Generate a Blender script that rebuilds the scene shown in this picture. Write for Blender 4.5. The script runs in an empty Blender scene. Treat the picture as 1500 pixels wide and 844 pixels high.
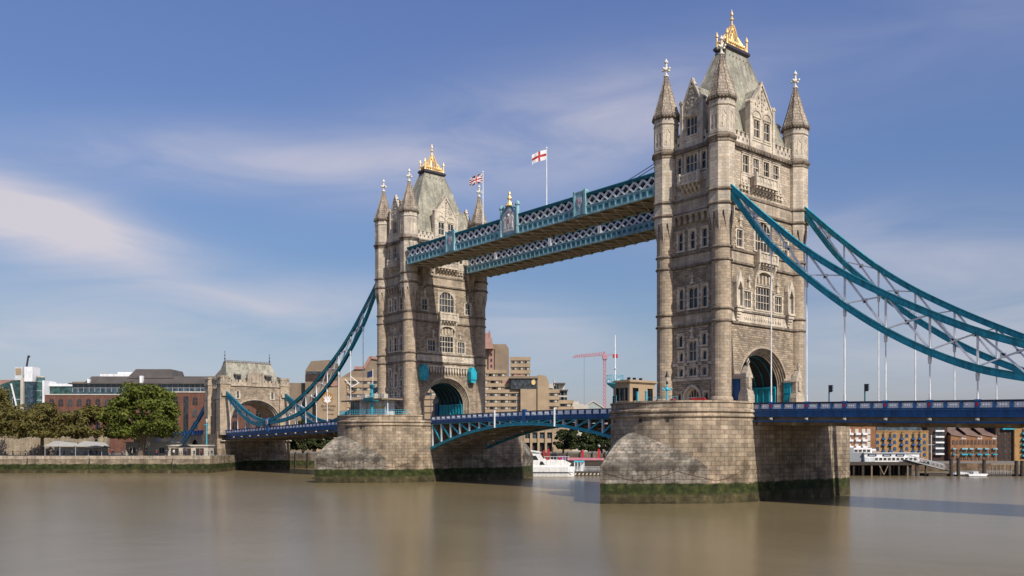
import bpy, math, random
from mathutils import Vector, Matrix
R = math.radians
rnd = random.Random(7)
scene = bpy.context.scene
COL = scene.collection

# ---------------------------------------------------------------- camera
VIEW = 0.873                       # heading of the view, radians from the +y axis towards -x
cam = bpy.data.cameras.new('Camera')
cam.sensor_width = 36.0
cam.lens = 1303.378 / 1500 * 36
cam.shift_y = 226.25 / 1500
cam.clip_end = 20000
camo = bpy.data.objects.new('Camera', cam)
COL.objects.link(camo)
camo.location = (85.091, -116.5, 5.673)
camo.rotation_euler = (R(90), 0, VIEW)
scene.camera = camo

# ---------------------------------------------------------------- sky and sun
SUN_EL, SUN_AZ = R(41), math.atan2(-0.13, 1.0)      # direction towards the sun: mostly along the bridge (+x)
sun_dir = Vector((math.cos(SUN_EL) * math.cos(SUN_AZ), math.cos(SUN_EL) * math.sin(SUN_AZ), math.sin(SUN_EL)))
world = bpy.data.worlds.new('World')
scene.world = world
world.use_nodes = True
wt = world.node_tree
for n in list(wt.nodes): wt.nodes.remove(n)
def wn(t, **k):
    n = wt.nodes.new(t)
    for a, b in k.items(): setattr(n, a, b)
    return n
def wmath(op, a, b=None, clamp=False):
    n = wn('ShaderNodeMath', operation=op, use_clamp=clamp)
    for i, v in enumerate((a, b)):
        if v is None: continue
        if isinstance(v, (int, float)): n.inputs[i].default_value = v
        else: wt.links.new(v, n.inputs[i])
    return n.outputs[0]
SKY_TINT = (1.06, 0.93, 0.98, 1)
sky = wn('ShaderNodeTexSky', sky_type='NISHITA', sun_disc=False, sun_elevation=SUN_EL,
         sun_rotation=math.pi / 2 - SUN_AZ, altitude=50, air_density=1.0, dust_density=1.1, ozone_density=2.2)
tint = wn('ShaderNodeMix', data_type='RGBA', blend_type='MULTIPLY')
tint.inputs[0].default_value = 1.0
hsv = wn('ShaderNodeHueSaturation')
hsv.inputs['Saturation'].default_value = 1.10
wt.links.new(sky.outputs[0], hsv.inputs['Color'])
wt.links.new(hsv.outputs[0], tint.inputs[6])
tint.inputs[7].default_value = SKY_TINT
low = wn('ShaderNodeValToRGB')                              # city haze greys and dims the lower sky
for i_, (p_, c_) in enumerate(((0.0, (0.80, 0.76, 0.72, 1)), (0.24, (0.64, 0.75, 0.68, 1)), (0.60, (0.86, 0.92, 0.90, 1)), (0.90, (1, 1, 1, 1)))):
    e_ = low.color_ramp.elements[i_] if i_ < 2 else low.color_ramp.elements.new(p_)
    e_.position = p_; e_.color = c_
hz = wn('ShaderNodeMix', data_type='RGBA', blend_type='MULTIPLY')
hz.inputs[0].default_value = 1.0
wt.links.new(tint.outputs[2], hz.inputs[6]); wt.links.new(low.outputs[0], hz.inputs[7])
lift = wn('ShaderNodeMix', data_type='RGBA', blend_type='ADD')      # high thin haze brightens the blue overhead
lift.inputs[0].default_value = 1.0
wt.links.new(hz.outputs[2], lift.inputs[6])
lift.inputs[7].default_value = (0.18, 0.30, 1.10, 1)
geo = wn('ShaderNodeTexCoord')
nrm = wn('ShaderNodeVectorMath', operation='NORMALIZE')
wt.links.new(geo.outputs['Generated'], nrm.inputs[0])
sep = wn('ShaderNodeSeparateXYZ')
wt.links.new(nrm.outputs[0], sep.inputs[0])
el = wmath('ARCSINE', sep.outputs[2])
wt.links.new(wmath('MULTIPLY', el, 2.0), low.inputs[0])
rot = wn('ShaderNodeVectorRotate', rotation_type='Z_AXIS')
rot.inputs['Angle'].default_value = -VIEW
wt.links.new(nrm.outputs[0], rot.inputs['Vector'])
sep2 = wn('ShaderNodeSeparateXYZ')
wt.links.new(rot.outputs[0], sep2.inputs[0])
az = wmath('ARCTAN2', sep2.outputs[0], sep2.outputs[1])      # bearing of a sky direction
cmb = wn('ShaderNodeCombineXYZ')
wt.links.new(wmath('MULTIPLY', az, 3.2), cmb.inputs[0])
wt.links.new(wmath('MULTIPLY', el, 13.0), cmb.inputs[1])
nz = wn('ShaderNodeTexNoise')
nz.inputs['Scale'].default_value = 1.3
nz.inputs['Detail'].default_value = 8
nz.inputs['Roughness'].default_value = 0.55
nz.inputs['Distortion'].default_value = 0.9
wt.links.new(cmb.outputs[0], nz.inputs['Vector'])
tex = wmath('MULTIPLY_ADD', nz.outputs[0], 2.4)
wt.nodes[-1].inputs[2].default_value = -0.35
# streaky cirrus banks: bearing, elevation, half width, half height, tilt, strength
BANKS = [(-0.52, 0.222, 0.135, 0.034, -0.17, 1.5), (-0.27, 0.295, 0.20, 0.030, 0.02, 0.55), (0.06, 0.335, 0.20, 0.055, 0.15, 0.62),
         (-0.26, 0.150, 0.17, 0.028, 0.0, 0.55), (-0.52, 0.115, 0.20, 0.04, 0.0, 0.50), (0.03, 0.125, 0.10, 0.03, -0.1, 0.45), (-0.2, 0.09, 0.3, 0.03, 0.0, 0.3),
         (0.42, 0.20, 0.25, 0.04, -0.1, 0.36), (0.50, 0.10, 0.30, 0.06, 0.0, 0.55), (0.5, 0.40, 0.16, 0.05, 0.1, 0.14),
         (2.2, 0.3, 0.5, 0.08, 0.1, 0.4), (-2.2, 0.25, 0.5, 0.08, 0.1, 0.4)]
acc = None
for a0, e0, sa, se, tl, st in BANKS:
    da = wmath('SUBTRACT', az, a0)
    de = wmath('SUBTRACT', wmath('SUBTRACT', el, e0), wmath('MULTIPLY', da, tl))
    q = wmath('ADD', wmath('POWER', wmath('ABSOLUTE', wmath('DIVIDE', da, sa)), 2.0), wmath('POWER', wmath('ABSOLUTE', wmath('DIVIDE', de, se)), 2.0))
    g = wmath('MULTIPLY', wmath('EXPONENT', wmath('MULTIPLY', q, -1.0)), st)
    acc = g if acc is None else wmath('ADD', acc, g)
cl = wmath('MULTIPLY', wmath('MULTIPLY', acc, tex, True), 0.92, True)
cmix = wn('ShaderNodeMix', data_type='RGBA')
wt.links.new(cl, cmix.inputs[0])
wt.links.new(lift.outputs[2], cmix.inputs[6])
cmix.inputs[7].default_value = (6.5, 6.15, 6.7, 1)
bgn = wn('ShaderNodeBackground')
bgn.inputs[1].default_value = 0.088
wt.links.new(cmix.outputs[2], bgn.inputs[0])
out = wn('ShaderNodeOutputWorld')
wt.links.new(bgn.outputs[0], out.inputs[0])
sl = bpy.data.lights.new('Sun', 'SUN')
sl.energy = 4.3
sl.angle = R(0.53)
sl.color = (1.0, 0.93, 0.82)
so = bpy.data.objects.new('Sun', sl)
COL.objects.link(so)
so.rotation_euler = (-sun_dir).to_track_quat('-Z', 'Y').to_euler()
scene.view_settings.view_transform = 'Standard'
scene.view_settings.look = 'None'
scene.view_settings.gamma = 1
scene.view_settings.exposure = 0.22
scene.cycles.max_bounces = 6
scene.cycles.use_denoising = True

# ---------------------------------------------------------------- materials
def nmat(name):
    m = bpy.data.materials.new(name)
    m.use_nodes = True
    nt = m.node_tree
    return m, nt, nt.nodes['Principled BSDF']
def nn(nt, t, **k):
    n = nt.nodes.new(t)
    for a, b in k.items(): setattr(n, a, b)
    return n
def ramp(nt, src, stops):
    n = nt.nodes.new('ShaderNodeValToRGB')
    e = n.color_ramp.elements
    while len(e) < len(stops): e.new(0.5)
    for i, (p, c) in enumerate(stops):
        e[i].position = p
        e[i].color = tuple(c) + (1,) if len(c) == 3 else c
    nt.links.new(src, n.inputs[0])
    return n.outputs[0]
def noise(nt, vec, scale, detail=4, rough=0.6, sxyz=None):
    if sxyz:
        mp = nn(nt, 'ShaderNodeMapping')
        mp.inputs['Scale'].default_value = sxyz
        nt.links.new(vec, mp.inputs[0]); vec = mp.outputs[0]
    n = nn(nt, 'ShaderNodeTexNoise')
    n.inputs['Scale'].default_value = scale
    n.inputs['Detail'].default_value = detail
    n.inputs['Roughness'].default_value = rough
    nt.links.new(vec, n.inputs['Vector'])
    return n.outputs[0]
def mix(nt, a, b, f, mode='MIX'):
    n = nn(nt, 'ShaderNodeMix', data_type='RGBA', blend_type=mode)
    for i, v in ((0, f), (6, a), (7, b)):
        if isinstance(v, (int, float)): n.inputs[i].default_value = v
        elif isinstance(v, tuple): n.inputs[i].default_value = v + (1,) if len(v) == 3 else v
        else: nt.links.new(v, n.inputs[i])
    return n.outputs[2]
def bump(nt, b, h, strength=0.4, dist=0.05):
    n = nn(nt, 'ShaderNodeBump')
    n.inputs['Strength'].default_value = strength
    n.inputs['Distance'].default_value = dist
    nt.links.new(h, n.inputs['Height'])
    nt.links.new(n.outputs[0], b.inputs['Normal'])
def plain(name, c, rough=0.6, metal=0.0, var=0.25, scale=1.2, bmp=0.0, spec=0.4, grime=0.0):
    m, nt, b = nmat(name)
    tc = nn(nt, 'ShaderNodeTexCoord')
    f = noise(nt, tc.outputs['Object'], scale, 5)
    v = ramp(nt, f, [(0.3, (1 - var,) * 3), (0.7, (1 + var * 0.4,) * 3)])
    col = mix(nt, tuple(c), v, 1.0, 'MULTIPLY')
    if grime:                                             # chalked paint, drips and dust on steelwork
        s = noise(nt, tc.outputs['Object'], 1.0, 5, 0.65, (2.2, 2.2, 0.35))
        col = mix(nt, col, ramp(nt, s, [(0.36, (1 - grime,) * 3), (0.55, (1.0,) * 3), (0.72, (1 + grime * 0.35,) * 3)]), 1.0, 'MULTIPLY')
        col = mix(nt, col, (0.16, 0.12, 0.085), ramp(nt, noise(nt, tc.outputs['Object'], 0.9, 6, 0.75), [(0.58, (0, 0, 0)), (0.74, (grime * 0.8,) * 3)]))
    nt.links.new(col, b.inputs['Base Color'])
    b.inputs['Roughness'].default_value = rough
    b.inputs['Metallic'].default_value = metal
    b.inputs['Specular IOR Level'].default_value = spec
    if bmp: bump(nt, b, noise(nt, tc.outputs['Object'], scale * 6, 3), bmp, 0.03)
    return m
def masonry(name, c1, c2, mortar, bw, bh, ms=0.012, rough=0.85, grime=0.35, streak=0.3, bmp=0.5, tide=False, soft=0.3, bias=0.0, off=0.5, hue=0.5, stain=None):
    m, nt, b = nmat(name)
    tc = nn(nt, 'ShaderNodeTexCoord')
    br = nn(nt, 'ShaderNodeTexBrick')
    br.offset = off
    br.inputs['Scale'].default_value = 1.0
    br.inputs['Brick Width'].default_value = bw
    br.inputs['Row Height'].default_value = bh
    br.inputs['Mortar Size'].default_value = ms
    br.inputs['Mortar Smooth'].default_value = soft
    br.inputs['Bias'].default_value = bias
    for k, c in (('Color1', c1), ('Color2', c2), ('Mortar', mortar)): br.inputs[k].default_value = tuple(c) + (1,)
    nt.links.new(tc.outputs['UV'], br.inputs['Vector'])
    col = br.outputs['Color']
    # every block its own stone: pinkish, buff, grey or dark
    su = nn(nt, 'ShaderNodeSeparateXYZ'); nt.links.new(tc.outputs['UV'], su.inputs[0])
    def mth(op, a, b_=None):
        q = nn(nt, 'ShaderNodeMath', operation=op)
        for i, v in enumerate((a, b_)):
            if v is None: continue
            if isinstance(v, (int, float)): q.inputs[i].default_value = v
            else: nt.links.new(v, q.inputs[i])
        return q.outputs[0]
    row = mth('FLOOR', mth('DIVIDE', su.outputs[1], bh))
    par = mth('SUBTRACT', 1.0, mth('FLOORED_MODULO', row, 2.0))
    bx = mth('FLOOR', mth('ADD', mth('DIVIDE', su.outputs[0], bw), mth('MULTIPLY', par, off)))
    cv = nn(nt, 'ShaderNodeCombineXYZ'); nt.links.new(bx, cv.inputs[0]); nt.links.new(row, cv.inputs[1])
    wnz = nn(nt, 'ShaderNodeTexWhiteNoise', noise_dimensions='2D'); nt.links.new(cv.outputs[0], wnz.inputs['Vector'])
    hv = ramp(nt, wnz.outputs['Value'], [(0.0, (0.72, 0.72, 0.74)), (0.22, (1.0, 0.95, 0.92)), (0.45, (1.04, 1.02, 0.96)), (0.62, (1.10, 0.98, 0.90)), (0.8, (0.93, 0.96, 1.0)), (1.0, (1.22, 1.20, 1.14))])
    col = mix(nt, col, hv, hue, 'MULTIPLY')
    f = noise(nt, tc.outputs['Object'], 0.35, 7, 0.65)
    col = mix(nt, col, ramp(nt, f, [(0.32, (1 - grime, 1 - grime, 1 - grime * 0.95)), (0.62, (1.08,) * 3)]), 1.0, 'MULTIPLY')
    s = noise(nt, tc.outputs['Object'], 1.0, 4, 0.6, (1.3, 1.3, 0.09))
    col = mix(nt, col, ramp(nt, s, [(0.38, (1 - streak,) * 3), (0.6, (1.04,) * 3)]), 1.0, 'MULTIPLY')
    fine = noise(nt, tc.outputs['Object'], 3.5, 3)
    col = mix(nt, col, ramp(nt, fine, [(0.3, (0.82,) * 3), (0.7, (1.12,) * 3)]), 1.0, 'MULTIPLY')
    if tide:                                             # tide marks: weed below high water, bleached stone above, mud at the foot
        sp = nn(nt, 'ShaderNodeSeparateXYZ'); nt.links.new(tc.outputs['Object'], sp.inputs[0])
        def thr(z0, w, amp, sc):
            q = noise(nt, tc.outputs['Object'], sc, 4, 0.6)
            a = nn(nt, 'ShaderNodeMath', operation='MULTIPLY_ADD')
            nt.links.new(q, a.inputs[0]); a.inputs[1].default_value = amp
            nt.links.new(sp.outputs[2], a.inputs[2])
            r_ = nn(nt, 'ShaderNodeMapRange')
            nt.links.new(a.outputs[0], r_.inputs[0])
            r_.inputs[1].default_value = z0 + amp * 0.5 - w; r_.inputs[2].default_value = z0 + amp * 0.5 + w
            r_.inputs[3].default_value = 1; r_.inputs[4].default_value = 0
            return r_.outputs[0]
        z0 = tide if isinstance(tide, (int, float)) and tide is not True else 0.05
        blot = ramp(nt, noise(nt, tc.outputs['Object'], 0.2, 6, 0.72), [(0.44, (1.08,) * 3), (0.58, (0.5, 0.48, 0.46))])
        above = thr(4.2, 1.8, 2.0, 0.3)
        col = mix(nt, col, mix(nt, col, blot, 0.9, 'MULTIPLY'), above)
        wg = ramp(nt, noise(nt, tc.outputs['Object'], 0.8, 5, 0.7), [(0.35, (0.010, 0.013, 0.005)), (0.50, (0.026, 0.036, 0.008)), (0.68, (0.075, 0.078, 0.026))])
        col = mix(nt, col, wg, thr(z0, 0.12, 0.7, 0.7))
        mud = ramp(nt, noise(nt, tc.outputs['Object'], 0.5, 5, 0.7), [(0.4, (0.03, 0.026, 0.012)), (0.62, (0.09, 0.075, 0.035)), (0.72, (0.2, 0.165, 0.10))])
        col = mix(nt, col, mud, thr(z0 - 1.45, 0.25, 0.9, 0.4))
    if stain:                                             # black algae line and runs along a weathering ledge
        sp2 = nn(nt, 'ShaderNodeSeparateXYZ'); nt.links.new(tc.outputs['Object'], sp2.inputs[0])
        zz = mth('ADD', sp2.outputs[2], mth('MULTIPLY', noise(nt, tc.outputs['Object'], 1.1, 4, 0.6), 1.6))
        d_ = mth('ABSOLUTE', mth('SUBTRACT', zz, stain + 0.8))
        sr = nn(nt, 'ShaderNodeMapRange'); nt.links.new(d_, sr.inputs[0]); sr.inputs[1].default_value = 0.1; sr.inputs[2].default_value = 0.9; sr.inputs[3].default_value = 0.62; sr.inputs[4].default_value = 0.0
        col = mix(nt, col, (0.06, 0.052, 0.044), sr.outputs[0])
        bl = ramp(nt, noise(nt, tc.outputs['Object'], 0.55, 6, 0.75), [(0.42, (1.1,) * 3), (0.58, (0.42, 0.40, 0.38))])
        col = mix(nt, col, bl, 0.85, 'MULTIPLY')
        wg2 = thr(z0, 0.12, 0.7, 0.7); col = mix(nt, col, wg, wg2); col = mix(nt, col, mud, thr(z0 - 1.45, 0.25, 0.9, 0.4))
    nt.links.new(col, b.inputs['Base Color'])
    b.inputs['Roughness'].default_value = rough
    b.inputs['Specular IOR Level'].default_value = 0.25
    h = mix(nt, br.outputs['Fac'], fine, 0.45)
    inv = nn(nt, 'ShaderNodeInvert'); nt.links.new(br.outputs['Fac'], inv.inputs[1])
    h = mix(nt, inv.outputs[0], fine, 0.5)
    bump(nt, b, h, bmp, 0.06)
    return m
def glassy(name, c, rough=0.12, spec=0.6, vary=1.0):
    m, nt, b = nmat(name)
    tc = nn(nt, 'ShaderNodeTexCoord')
    f = noise(nt, tc.outputs['Object'], 0.9, 2)
    oi = nn(nt, 'ShaderNodeObjectInfo')                   # random brightness per pane: varied reflections are put into the colour
    col = mix(nt, tuple(c), ramp(nt, f, [(0.35, (0.5,) * 3), (0.65, (1.6,) * 3)]), 1.0, 'MULTIPLY')
    col = mix(nt, col, ramp(nt, oi.outputs['Random'], [(0.0, (0.45,) * 3), (0.55, (1.0,) * 3), (0.8, (1 + 1.2 * vary, 1 + 1.1 * vary, 1 + vary)), (1.0, (1 + 3 * vary, 1 + 2.8 * vary, 1 + 2.4 * vary))]), 1.0, 'MULTIPLY')
    nt.links.new(col, b.inputs['Base Color'])
    b.inputs['Roughness'].default_value = rough
    b.inputs['Specular IOR Level'].default_value = spec
    bump(nt, b, noise(nt, tc.outputs['Object'], 1.1, 1), 0.08, 0.05)
    return m
M = {}
M['ashlar'] = masonry('turret_ashlar', (0.49, 0.395, 0.29), (0.35, 0.285, 0.21), (0.20, 0.165, 0.13), 0.95, 0.46, 0.02, grime=0.25, streak=0.16, bmp=0.3)
M['rubble'] = masonry('rock_faced_granite', (0.46, 0.375, 0.275), (0.245, 0.2, 0.15), (0.15, 0.125, 0.10), 0.72, 0.33, 0.035, grime=0.28, streak=0.15, bmp=1.0, soft=0.8)
M['pale_rubble'] = masonry('pale_coursed_stone', (0.56, 0.48, 0.375), (0.40, 0.335, 0.26), (0.22, 0.185, 0.145), 0.8, 0.36, 0.03, grime=0.25, streak=0.15, bmp=0.8, soft=0.8)
M['band'] = masonry('smooth_band_stone', (0.48, 0.405, 0.315), (0.39, 0.33, 0.25), (0.24, 0.20, 0.155), 1.3, 0.62, 0.012, grime=0.3, streak=0.3, bmp=0.25)
M['trim'] = masonry('pale_portland_stone', (0.68, 0.605, 0.49), (0.57, 0.505, 0.41), (0.40, 0.35, 0.28), 0.9, 0.45, 0.01, grime=0.36, streak=0.22, bmp=0.25)
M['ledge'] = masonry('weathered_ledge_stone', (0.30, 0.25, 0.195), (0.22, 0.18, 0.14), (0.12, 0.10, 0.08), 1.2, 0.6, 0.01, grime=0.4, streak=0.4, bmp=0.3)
M['spire'] = masonry('spire_stone', (0.48, 0.405, 0.32), (0.34, 0.285, 0.225), (0.13, 0.11, 0.085), 0.7, 0.52, 0.03, grime=0.4, streak=0.25, bmp=0.9)
M['pier'] = masonry('pier_granite', (0.475, 0.385, 0.28), (0.30, 0.242, 0.176), (0.11, 0.09, 0.066), 1.3, 0.62, 0.026, grime=0.42, streak=0.26, bmp=0.6, tide=True)
M['cutwater'] = masonry('weathered_cutwater_granite', (0.37, 0.335, 0.28), (0.25, 0.225, 0.185), (0.10, 0.086, 0.068), 1.3, 0.62, 0.026, grime=0.4, streak=0.3, bmp=0.8, tide=True, stain=2.3)
M['pale_ashlar'] = masonry('pale_ashlar', (0.60, 0.525, 0.42), (0.48, 0.415, 0.325), (0.27, 0.23, 0.18), 0.95, 0.46, 0.018, grime=0.22, streak=0.18, bmp=0.3)
M['rust'] = plain('rusty_iron', (0.13, 0.075, 0.045), 0.8)
M['slate'] = masonry('green_grey_slate', (0.41, 0.395, 0.315), (0.33, 0.32, 0.255), (0.22, 0.22, 0.18), 0.5, 0.33, 0.018, grime=0.3, streak=0.35, bmp=0.5, rough=0.75)
M['white_stone'] = plain('white_finial_stone', (0.72, 0.68, 0.6), 0.7, var=0.2, scale=3)
M['glass'] = glassy('dark_leaded_glass', (0.022, 0.026, 0.032), 0.15)
M['lead'] = plain('dark_lead', (0.045, 0.04, 0.05), 0.5)
M['gold'] = plain('gilded_metal', (0.88, 0.61, 0.27), 0.45, 0.4, var=0.35, scale=3)
M['teal'] = plain('teal_paint', (0.022, 0.38, 0.50), 0.4, var=0.25, scale=0.6, grime=0.4)
M['teal_dark'] = plain('deep_teal_paint', (0.009, 0.16, 0.215), 0.48, var=0.3, scale=0.6, grime=0.35)
M['sky_blue'] = plain('pale_teal_paint', (0.27, 0.48, 0.53), 0.5, var=0.28, scale=0.8, grime=0.4)
M['cyan'] = plain('bright_cyan_paint', (0.06, 0.42, 0.55), 0.45, var=0.2)
M['white'] = plain('white_paint', (0.80, 0.81, 0.82), 0.45, var=0.16, scale=1.5, grime=0.2)
M['bright_white'] = plain('lifted_white_paint', (0.90, 0.91, 0.92), 0.45, var=0.08, scale=1.5)  # brighter copy of the white; light missing on the panels is put into the colour
M['grey_paint'] = plain('pale_grey_paint', (0.60, 0.63, 0.65), 0.45, var=0.2, scale=1.5, grime=0.3)
M['blue'] = plain('royal_blue_paint', (0.018, 0.105, 0.30), 0.45, var=0.25, scale=0.5, grime=0.4)
M['navy'] = plain('navy_blue_paint', (0.008, 0.025, 0.075), 0.5, var=0.3)
M['red'] = plain('red_paint', (0.42, 0.02, 0.025), 0.45)
M['pink_red'] = plain('faded_red_paint', (0.44, 0.22, 0.25), 0.5, var=0.2)
M['under'] = plain('brown_underside_steel', (0.33, 0.265, 0.185), 0.7, var=0.4, scale=0.7)
M['asphalt'] = plain('asphalt', (0.05, 0.05, 0.052), 0.9, var=0.3)
M['black'] = plain('black_paint', (0.015, 0.015, 0.017), 0.45)
M['void'] = plain('dark_recess', (0.03, 0.03, 0.032), 0.8)  # near-black: shade of openings and recesses is put into the colour
M['tan'] = plain('tan_concrete', (0.36, 0.27, 0.175), 0.85, var=0.22, scale=0.25, bmp=0.2)
M['tan_dark'] = plain('brown_concrete', (0.235, 0.18, 0.125), 0.85, var=0.25, scale=0.25, bmp=0.2)
M['pink'] = plain('pink_render', (0.36, 0.21, 0.17), 0.8, var=0.2, scale=0.3)
M['paleconc'] = plain('pale_concrete', (0.50, 0.46, 0.39), 0.85, var=0.2, scale=0.3)
M['brick'] = masonry('red_brick', (0.20, 0.085, 0.055), (0.145, 0.062, 0.042), (0.15, 0.10, 0.08), 0.45, 0.16, 0.02, grime=0.25, streak=0.2, bmp=0.2)
M['yellow_brick'] = masonry('yellow_stock_brick', (0.43, 0.255, 0.10), (0.34, 0.195, 0.075), (0.3, 0.2, 0.11), 0.45, 0.16, 0.02, grime=0.22, streak=0.2, bmp=0.2)
M['orange_brick'] = masonry('orange_brick', (0.33, 0.16, 0.075), (0.25, 0.115, 0.055), (0.25, 0.15, 0.09), 0.45, 0.16, 0.02, grime=0.25, streak=0.2, bmp=0.2)
M['dark_brick'] = masonry('dark_brick', (0.075, 0.045, 0.035), (0.05, 0.033, 0.028), (0.06, 0.045, 0.04), 0.45, 0.16, 0.02, grime=0.25, streak=0.2, bmp=0.2)
M['castle'] = masonry('ragstone', (0.46, 0.385, 0.275), (0.33, 0.275, 0.20), (0.3, 0.25, 0.18), 0.7, 0.33, 0.05, grime=0.3, streak=0.2, bmp=0.8, soft=0.8)
M['grey_roof'] = plain('grey_brown_roof', (0.085, 0.075, 0.068), 0.7, var=0.3, scale=0.3)
M['tile_roof'] = plain('brown_tile_roof', (0.17, 0.11, 0.085), 0.8, var=0.3, scale=0.5)
M['bluegreen_glass'] = glassy('green_tinted_glass', (0.045, 0.11, 0.105), 0.1, vary=0.1)
M['pale_green'] = plain('pale_green_roof', (0.34, 0.39, 0.36), 0.6)
M['blue_glass'] = glassy('blue_tinted_glass', (0.03, 0.055, 0.075), 0.1, vary=0.15)
M['window_glass'] = glassy('distant_window_glass', (0.024, 0.03, 0.037), 0.1, vary=0.4)
M['canvas'] = plain('white_canvas', (0.40, 0.40, 0.39), 0.8, var=0.12)
M['timber'] = plain('dark_wet_timber', (0.055, 0.043, 0.034), 0.8, var=0.4, scale=1.5)
M['steel'] = plain('galvanised_steel', (0.36, 0.38, 0.40), 0.5, var=0.25)
M['bark'] = plain('plane_bark', (0.16, 0.125, 0.085), 0.9, var=0.45, scale=2, bmp=0.5)
M['skin'] = plain('skin', (0.45, 0.28, 0.2), 0.6)
M['yellow'] = plain('yellow_lettering', (0.75, 0.60, 0.05), 0.6, var=0.1)
M['dark_brown'] = plain('dark_brown_lettering', (0.06, 0.035, 0.02), 0.6, var=0.1)
M['ochre'] = plain('bronze_emblem', (0.36, 0.19, 0.06), 0.5, var=0.2)
M['grey_clad'] = plain('grey_cladding', (0.23, 0.25, 0.27), 0.6, var=0.2, scale=0.4)
M['purple'] = plain('purple_awning', (0.16, 0.10, 0.24), 0.7)
M['pinkfab'] = plain('pink_awning', (0.52, 0.20, 0.26), 0.8)

def leafmat(name, a, b_, c):
    m, nt, b = nmat(name)
    tc = nn(nt, 'ShaderNodeTexCoord')
    f = noise(nt, tc.outputs['Object'], 0.55, 4, 0.6)
    g = noise(nt, tc.outputs['Object'], 2.6, 2)
    col = ramp(nt, f, [(0.32, a), (0.5, b_), (0.68, c)])
    col = mix(nt, col, ramp(nt, g, [(0.3, (0.7,) * 3), (0.7, (1.25,) * 3)]), 1.0, 'MULTIPLY')
    nt.links.new(col, b.inputs['Base Color'])
    b.inputs['Roughness'].default_value = 0.65
    b.inputs['Specular IOR Level'].default_value = 0.15
    return m
M['leaf_green'] = leafmat('plane_leaves', (0.042, 0.060, 0.010), (0.088, 0.108, 0.018), (0.15, 0.16, 0.028))
M['leaf_olive'] = leafmat('olive_leaves', (0.055, 0.054, 0.015), (0.10, 0.088, 0.025), (0.16, 0.125, 0.04))
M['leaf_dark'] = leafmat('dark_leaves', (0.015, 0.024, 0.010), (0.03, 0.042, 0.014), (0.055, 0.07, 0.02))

# water: silky from a long exposure, carrying silt
m, nt, b = nmat('silty_water')
tc = nn(nt, 'ShaderNodeTexCoord')
w1 = noise(nt, tc.outputs['Object'], 0.02, 4, 0.55, (1.0, 2.2, 1.0))
nt.links.new(ramp(nt, w1, [(0.35, (0.158, 0.122, 0.062)), (0.65, (0.19, 0.15, 0.082))]), b.inputs['Base Color'])
b.inputs['Roughness'].default_value = 0.22
b.inputs['IOR'].default_value = 1.33
b.inputs['Specular IOR Level'].default_value = 0.5
bump(nt, b, noise(nt, tc.outputs['Object'], 0.25, 3, 0.5), 0.10, 0.4)
M['water'] = m
m, nt, b = nmat('bank_ground')
tc = nn(nt, 'ShaderNodeTexCoord')
nt.links.new(ramp(nt, noise(nt, tc.outputs['Object'], 0.08, 6, 0.7), [(0.35, (0.12, 0.11, 0.095)), (0.65, (0.22, 0.20, 0.17))]), b.inputs['Base Color'])
b.inputs['Roughness'].default_value = 0.95
M['ground'] = m
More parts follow.
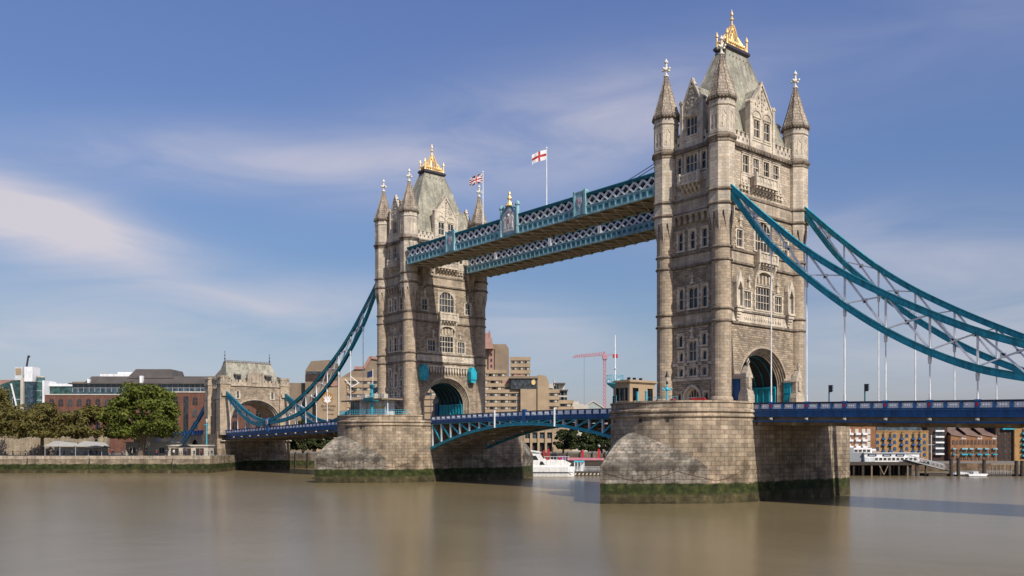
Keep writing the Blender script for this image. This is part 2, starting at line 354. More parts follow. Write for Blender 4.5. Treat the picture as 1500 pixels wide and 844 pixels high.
# ---------------------------------------------------------------- mesh helpers
class MB:
    def __init__(s): s.v, s.f, s.mi, s.uv, s.sm, s.cur = [], [], [], [], [], 0
    def mat(s, i): s.cur = i; return s
    def face(s, pts, uv=None, smooth=False):
        n = len(s.v)
        s.v += [tuple(p) for p in pts]
        s.f.append(tuple(range(n, n + len(pts))))
        s.mi.append(s.cur); s.uv.append(uv); s.sm.append(smooth)
    def hexa(s, p):                       # 8 corners: bottom ring ccw, top ring ccw
        for q in ((3, 2, 1, 0), (4, 5, 6, 7), (0, 1, 5, 4), (1, 2, 6, 5), (2, 3, 7, 6), (3, 0, 4, 7)):
            s.face([p[i] for i in q])
    def box(s, x0, x1, y0, y1, z0, z1):
        if x0 > x1: x0, x1 = x1, x0
        if y0 > y1: y0, y1 = y1, y0
        s.hexa([(x0, y0, z0), (x1, y0, z0), (x1, y1, z0), (x0, y1, z0), (x0, y0, z1), (x1, y0, z1), (x1, y1, z1), (x0, y1, z1)])
    def taper(s, cx, cy, z0, z1, a0, b0, a1, b1):
        s.hexa([(cx - a0, cy - b0, z0), (cx + a0, cy - b0, z0), (cx + a0, cy + b0, z0), (cx - a0, cy + b0, z0),
                (cx - a1, cy - b1, z1), (cx + a1, cy - b1, z1), (cx + a1, cy + b1, z1), (cx - a1, cy + b1, z1)])
    def bar(s, p, q, w, h=None, up=(0, 0, 1)):   # rectangular bar between two points
        h = h or w
        p, q = Vector(p), Vector(q)
        d = (q - p).normalized()
        u = Vector(up)
        if abs(d.dot(u)) > 0.98: u = Vector((1, 0, 0))
        a = d.cross(u).normalized() * w / 2
        c = a.cross(d).normalized() * h / 2
        s.hexa([p - a - c, p + a - c, q + a - c, q - a - c, p - a + c, p + a + c, q + a + c, q - a + c])
    def sweep(s, path, w, h, off=(0, 0, 0)):     # box section along a path in a vertical plane
        o = Vector(off)
        P = [Vector(p) + o for p in path]
        rings = []
        for i, p in enumerate(P):
            d = (P[min(i + 1, len(P) - 1)] - P[max(i - 1, 0)]).normalized()
            a = d.cross(Vector((0, 0, 1))).normalized() * w / 2
            c = a.cross(d).normalized() * h / 2
            rings.append([p - a - c, p + a - c, p + a + c, p - a + c])
        for r0, r1 in zip(rings, rings[1:]):
            for k in range(4): s.face([r0[k], r0[(k + 1) % 4], r1[(k + 1) % 4], r1[k]])
        s.face(rings[0][::-1]); s.face(rings[-1])
    def poly(s, pts, ext):                       # planar polygon (3D points) extruded by a vector
        e = Vector(ext); A = [Vector(p) for p in pts]; B = [p + e for p in A]
        s.face(A[::-1]); s.face(B)
        for i in range(len(A)):
            j = (i + 1) % len(A)
            s.face([A[i], A[j], B[j], B[i]])
    def lathe(s, prof, n=16, ph=0.0, cx=0, cy=0, smooth=True, uvr=1.0, cap=True):
        rg = []
        for r, z in prof:
            rg.append([(cx + r * math.cos(ph + 2 * math.pi * k / n), cy + r * math.sin(ph + 2 * math.pi * k / n), z) for k in range(n)])
        for i in range(len(rg) - 1):
            for k in range(n):
                j = (k + 1) % n
                u0, u1 = 2 * math.pi * k / n * uvr, 2 * math.pi * (k + 1) / n * uvr
                s.face([rg[i][k], rg[i][j], rg[i + 1][j], rg[i + 1][k]],
                       [(u0, prof[i][1]), (u1, prof[i][1]), (u1, prof[i + 1][1]), (u0, prof[i + 1][1])], smooth)
        if cap:
            if prof[0][0] > 0.001: s.face(rg[0][::-1])
            if prof[-1][0] > 0.001: s.face(rg[-1])
    def tube(s, p, q, r0, r1=None, n=8):
        r1 = r0 if r1 is None else r1
        p, q = Vector(p), Vector(q); d = (q - p).normalized()
        u = Vector((0, 0, 1)) if abs(d.z) < 0.95 else Vector((1, 0, 0))
        a = d.cross(u).normalized(); c = a.cross(d)
        A = [p + (a * math.cos(2 * math.pi * k / n) + c * math.sin(2 * math.pi * k / n)) * r0 for k in range(n)]
        B = [q + (a * math.cos(2 * math.pi * k / n) + c * math.sin(2 * math.pi * k / n)) * r1 for k in range(n)]
        for k in range(n):
            j = (k + 1) % n
            s.face([A[j], A[k], B[k], B[j]], None, True)
        s.face(A); s.face(B[::-1])
    def ball(s, c, r, n=8, sz=1.0):
        pr = [(max(r * math.sin(math.pi * i / 6), 0.0005), c[2] - r * sz * math.cos(math.pi * i / 6)) for i in range(7)]
        s.lathe(pr, n, 0, c[0], c[1])
    def build(s, name, mats, parent=None, loc=None, rz=0):
        me = bpy.data.meshes.new(name)
        me.from_pydata(s.v, [], s.f)
        for m in (mats if isinstance(mats, (list, tuple)) else [mats]): me.materials.append(m if not isinstance(m, str) else M[m])
        me.polygons.foreach_set('material_index', s.mi)
        me.polygons.foreach_set('use_smooth', s.sm)
        ul = me.uv_layers.new(name='UVMap')
        data = []
        for f, uv in zip(s.f, s.uv):
            if uv is not None:
                for q in uv: data += q
                continue
            P = [s.v[i] for i in f]
            nx = ny = nzv = 0.0
            for i in range(len(P)):
                a, c = P[i], P[(i + 1) % len(P)]
                nx += (a[1] - c[1]) * (a[2] + c[2]); ny += (a[2] - c[2]) * (a[0] + c[0]); nzv += (a[0] - c[0]) * (a[1] + c[1])
            L = math.sqrt(nx * nx + ny * ny + nzv * nzv) or 1.0
            hz = math.hypot(nx, ny) / L
            if hz < 0.35:
                for p in P: data += (p[0], p[1])
            else:
                hh = math.hypot(nx, ny); tx, ty = -ny / hh, nx / hh
                for p in P: data += (p[0] * tx + p[1] * ty, p[2] / hz)
        ul.data.foreach_set('uv', data)
        me.update()
        o = bpy.data.objects.new(name, me)
        COL.objects.link(o)
        if parent: o.parent = parent
        if loc: o.location = loc
        o.rotation_euler.z = rz
        return o
def tag(o, label=None, cat=None, group=None, kind=None):
    for k, v in (('label', label), ('category', cat), ('group', group), ('kind', kind)):
        if v: o[k] = v
    return o
def empty(name, loc=(0, 0, 0), rz=0.0, label=None, cat=None, group=None):
    o = bpy.data.objects.new(name, None)
    o.empty_display_size = 0.5
    COL.objects.link(o); o.location = loc; o.rotation_euler.z = rz
    return tag(o, label, cat, group)
def copy_tree(o, parent=None):
    c = o.copy(); COL.objects.link(c)
    if parent: c.parent = parent
    for ch in KIDS(o): copy_tree(ch, c)
    return c
def KIDS(o): return [c for c in list(bpy.data.objects) if c.parent is o] if False else list(o.children)
def structure(o): return tag(o, kind='structure')
def text_mesh(name, body, size, m, parent, loc, rot, depth=0.03):
    cu = bpy.data.curves.new(name, 'FONT')
    cu.body = body; cu.size = size; cu.extrude = depth; cu.align_x = 'CENTER'; cu.align_y = 'CENTER'
    t = bpy.data.objects.new(name, cu)
    COL.objects.link(t)
    dg = bpy.context.evaluated_depsgraph_get()
    me = bpy.data.meshes.new_from_object(t.evaluated_get(dg))
    bpy.data.objects.remove(t)
    me.materials.clear(); me.materials.append(M[m])
    o = bpy.data.objects.new(name, me); COL.objects.link(o)
    o.parent = parent; o.location = loc; o.rotation_euler = rot
    return o

class Face:                                # one facade: h to the right seen from outside, d outwards
    def __init__(s, o, hx, nx): s.o, s.h, s.n = Vector(o), Vector(hx), Vector(nx)
    def p(s, h, z, d): return s.o + s.h * h + s.n * d + Vector((0, 0, z))
    def box(s, mb, h0, h1, z0, z1, d0, d1):
        q = [s.p(h, z, d) for z in (z0, z1) for (h, d) in ((h0, d1), (h1, d1), (h1, d0), (h0, d0))]
        mb.hexa(q)
    def poly(s, mb, pts, d0, d1):
        mb.poly([s.p(h, z, d0) for h, z in pts], s.n * (d1 - d0))
    def wall(s, mb, h0, h1, z0, z1, holes, d=0.0):
        hs = sorted({h0, h1} | {v for a in holes for v in a[:2] if h0 < v < h1})
        zs = sorted({z0, z1} | {v for a in holes for v in a[2:4] if z0 < v < z1})
        for a, b_ in zip(hs, hs[1:]):
            for c, e in zip(zs, zs[1:]):
                mh, mz = (a + b_) / 2, (c + e) / 2
                if any(q[0] < mh < q[1] and q[2] < mz < q[3] for q in holes): continue
                mb.face([s.p(a, c, d), s.p(b_, c, d), s.p(b_, e, d), s.p(a, e, d)])
def arch_pts(a, b_, zc, n=20, h0=0.0):      # semi-ellipse from left to right
    return [(h0 - a * math.cos(math.pi * i / n), zc + b_ * math.sin(math.pi * i / n)) for i in range(n + 1)]
def window(root, F, hc, w, z0, z1, lights=1, rows=2, sur=0.24, holes=None, arch=False, d=0.0, proud=0.09, tooth=True, name='window'):
    h0, h1 = hc - w / 2, hc + w / 2
    if holes is not None: holes.append((h0, h1, z0, z1))
    b = MB()
    zz = z0; k = 0
    while zz < z1 - 0.05:                       # toothed jambs
        ze = min(zz + 0.42, z1)
        ex = sur + (0.13 if (k % 2 and tooth) else 0)
        F.box(b, h0 - ex, h0, zz, ze, d - 0.34, d + proud + (0.004 if k % 2 else 0))
        F.box(b, h1, h1 + ex, zz, ze, d - 0.34, d + proud + (0.004 if k % 2 else 0))
        zz = ze; k += 1
    F.box(b, h0 - sur - 0.08, h1 + sur + 0.08, z0 - 0.24, z0, d - 0.34, d + proud + 0.09)
    F.box(b, h0 - sur - 0.02, h1 + sur + 0.02, z1, z1 + 0.26, d - 0.34, d + proud + 0.02)
    F.box(b, h0 - sur - 0.12, h1 + sur + 0.12, z1 + 0.26, z1 + 0.36, d - 0.1, d + proud + 0.13)
    mw = 0.10
    lw = (w - mw * (lights - 1)) / lights
    ztop = z1
    if arch:
        A = arch_pts(w / 2, min(w * 0.42, (z1 - z0) * 0.5), z1 - min(w * 0.42, (z1 - z0) * 0.5), 14, hc)
        for (a0, c0), (a1, c1) in zip(A, A[1:]):
            F.poly(b, [(a0, c0), (a1, c1), (a1, z1 + 0.01), (a0, z1 + 0.01)], d - 0.3, d + 0.02)
    for i in range(1, lights):
        hm = h0 + i * lw + (i - 0.5) * mw
        F.box(b, hm - mw / 2, hm + mw / 2, z0, z1, d - 0.3, d - 0.08)
    for r in range(1, rows):
        zt = z0 + (z1 - z0) * r / rows
        F.box(b, h0, h1, zt - 0.06, zt + 0.06, d - 0.29, d - 0.10)
    if not arch:
        hh = min(0.55 * lw + 0.1, 0.5)
        for i in range(lights):
            a = h0 + i * (lw + mw)
            F.poly(b, [(a, z1 - hh), (a + lw * 0.14, z1 - hh * 0.45), (a + lw / 2, z1 - 0.02), (a + lw / 2, z1 + 0.005), (a, z1 + 0.005)], d - 0.28, d - 0.11)
            F.poly(b, [(a + lw / 2, z1 + 0.005), (a + lw / 2, z1 - 0.02), (a + lw * 0.86, z1 - hh * 0.45), (a + lw, z1 - hh), (a + lw, z1 + 0.005)], d - 0.28, d - 0.11)
    o = b.build(name, [M['trim']], root)
    g = MB()
    g.face([F.p(h0 - 0.02, z0 - 0.02, d - 0.26), F.p(h1 + 0.02, z0 - 0.02, d - 0.26), F.p(h1 + 0.02, z1 + 0.02, d - 0.26), F.p(h0 - 0.02, z1 + 0.02, d - 0.26)])
    g.build('pane', [M['glass']], o)
    return o
# ---------------------------------------------------------------- setting: water and land
WATER = -2.7
mb = MB(); mb.face([(-9000, -9000, WATER), (9000, -9000, WATER), (9000, 9000, WATER), (-9000, 9000, WATER)])
structure(mb.build('river_water', 'water'))
C0 = Vector((85.1, -116.5, 0)); RT = Vector((math.cos(VIEW), math.sin(VIEW), 0)); FW = Vector((-math.sin(VIEW), math.cos(VIEW), 0))
def from_cam(r, d, z=0.0): return C0 + RT * r + FW * d + Vector((0, 0, z))     # camera-aligned frame: metres right of and ahead of the camera
def S(r, d, z=0.0): return tuple(from_cam(r, d, z))
mb = MB()
mb.face([S(-900, 244.6, 1.9), S(-83.5, 244.6, 1.9), S(-83.5, 290, 1.9), S(60, 290, 1.9), S(60, 9000, 1.9), S(-9000, 9000, 1.9)])
structure(mb.build('bank_ground', 'ground'))
mb = MB()
mb.face([S(60.2, 290, -0.6), S(95, 263, -0.6), S(900, 263, -0.6), S(9000, 9000, -0.6), S(60.2, 9000, -0.6)])
structure(mb.build('quay_ground', 'ground'))

# ---------------------------------------------------------------- bridge piers
PIER_X = (0.0, -82.3)
def stadium(Rr, yc, n=22, ye=13.8):
    pts = []
    for i in range(n + 1):
        a = -math.pi + math.pi * i / n
        pts.append((Rr * math.cos(a), -yc + Rr * math.sin(a)))
    for i in range(n + 1):
        a = math.pi * i / n
        pts.append((Rr * math.cos(a), ye + Rr * math.sin(a)))
    return pts
def loft_ring(b, ringA, zA, ringB, zB, close=True, smooth=False):
    n = len(ringA); u = 0.0
    us = [0.0]
    for i in range(n): us.append(us[-1] + math.dist(ringA[i], ringA[(i + 1) % n]))
    for i in range(n if close else n - 1):
        j = (i + 1) % n
        b.face([(*ringA[i], zA), (*ringA[j], zA), (*ringB[j], zB), (*ringB[i], zB)],
               [(us[i], zA), (us[i + 1], zA), (us[i + 1], zB), (us[i], zB)], smooth)
SH = R(-33)                                             # where the cutwater leaves the round end
def cutwater_side(n=14):                                # plan of one flank, from the shoulder to the nose
    p0 = Vector((10.65 * math.cos(SH), -12 + 10.65 * math.sin(SH))); p2 = Vector((0, -29.5)); p1 = Vector((4.6, -24.9))
    out_ = []
    for i in range(n + 1):
        t = i / n; out_.append(tuple(p0 * (1 - t) ** 2 + p1 * 2 * t * (1 - t) + p2 * t * t))
    return out_
def make_pier():
    b = MB()
    RINGS = [(10.9, -5.0), (10.65, -1.0), (10.65, 9.15)]
    for (r0, z0), (r1, z1) in zip(RINGS, RINGS[1:]): loft_ring(b, stadium(r0, 12), z0, stadium(r1, 12), z1)
    o = b.build('bridge_pier', 'pier')
    # cutwaters: pointed noses with rounded hoods, one at each end
    for sgn in (-1, 1):
        b = MB()
        G = cutwater_side()
        side = G + [(-x, y) for x, y in G[::-1][1:]]
        n = len(side)
        inner = []
        for i in range(n):
            a = SH + (-math.pi - 2 * SH) * i / (n - 1)
            inner.append((10.6 * math.cos(a), -12 + 10.6 * math.sin(a)))
        us = [0.0]
        for p, q in zip(side, side[1:]): us.append(us[-1] + math.dist(p, q))
        def P(p, z): return (p[0], p[1], z) if sgn < 0 else (-p[0], 1.8 - p[1], z)
        zo = []
        for i in range(n):
            t = 1 - abs(i / (n - 1) * 2 - 1)               # 0 at the shoulders, 1 at the nose
            zo.append((2.4, 2.4 + 4.7 * t ** 0.7))
        for i in range(n - 1):
            b.face([P(side[i], -5), P(side[i + 1], -5), P(side[i + 1], zo[i + 1][0]), P(side[i], zo[i][0])],
                   [(us[i], -5), (us[i + 1], -5), (us[i + 1], zo[i + 1][0]), (us[i], zo[i][0])], abs(i - n // 2 + 0.5) > 1)
        K = 10
        def lerp(i, k):
            s = k / K
            zz = zo[i][0] + (zo[i][1] - zo[i][0]) * math.sin(s * math.pi / 2) ** 0.95
            return (side[i][0] + (inner[i][0] - side[i][0]) * s, side[i][1] + (inner[i][1] - side[i][1]) * s), zz
        for i in range(n - 1):
            for k in range(K):
                q = [lerp(i, k), lerp(i + 1, k), lerp(i + 1, k + 1), lerp(i, k + 1)]
                b.face([P(*e) for e in q], [(us[i], q[0][1] * 1.5), (us[i + 1], q[1][1] * 1.5), (us[i + 1], q[2][1] * 1.5), (us[i], q[3][1] * 1.5)], True)
        b.build('cutwater', 'cutwater', o)
    b = MB()                                              # moulded rim: two rolls and the parapet
    for r0, z0, r1, z1 in ((10.65, 9.15, 10.9, 9.25), (10.9, 9.25, 10.9, 9.5), (10.9, 9.5, 10.72, 9.62), (10.72, 9.62, 10.72, 9.85),
                           (10.72, 9.85, 10.95, 9.95), (10.95, 9.95, 10.95, 10.2), (10.95, 10.2, 10.62, 10.36)):
        loft_ring(b, stadium(r0, 12), z0, stadium(r1, 12), z1)
    ring = stadium(10.62, 12); b.face([(*p, 10.36) for p in ring])
    b.build('string_course', 'pier', o)
    for sgn in (-1, 1):                                   # parapets round the two ends only: the road passes between
        b = MB()
        def arcp(rr):
            pts = [(-rr, -9.75)] + [(rr * math.cos(-math.pi + math.pi * i / 26), -12 + rr * math.sin(-math.pi + math.pi * i / 26)) for i in range(27)] + [(rr, -9.75)]
            return pts if sgn < 0 else [(-x, -y + (1.8 if abs(y) > 9.8 else 0)) for x, y in pts]
        A, B, C, D = arcp(10.6), arcp(10.1), arcp(10.74), arcp(10.0)
        loft_ring(b, A, 10.36, A, 11.22, False); loft_ring(b, B[::-1], 10.36, B[::-1], 11.22, False)
        loft_ring(b, C, 11.22, C, 11.46, False); loft_ring(b, D[::-1], 11.22, D[::-1], 11.46, False)
        for (X, Y, z) in ((D, C, 11.46), (C, A, 11.22)):
            for i in range(len(X) - 1): b.face([(*X[i], z), (*X[i + 1], z), (*Y[i + 1], z), (*Y[i], z)])
        for i in (0, -1): b.face([(*A[i], 10.36), (*B[i], 10.36), (*B[i], 11.46), (*A[i], 11.46)])
        b.build('parapet', 'pier', o)
    for a in (-152, -118, -84, -62, 28, 62, 96, 152):
        b = MB()
        c, s_ = math.cos(R(a)), math.sin(R(a)); cy = -12 if a < 0 else 13.8
        ctr = Vector((10.66 * c, cy + 10.66 * s_, 8.75)); tx = Vector((-s_, c, 0)); nx = Vector((c, s_, 0))
        q = [ctr + tx * h - nx * 0.3 + Vector((0, 0, z)) for z in (-0.26, 0.26) for h in (-0.24, 0.24)]
        e = nx * 0.305
        b.hexa([q[0], q[1], q[1] + e, q[0] + e, q[2], q[3], q[3] + e, q[2] + e])
        b.build('drain_opening', 'void', o)
    for sgn in (-1, 1):                                    # mooring chain hung in swags round the foot
        b = MB()
        G = [(x * 1.004, y - 0.06) for x, y in cutwater_side(24)]
        ring = [(10.72 * math.cos(R(-2 - 31 * k / 12)), -12 + 10.72 * math.sin(R(-2 - 31 * k / 12))) for k in range(12)] + G
        path = ring + [(-x, y) for x, y in ring[::-1][1:]]
        for i in range(len(path) - 1):
            def zc(j): t = (j % 18) / 18; return 1.75 - 1.3 * (1 - abs(2 * t - 1) ** 1.3)
            p, q = path[i], path[i + 1]
            if sgn > 0: p, q = (-p[0], 1.8 - p[1]), (-q[0], 1.8 - q[1])
            b.tube((*p, zc(i)), (*q, zc(i + 1)), 0.025, n=5)
        b.build('mooring_chain', 'rust', o)
    return o
pier_a = make_pier()
tag(pier_a, 'large rounded granite pier under the taller nearer tower, weedy at the waterline', 'bridge pier', 'river piers carrying the bridge towers')
pier_b = copy_tree(pier_a); pier_b.location = (-82.3, 0, 0)
pier_b['label'] = 'rounded granite pier under the smaller farther tower with a glazed cabin on top'

# ---------------------------------------------------------------- bridge towers
Z0 = 10.38
def make_turret(root):
    b = MB(); n = 24
    lw = [(1.72, Z0), (1.72, 11.9), (1.60, 12.25), (1.44, 12.4), (1.44, 23.25)]
    b.lathe(lw, n, 0, uvr=1.44)
    b.lathe([(1.44, 23.6), (1.44, 25.05)], n, 0, uvr=1.44, cap=False)
    b.lathe([(1.44, 25.4), (1.44, 32.15)], n, 0, uvr=1.44, cap=False)
    b.lathe([(1.44, 32.5), (1.44, 34.0)], n, 0, uvr=1.44, cap=False)
    b.lathe([(1.44, 34.35), (1.44, 36.4), (1.50, 38.6), (1.66, 39.6)], n, 0, uvr=1.44, cap=False)
    K = 1 / math.cos(math.pi / 8); ph = math.pi / 8
    def oct_(a, z): return [(a * K * math.cos(ph + math.pi / 4 * k), a * K * math.sin(ph + math.pi / 4 * k), z) for k in range(8)]
    b.mat(3)
    b.lathe([(1.80 * K, 39.2), (1.80 * K, 40.2)], 8, ph, smooth=False, uvr=1.9)
    b.lathe([(1.80 * K, 40.6), (1.80 * K, 42.2)], 8, ph, smooth=False, uvr=1.9, cap=False)
    b.lathe([(1.80 * K, 42.6), (1.80 * K, 49.2)], 8, ph, smooth=False, uvr=1.9, cap=False)
    for k in range(8):                                   # broaches: spurs under the octagon's corners
        a = ph + math.pi / 4 * k
        cx, cy = 1.80 * K * math.cos(a), 1.80 * K * math.sin(a)
        tx, ty = -math.sin(a), math.cos(a)
        def edge(sg):
            return (cx + sg * 0.66 * tx * 0.92 - 0.66 * 0.41 * math.cos(a), cy + sg * 0.66 * ty * 0.92 - 0.66 * 0.41 * math.sin(a), 39.2)
        e0, e1 = edge(-1), edge(1)
        tip = (1.45 * math.cos(a), 1.45 * math.sin(a), 36.3)
        b.face([e0, (cx, cy, 39.2), tip]); b.face([(cx, cy, 39.2), e1, tip])
    b.mat(1)
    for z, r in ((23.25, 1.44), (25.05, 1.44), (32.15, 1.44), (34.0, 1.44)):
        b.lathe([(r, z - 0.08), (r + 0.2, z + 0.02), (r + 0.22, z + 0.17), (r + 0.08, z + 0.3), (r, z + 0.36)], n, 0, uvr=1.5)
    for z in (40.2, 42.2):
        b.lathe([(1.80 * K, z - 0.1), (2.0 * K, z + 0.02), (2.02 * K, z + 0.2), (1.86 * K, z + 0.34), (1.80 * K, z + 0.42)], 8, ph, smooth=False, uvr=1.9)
    b.mat(1)
    b.lathe([(1.80 * K, 49.1), (1.9 * K, 49.25), (1.9 * K, 49.5), (2.12 * K, 49.75), (2.16 * K, 50.0), (1.95 * K, 50.2), (1.85 * K, 50.35)], 8, ph, smooth=False, uvr=1.9)
    b.mat(2)
    b.lathe([(1.76 * K, 50.3), (1.76 * K, 54.35), (1.90 * K, 54.45), (1.90 * K, 54.65), (1.80 * K, 54.75), (1.80 * K, 55.35)], 8, ph, smooth=False, uvr=1.9)
    for k in range(8):                                   # blind tracery panels on the lantern stage
        a = math.pi / 4 * k
        F = Face((1.76 * math.cos(a), 1.76 * math.sin(a), 0), (-math.sin(a), math.cos(a), 0), (math.cos(a), math.sin(a), 0))
        F.box(b, -0.70, -0.55, 50.5, 54.2, -0.02, 0.07); F.box(b, 0.55, 0.70, 50.5, 54.2, -0.02, 0.07)
        F.box(b, -0.55, 0.55, 53.85, 54.2, -0.02, 0.068); F.box(b, -0.55, 0.55, 50.5, 51.0, -0.02, 0.068)
        F.box(b, -0.06, 0.06, 51.0, 53.85, -0.02, 0.05)
        for s_ in (-1, 1):
            F.poly(b, [(s_ * 0.55, 53.85), (s_ * 0.06, 53.85), (s_ * 0.06, 53.7), (s_ * 0.30, 53.2), (s_ * 0.55, 52.9)][::s_], -0.02, 0.06)
        F.poly(b, [(-0.2, 51.9), (0, 52.3), (0.2, 51.9), (0, 51.5)], 0, 0.08)
    b.mat(1)
    b.lathe([(1.80 * K, 55.3), (2.0 * K, 55.5), (2.08 * K, 55.62), (2.08 * K, 55.86), (1.9 * K, 55.95)], 8, ph, smooth=False, uvr=1.9)
    for k in range(8):                                   # corbel bobbles under the spire's eaves
        a = math.pi / 4 * k
        F = Face((2.08 * math.cos(a), 2.08 * math.sin(a), 0), (-math.sin(a), math.cos(a), 0), (math.cos(a), math.sin(a), 0))
        for i in range(3): F.box(b, -0.62 + 0.5 * i, -0.38 + 0.5 * i, 55.42, 55.72, -0.14, 0.08)
    o = b.build('turret', ['ashlar', 'ledge', 'trim', 'pale_ashlar'], root)
    b = MB()
    N = 9
    for i in range(N):                                   # stepped courses of the stone spire
        z0 = 55.9 + 6.4 * i / N; z1 = 55.9 + 6.4 * (i + 1) / N
        r0 = 1.98 + (0.2 - 1.98) * (i / N) ** 0.88; r1 = 1.98 + (0.2 - 1.98) * ((i + 1) / N) ** 0.88
        b.lathe([(r0 * K, z0), (r1 * K + 0.05, z1 - 0.015)], 8, ph, smooth=False, uvr=max(r0, 0.5))
    for k in range(8):
        a = ph + math.pi / 4 * k
        P = [((1.98 + (0.2 - 1.98) * (i / N) ** 0.88) * K + 0.03, 55.9 + 6.4 * i / N) for i in range(N + 1)]
        for (r0, z0), (r1, z1) in zip(P, P[1:]):
            b.bar((r0 * math.cos(a), r0 * math.sin(a), z0), (r1 * math.cos(a), r1 * math.sin(a), z1), 0.13, 0.1)
    b.build('spire', 'spire', o)
    b = MB()
    b.lathe([(0.24, 62.2), (0.42, 62.3), (0.42, 62.45), (0.2, 62.55), (0.16, 63.15), (0.3, 63.25), (0.36, 63.45), (0.3, 63.65), (0.17, 63.75), (0.16, 64.35), (0.3, 64.45), (0.32, 64.6), (0.12, 64.9), (0.02, 65.15)], 10, 0)
    for k in range(4):
        a = math.pi / 2 * k
        b.bar((0.2 * math.cos(a), 0.2 * math.sin(a), 63.45), (0.62 * math.cos(a), 0.62 * math.sin(a), 63.45), 0.2, 0.22)
        b.ball((0.66 * math.cos(a), 0.66 * math.sin(a), 63.45), 0.19, 6)
    b.build('finial', 'white_stone', o)
    return o

def dormer(root, F, hw, wins, ww, peak, depth, name='dormer'):
    """stone gable rising through the parapet, with a slated roof running back"""
    b = MB()
    holes = [(h - ww / 2, h + ww / 2, 51.9, 54.6) for h in wins]
    F.wall(b, -hw, hw, 50.2, 56.2, holes, 0.12)
    F.poly(b, [(-hw, 56.2), (hw, 56.2), (0, peak - 0.3)], -0.35, 0.12)
    for s_ in (-1, 1):
        F.box(b, s_ * hw - 0.3 * s_ if s_ > 0 else -hw, s_ * hw if s_ > 0 else -hw + 0.3, 50.2, 56.2, -depth, 0.115)
        # buttress, cap and coping
        F.box(b, s_ * hw - 0.26, s_ * hw + 0.26, 50.2, 56.9, -0.5, 0.34)
        F.poly(b, [(s_ * hw - 0.36, 56.9), (s_ * hw + 0.36, 56.9), (s_ * hw + 0.36, 57.12), (s_ * hw, 57.5), (s_ * hw - 0.36, 57.12)], -0.6, 0.42)
        a = Vector((s_ * (hw - 0.1), 56.1)); c = Vector((0, peak))
        dd = (c - a).normalized(); nn_ = Vector((-dd.y, dd.x)) * (1 if s_ > 0 else -1)
        if nn_.y < 0: nn_ = -nn_
        F.poly(b, [tuple(a), tuple(c), tuple(c + nn_ * 0.26), tuple(a + nn_ * 0.26)], -0.45, 0.26)
        for k in range(3):
            e = a + (c - a) * (0.3 + 0.27 * k) - nn_ * 0.5
            F.box(b, e.x - 0.13, e.x + 0.13, e.y - 0.13, e.y + 0.13, 0.1, 0.28)
    F.box(b, -0.14, 0.14, peak - 0.1, peak + 0.55, -0.3, 0.2)
    F.box(b, -0.3, 0.3, peak + 0.1, peak + 0.3, -0.25, 0.15)
    # hood moulds and carved bosses above the lights
    for h in wins:
        A = arch_pts(ww / 2 + 0.35, 1.0, 55.0, 10, h)
        for (a0, c0), (a1, c1) in zip(A, A[1:]): F.poly(b, [(a0, c0), (a1, c1), (a1 * 0.9 + h * 0.1, c1 + 0.24), (a0 * 0.9 + h * 0.1, c0 + 0.24)], 0.1, 0.24)
    for k in range(5):
        z = 56.2 + k * (peak - 57.2) / 5
        F.box(b, -0.14, 0.14, z, z + 0.3, 0.1, 0.27)
        if k < 3:
            for s_ in (-1, 1): F.box(b, s_ * hw * (0.52 - k * 0.16) - 0.12, s_ * hw * (0.52 - k * 0.16) + 0.12, z - 0.1, z + 0.16, 0.1, 0.26)
    F.box(b, -hw, hw, 51.35, 51.6, 0.12, 0.2)
    o = b.build(name, ['trim'], root)
    b = MB()
    q = [F.p(h, z, d) for d in (-0.36, -depth) for h, z in ((-hw, 56.0), (0, peak - 0.35), (hw, 56.0))]
    b.face([q[0], q[1], q[4], q[3]]); b.face([q[1], q[2], q[5], q[4]])
    b.face([F.p(-hw, 56.0, -0.36), F.p(hw, 56.0, -0.36), F.p(hw, 56.0, -depth), F.p(-hw, 56.0, -depth)])
    b.build('dormer_roof', 'slate', o)
    for h in wins: window(o, F, h, ww, 51.9, 54.6, 2 if len(wins) > 1 else 3, 2, 0.16, None, d=0.12, tooth=False, proud=0.07)
    return o

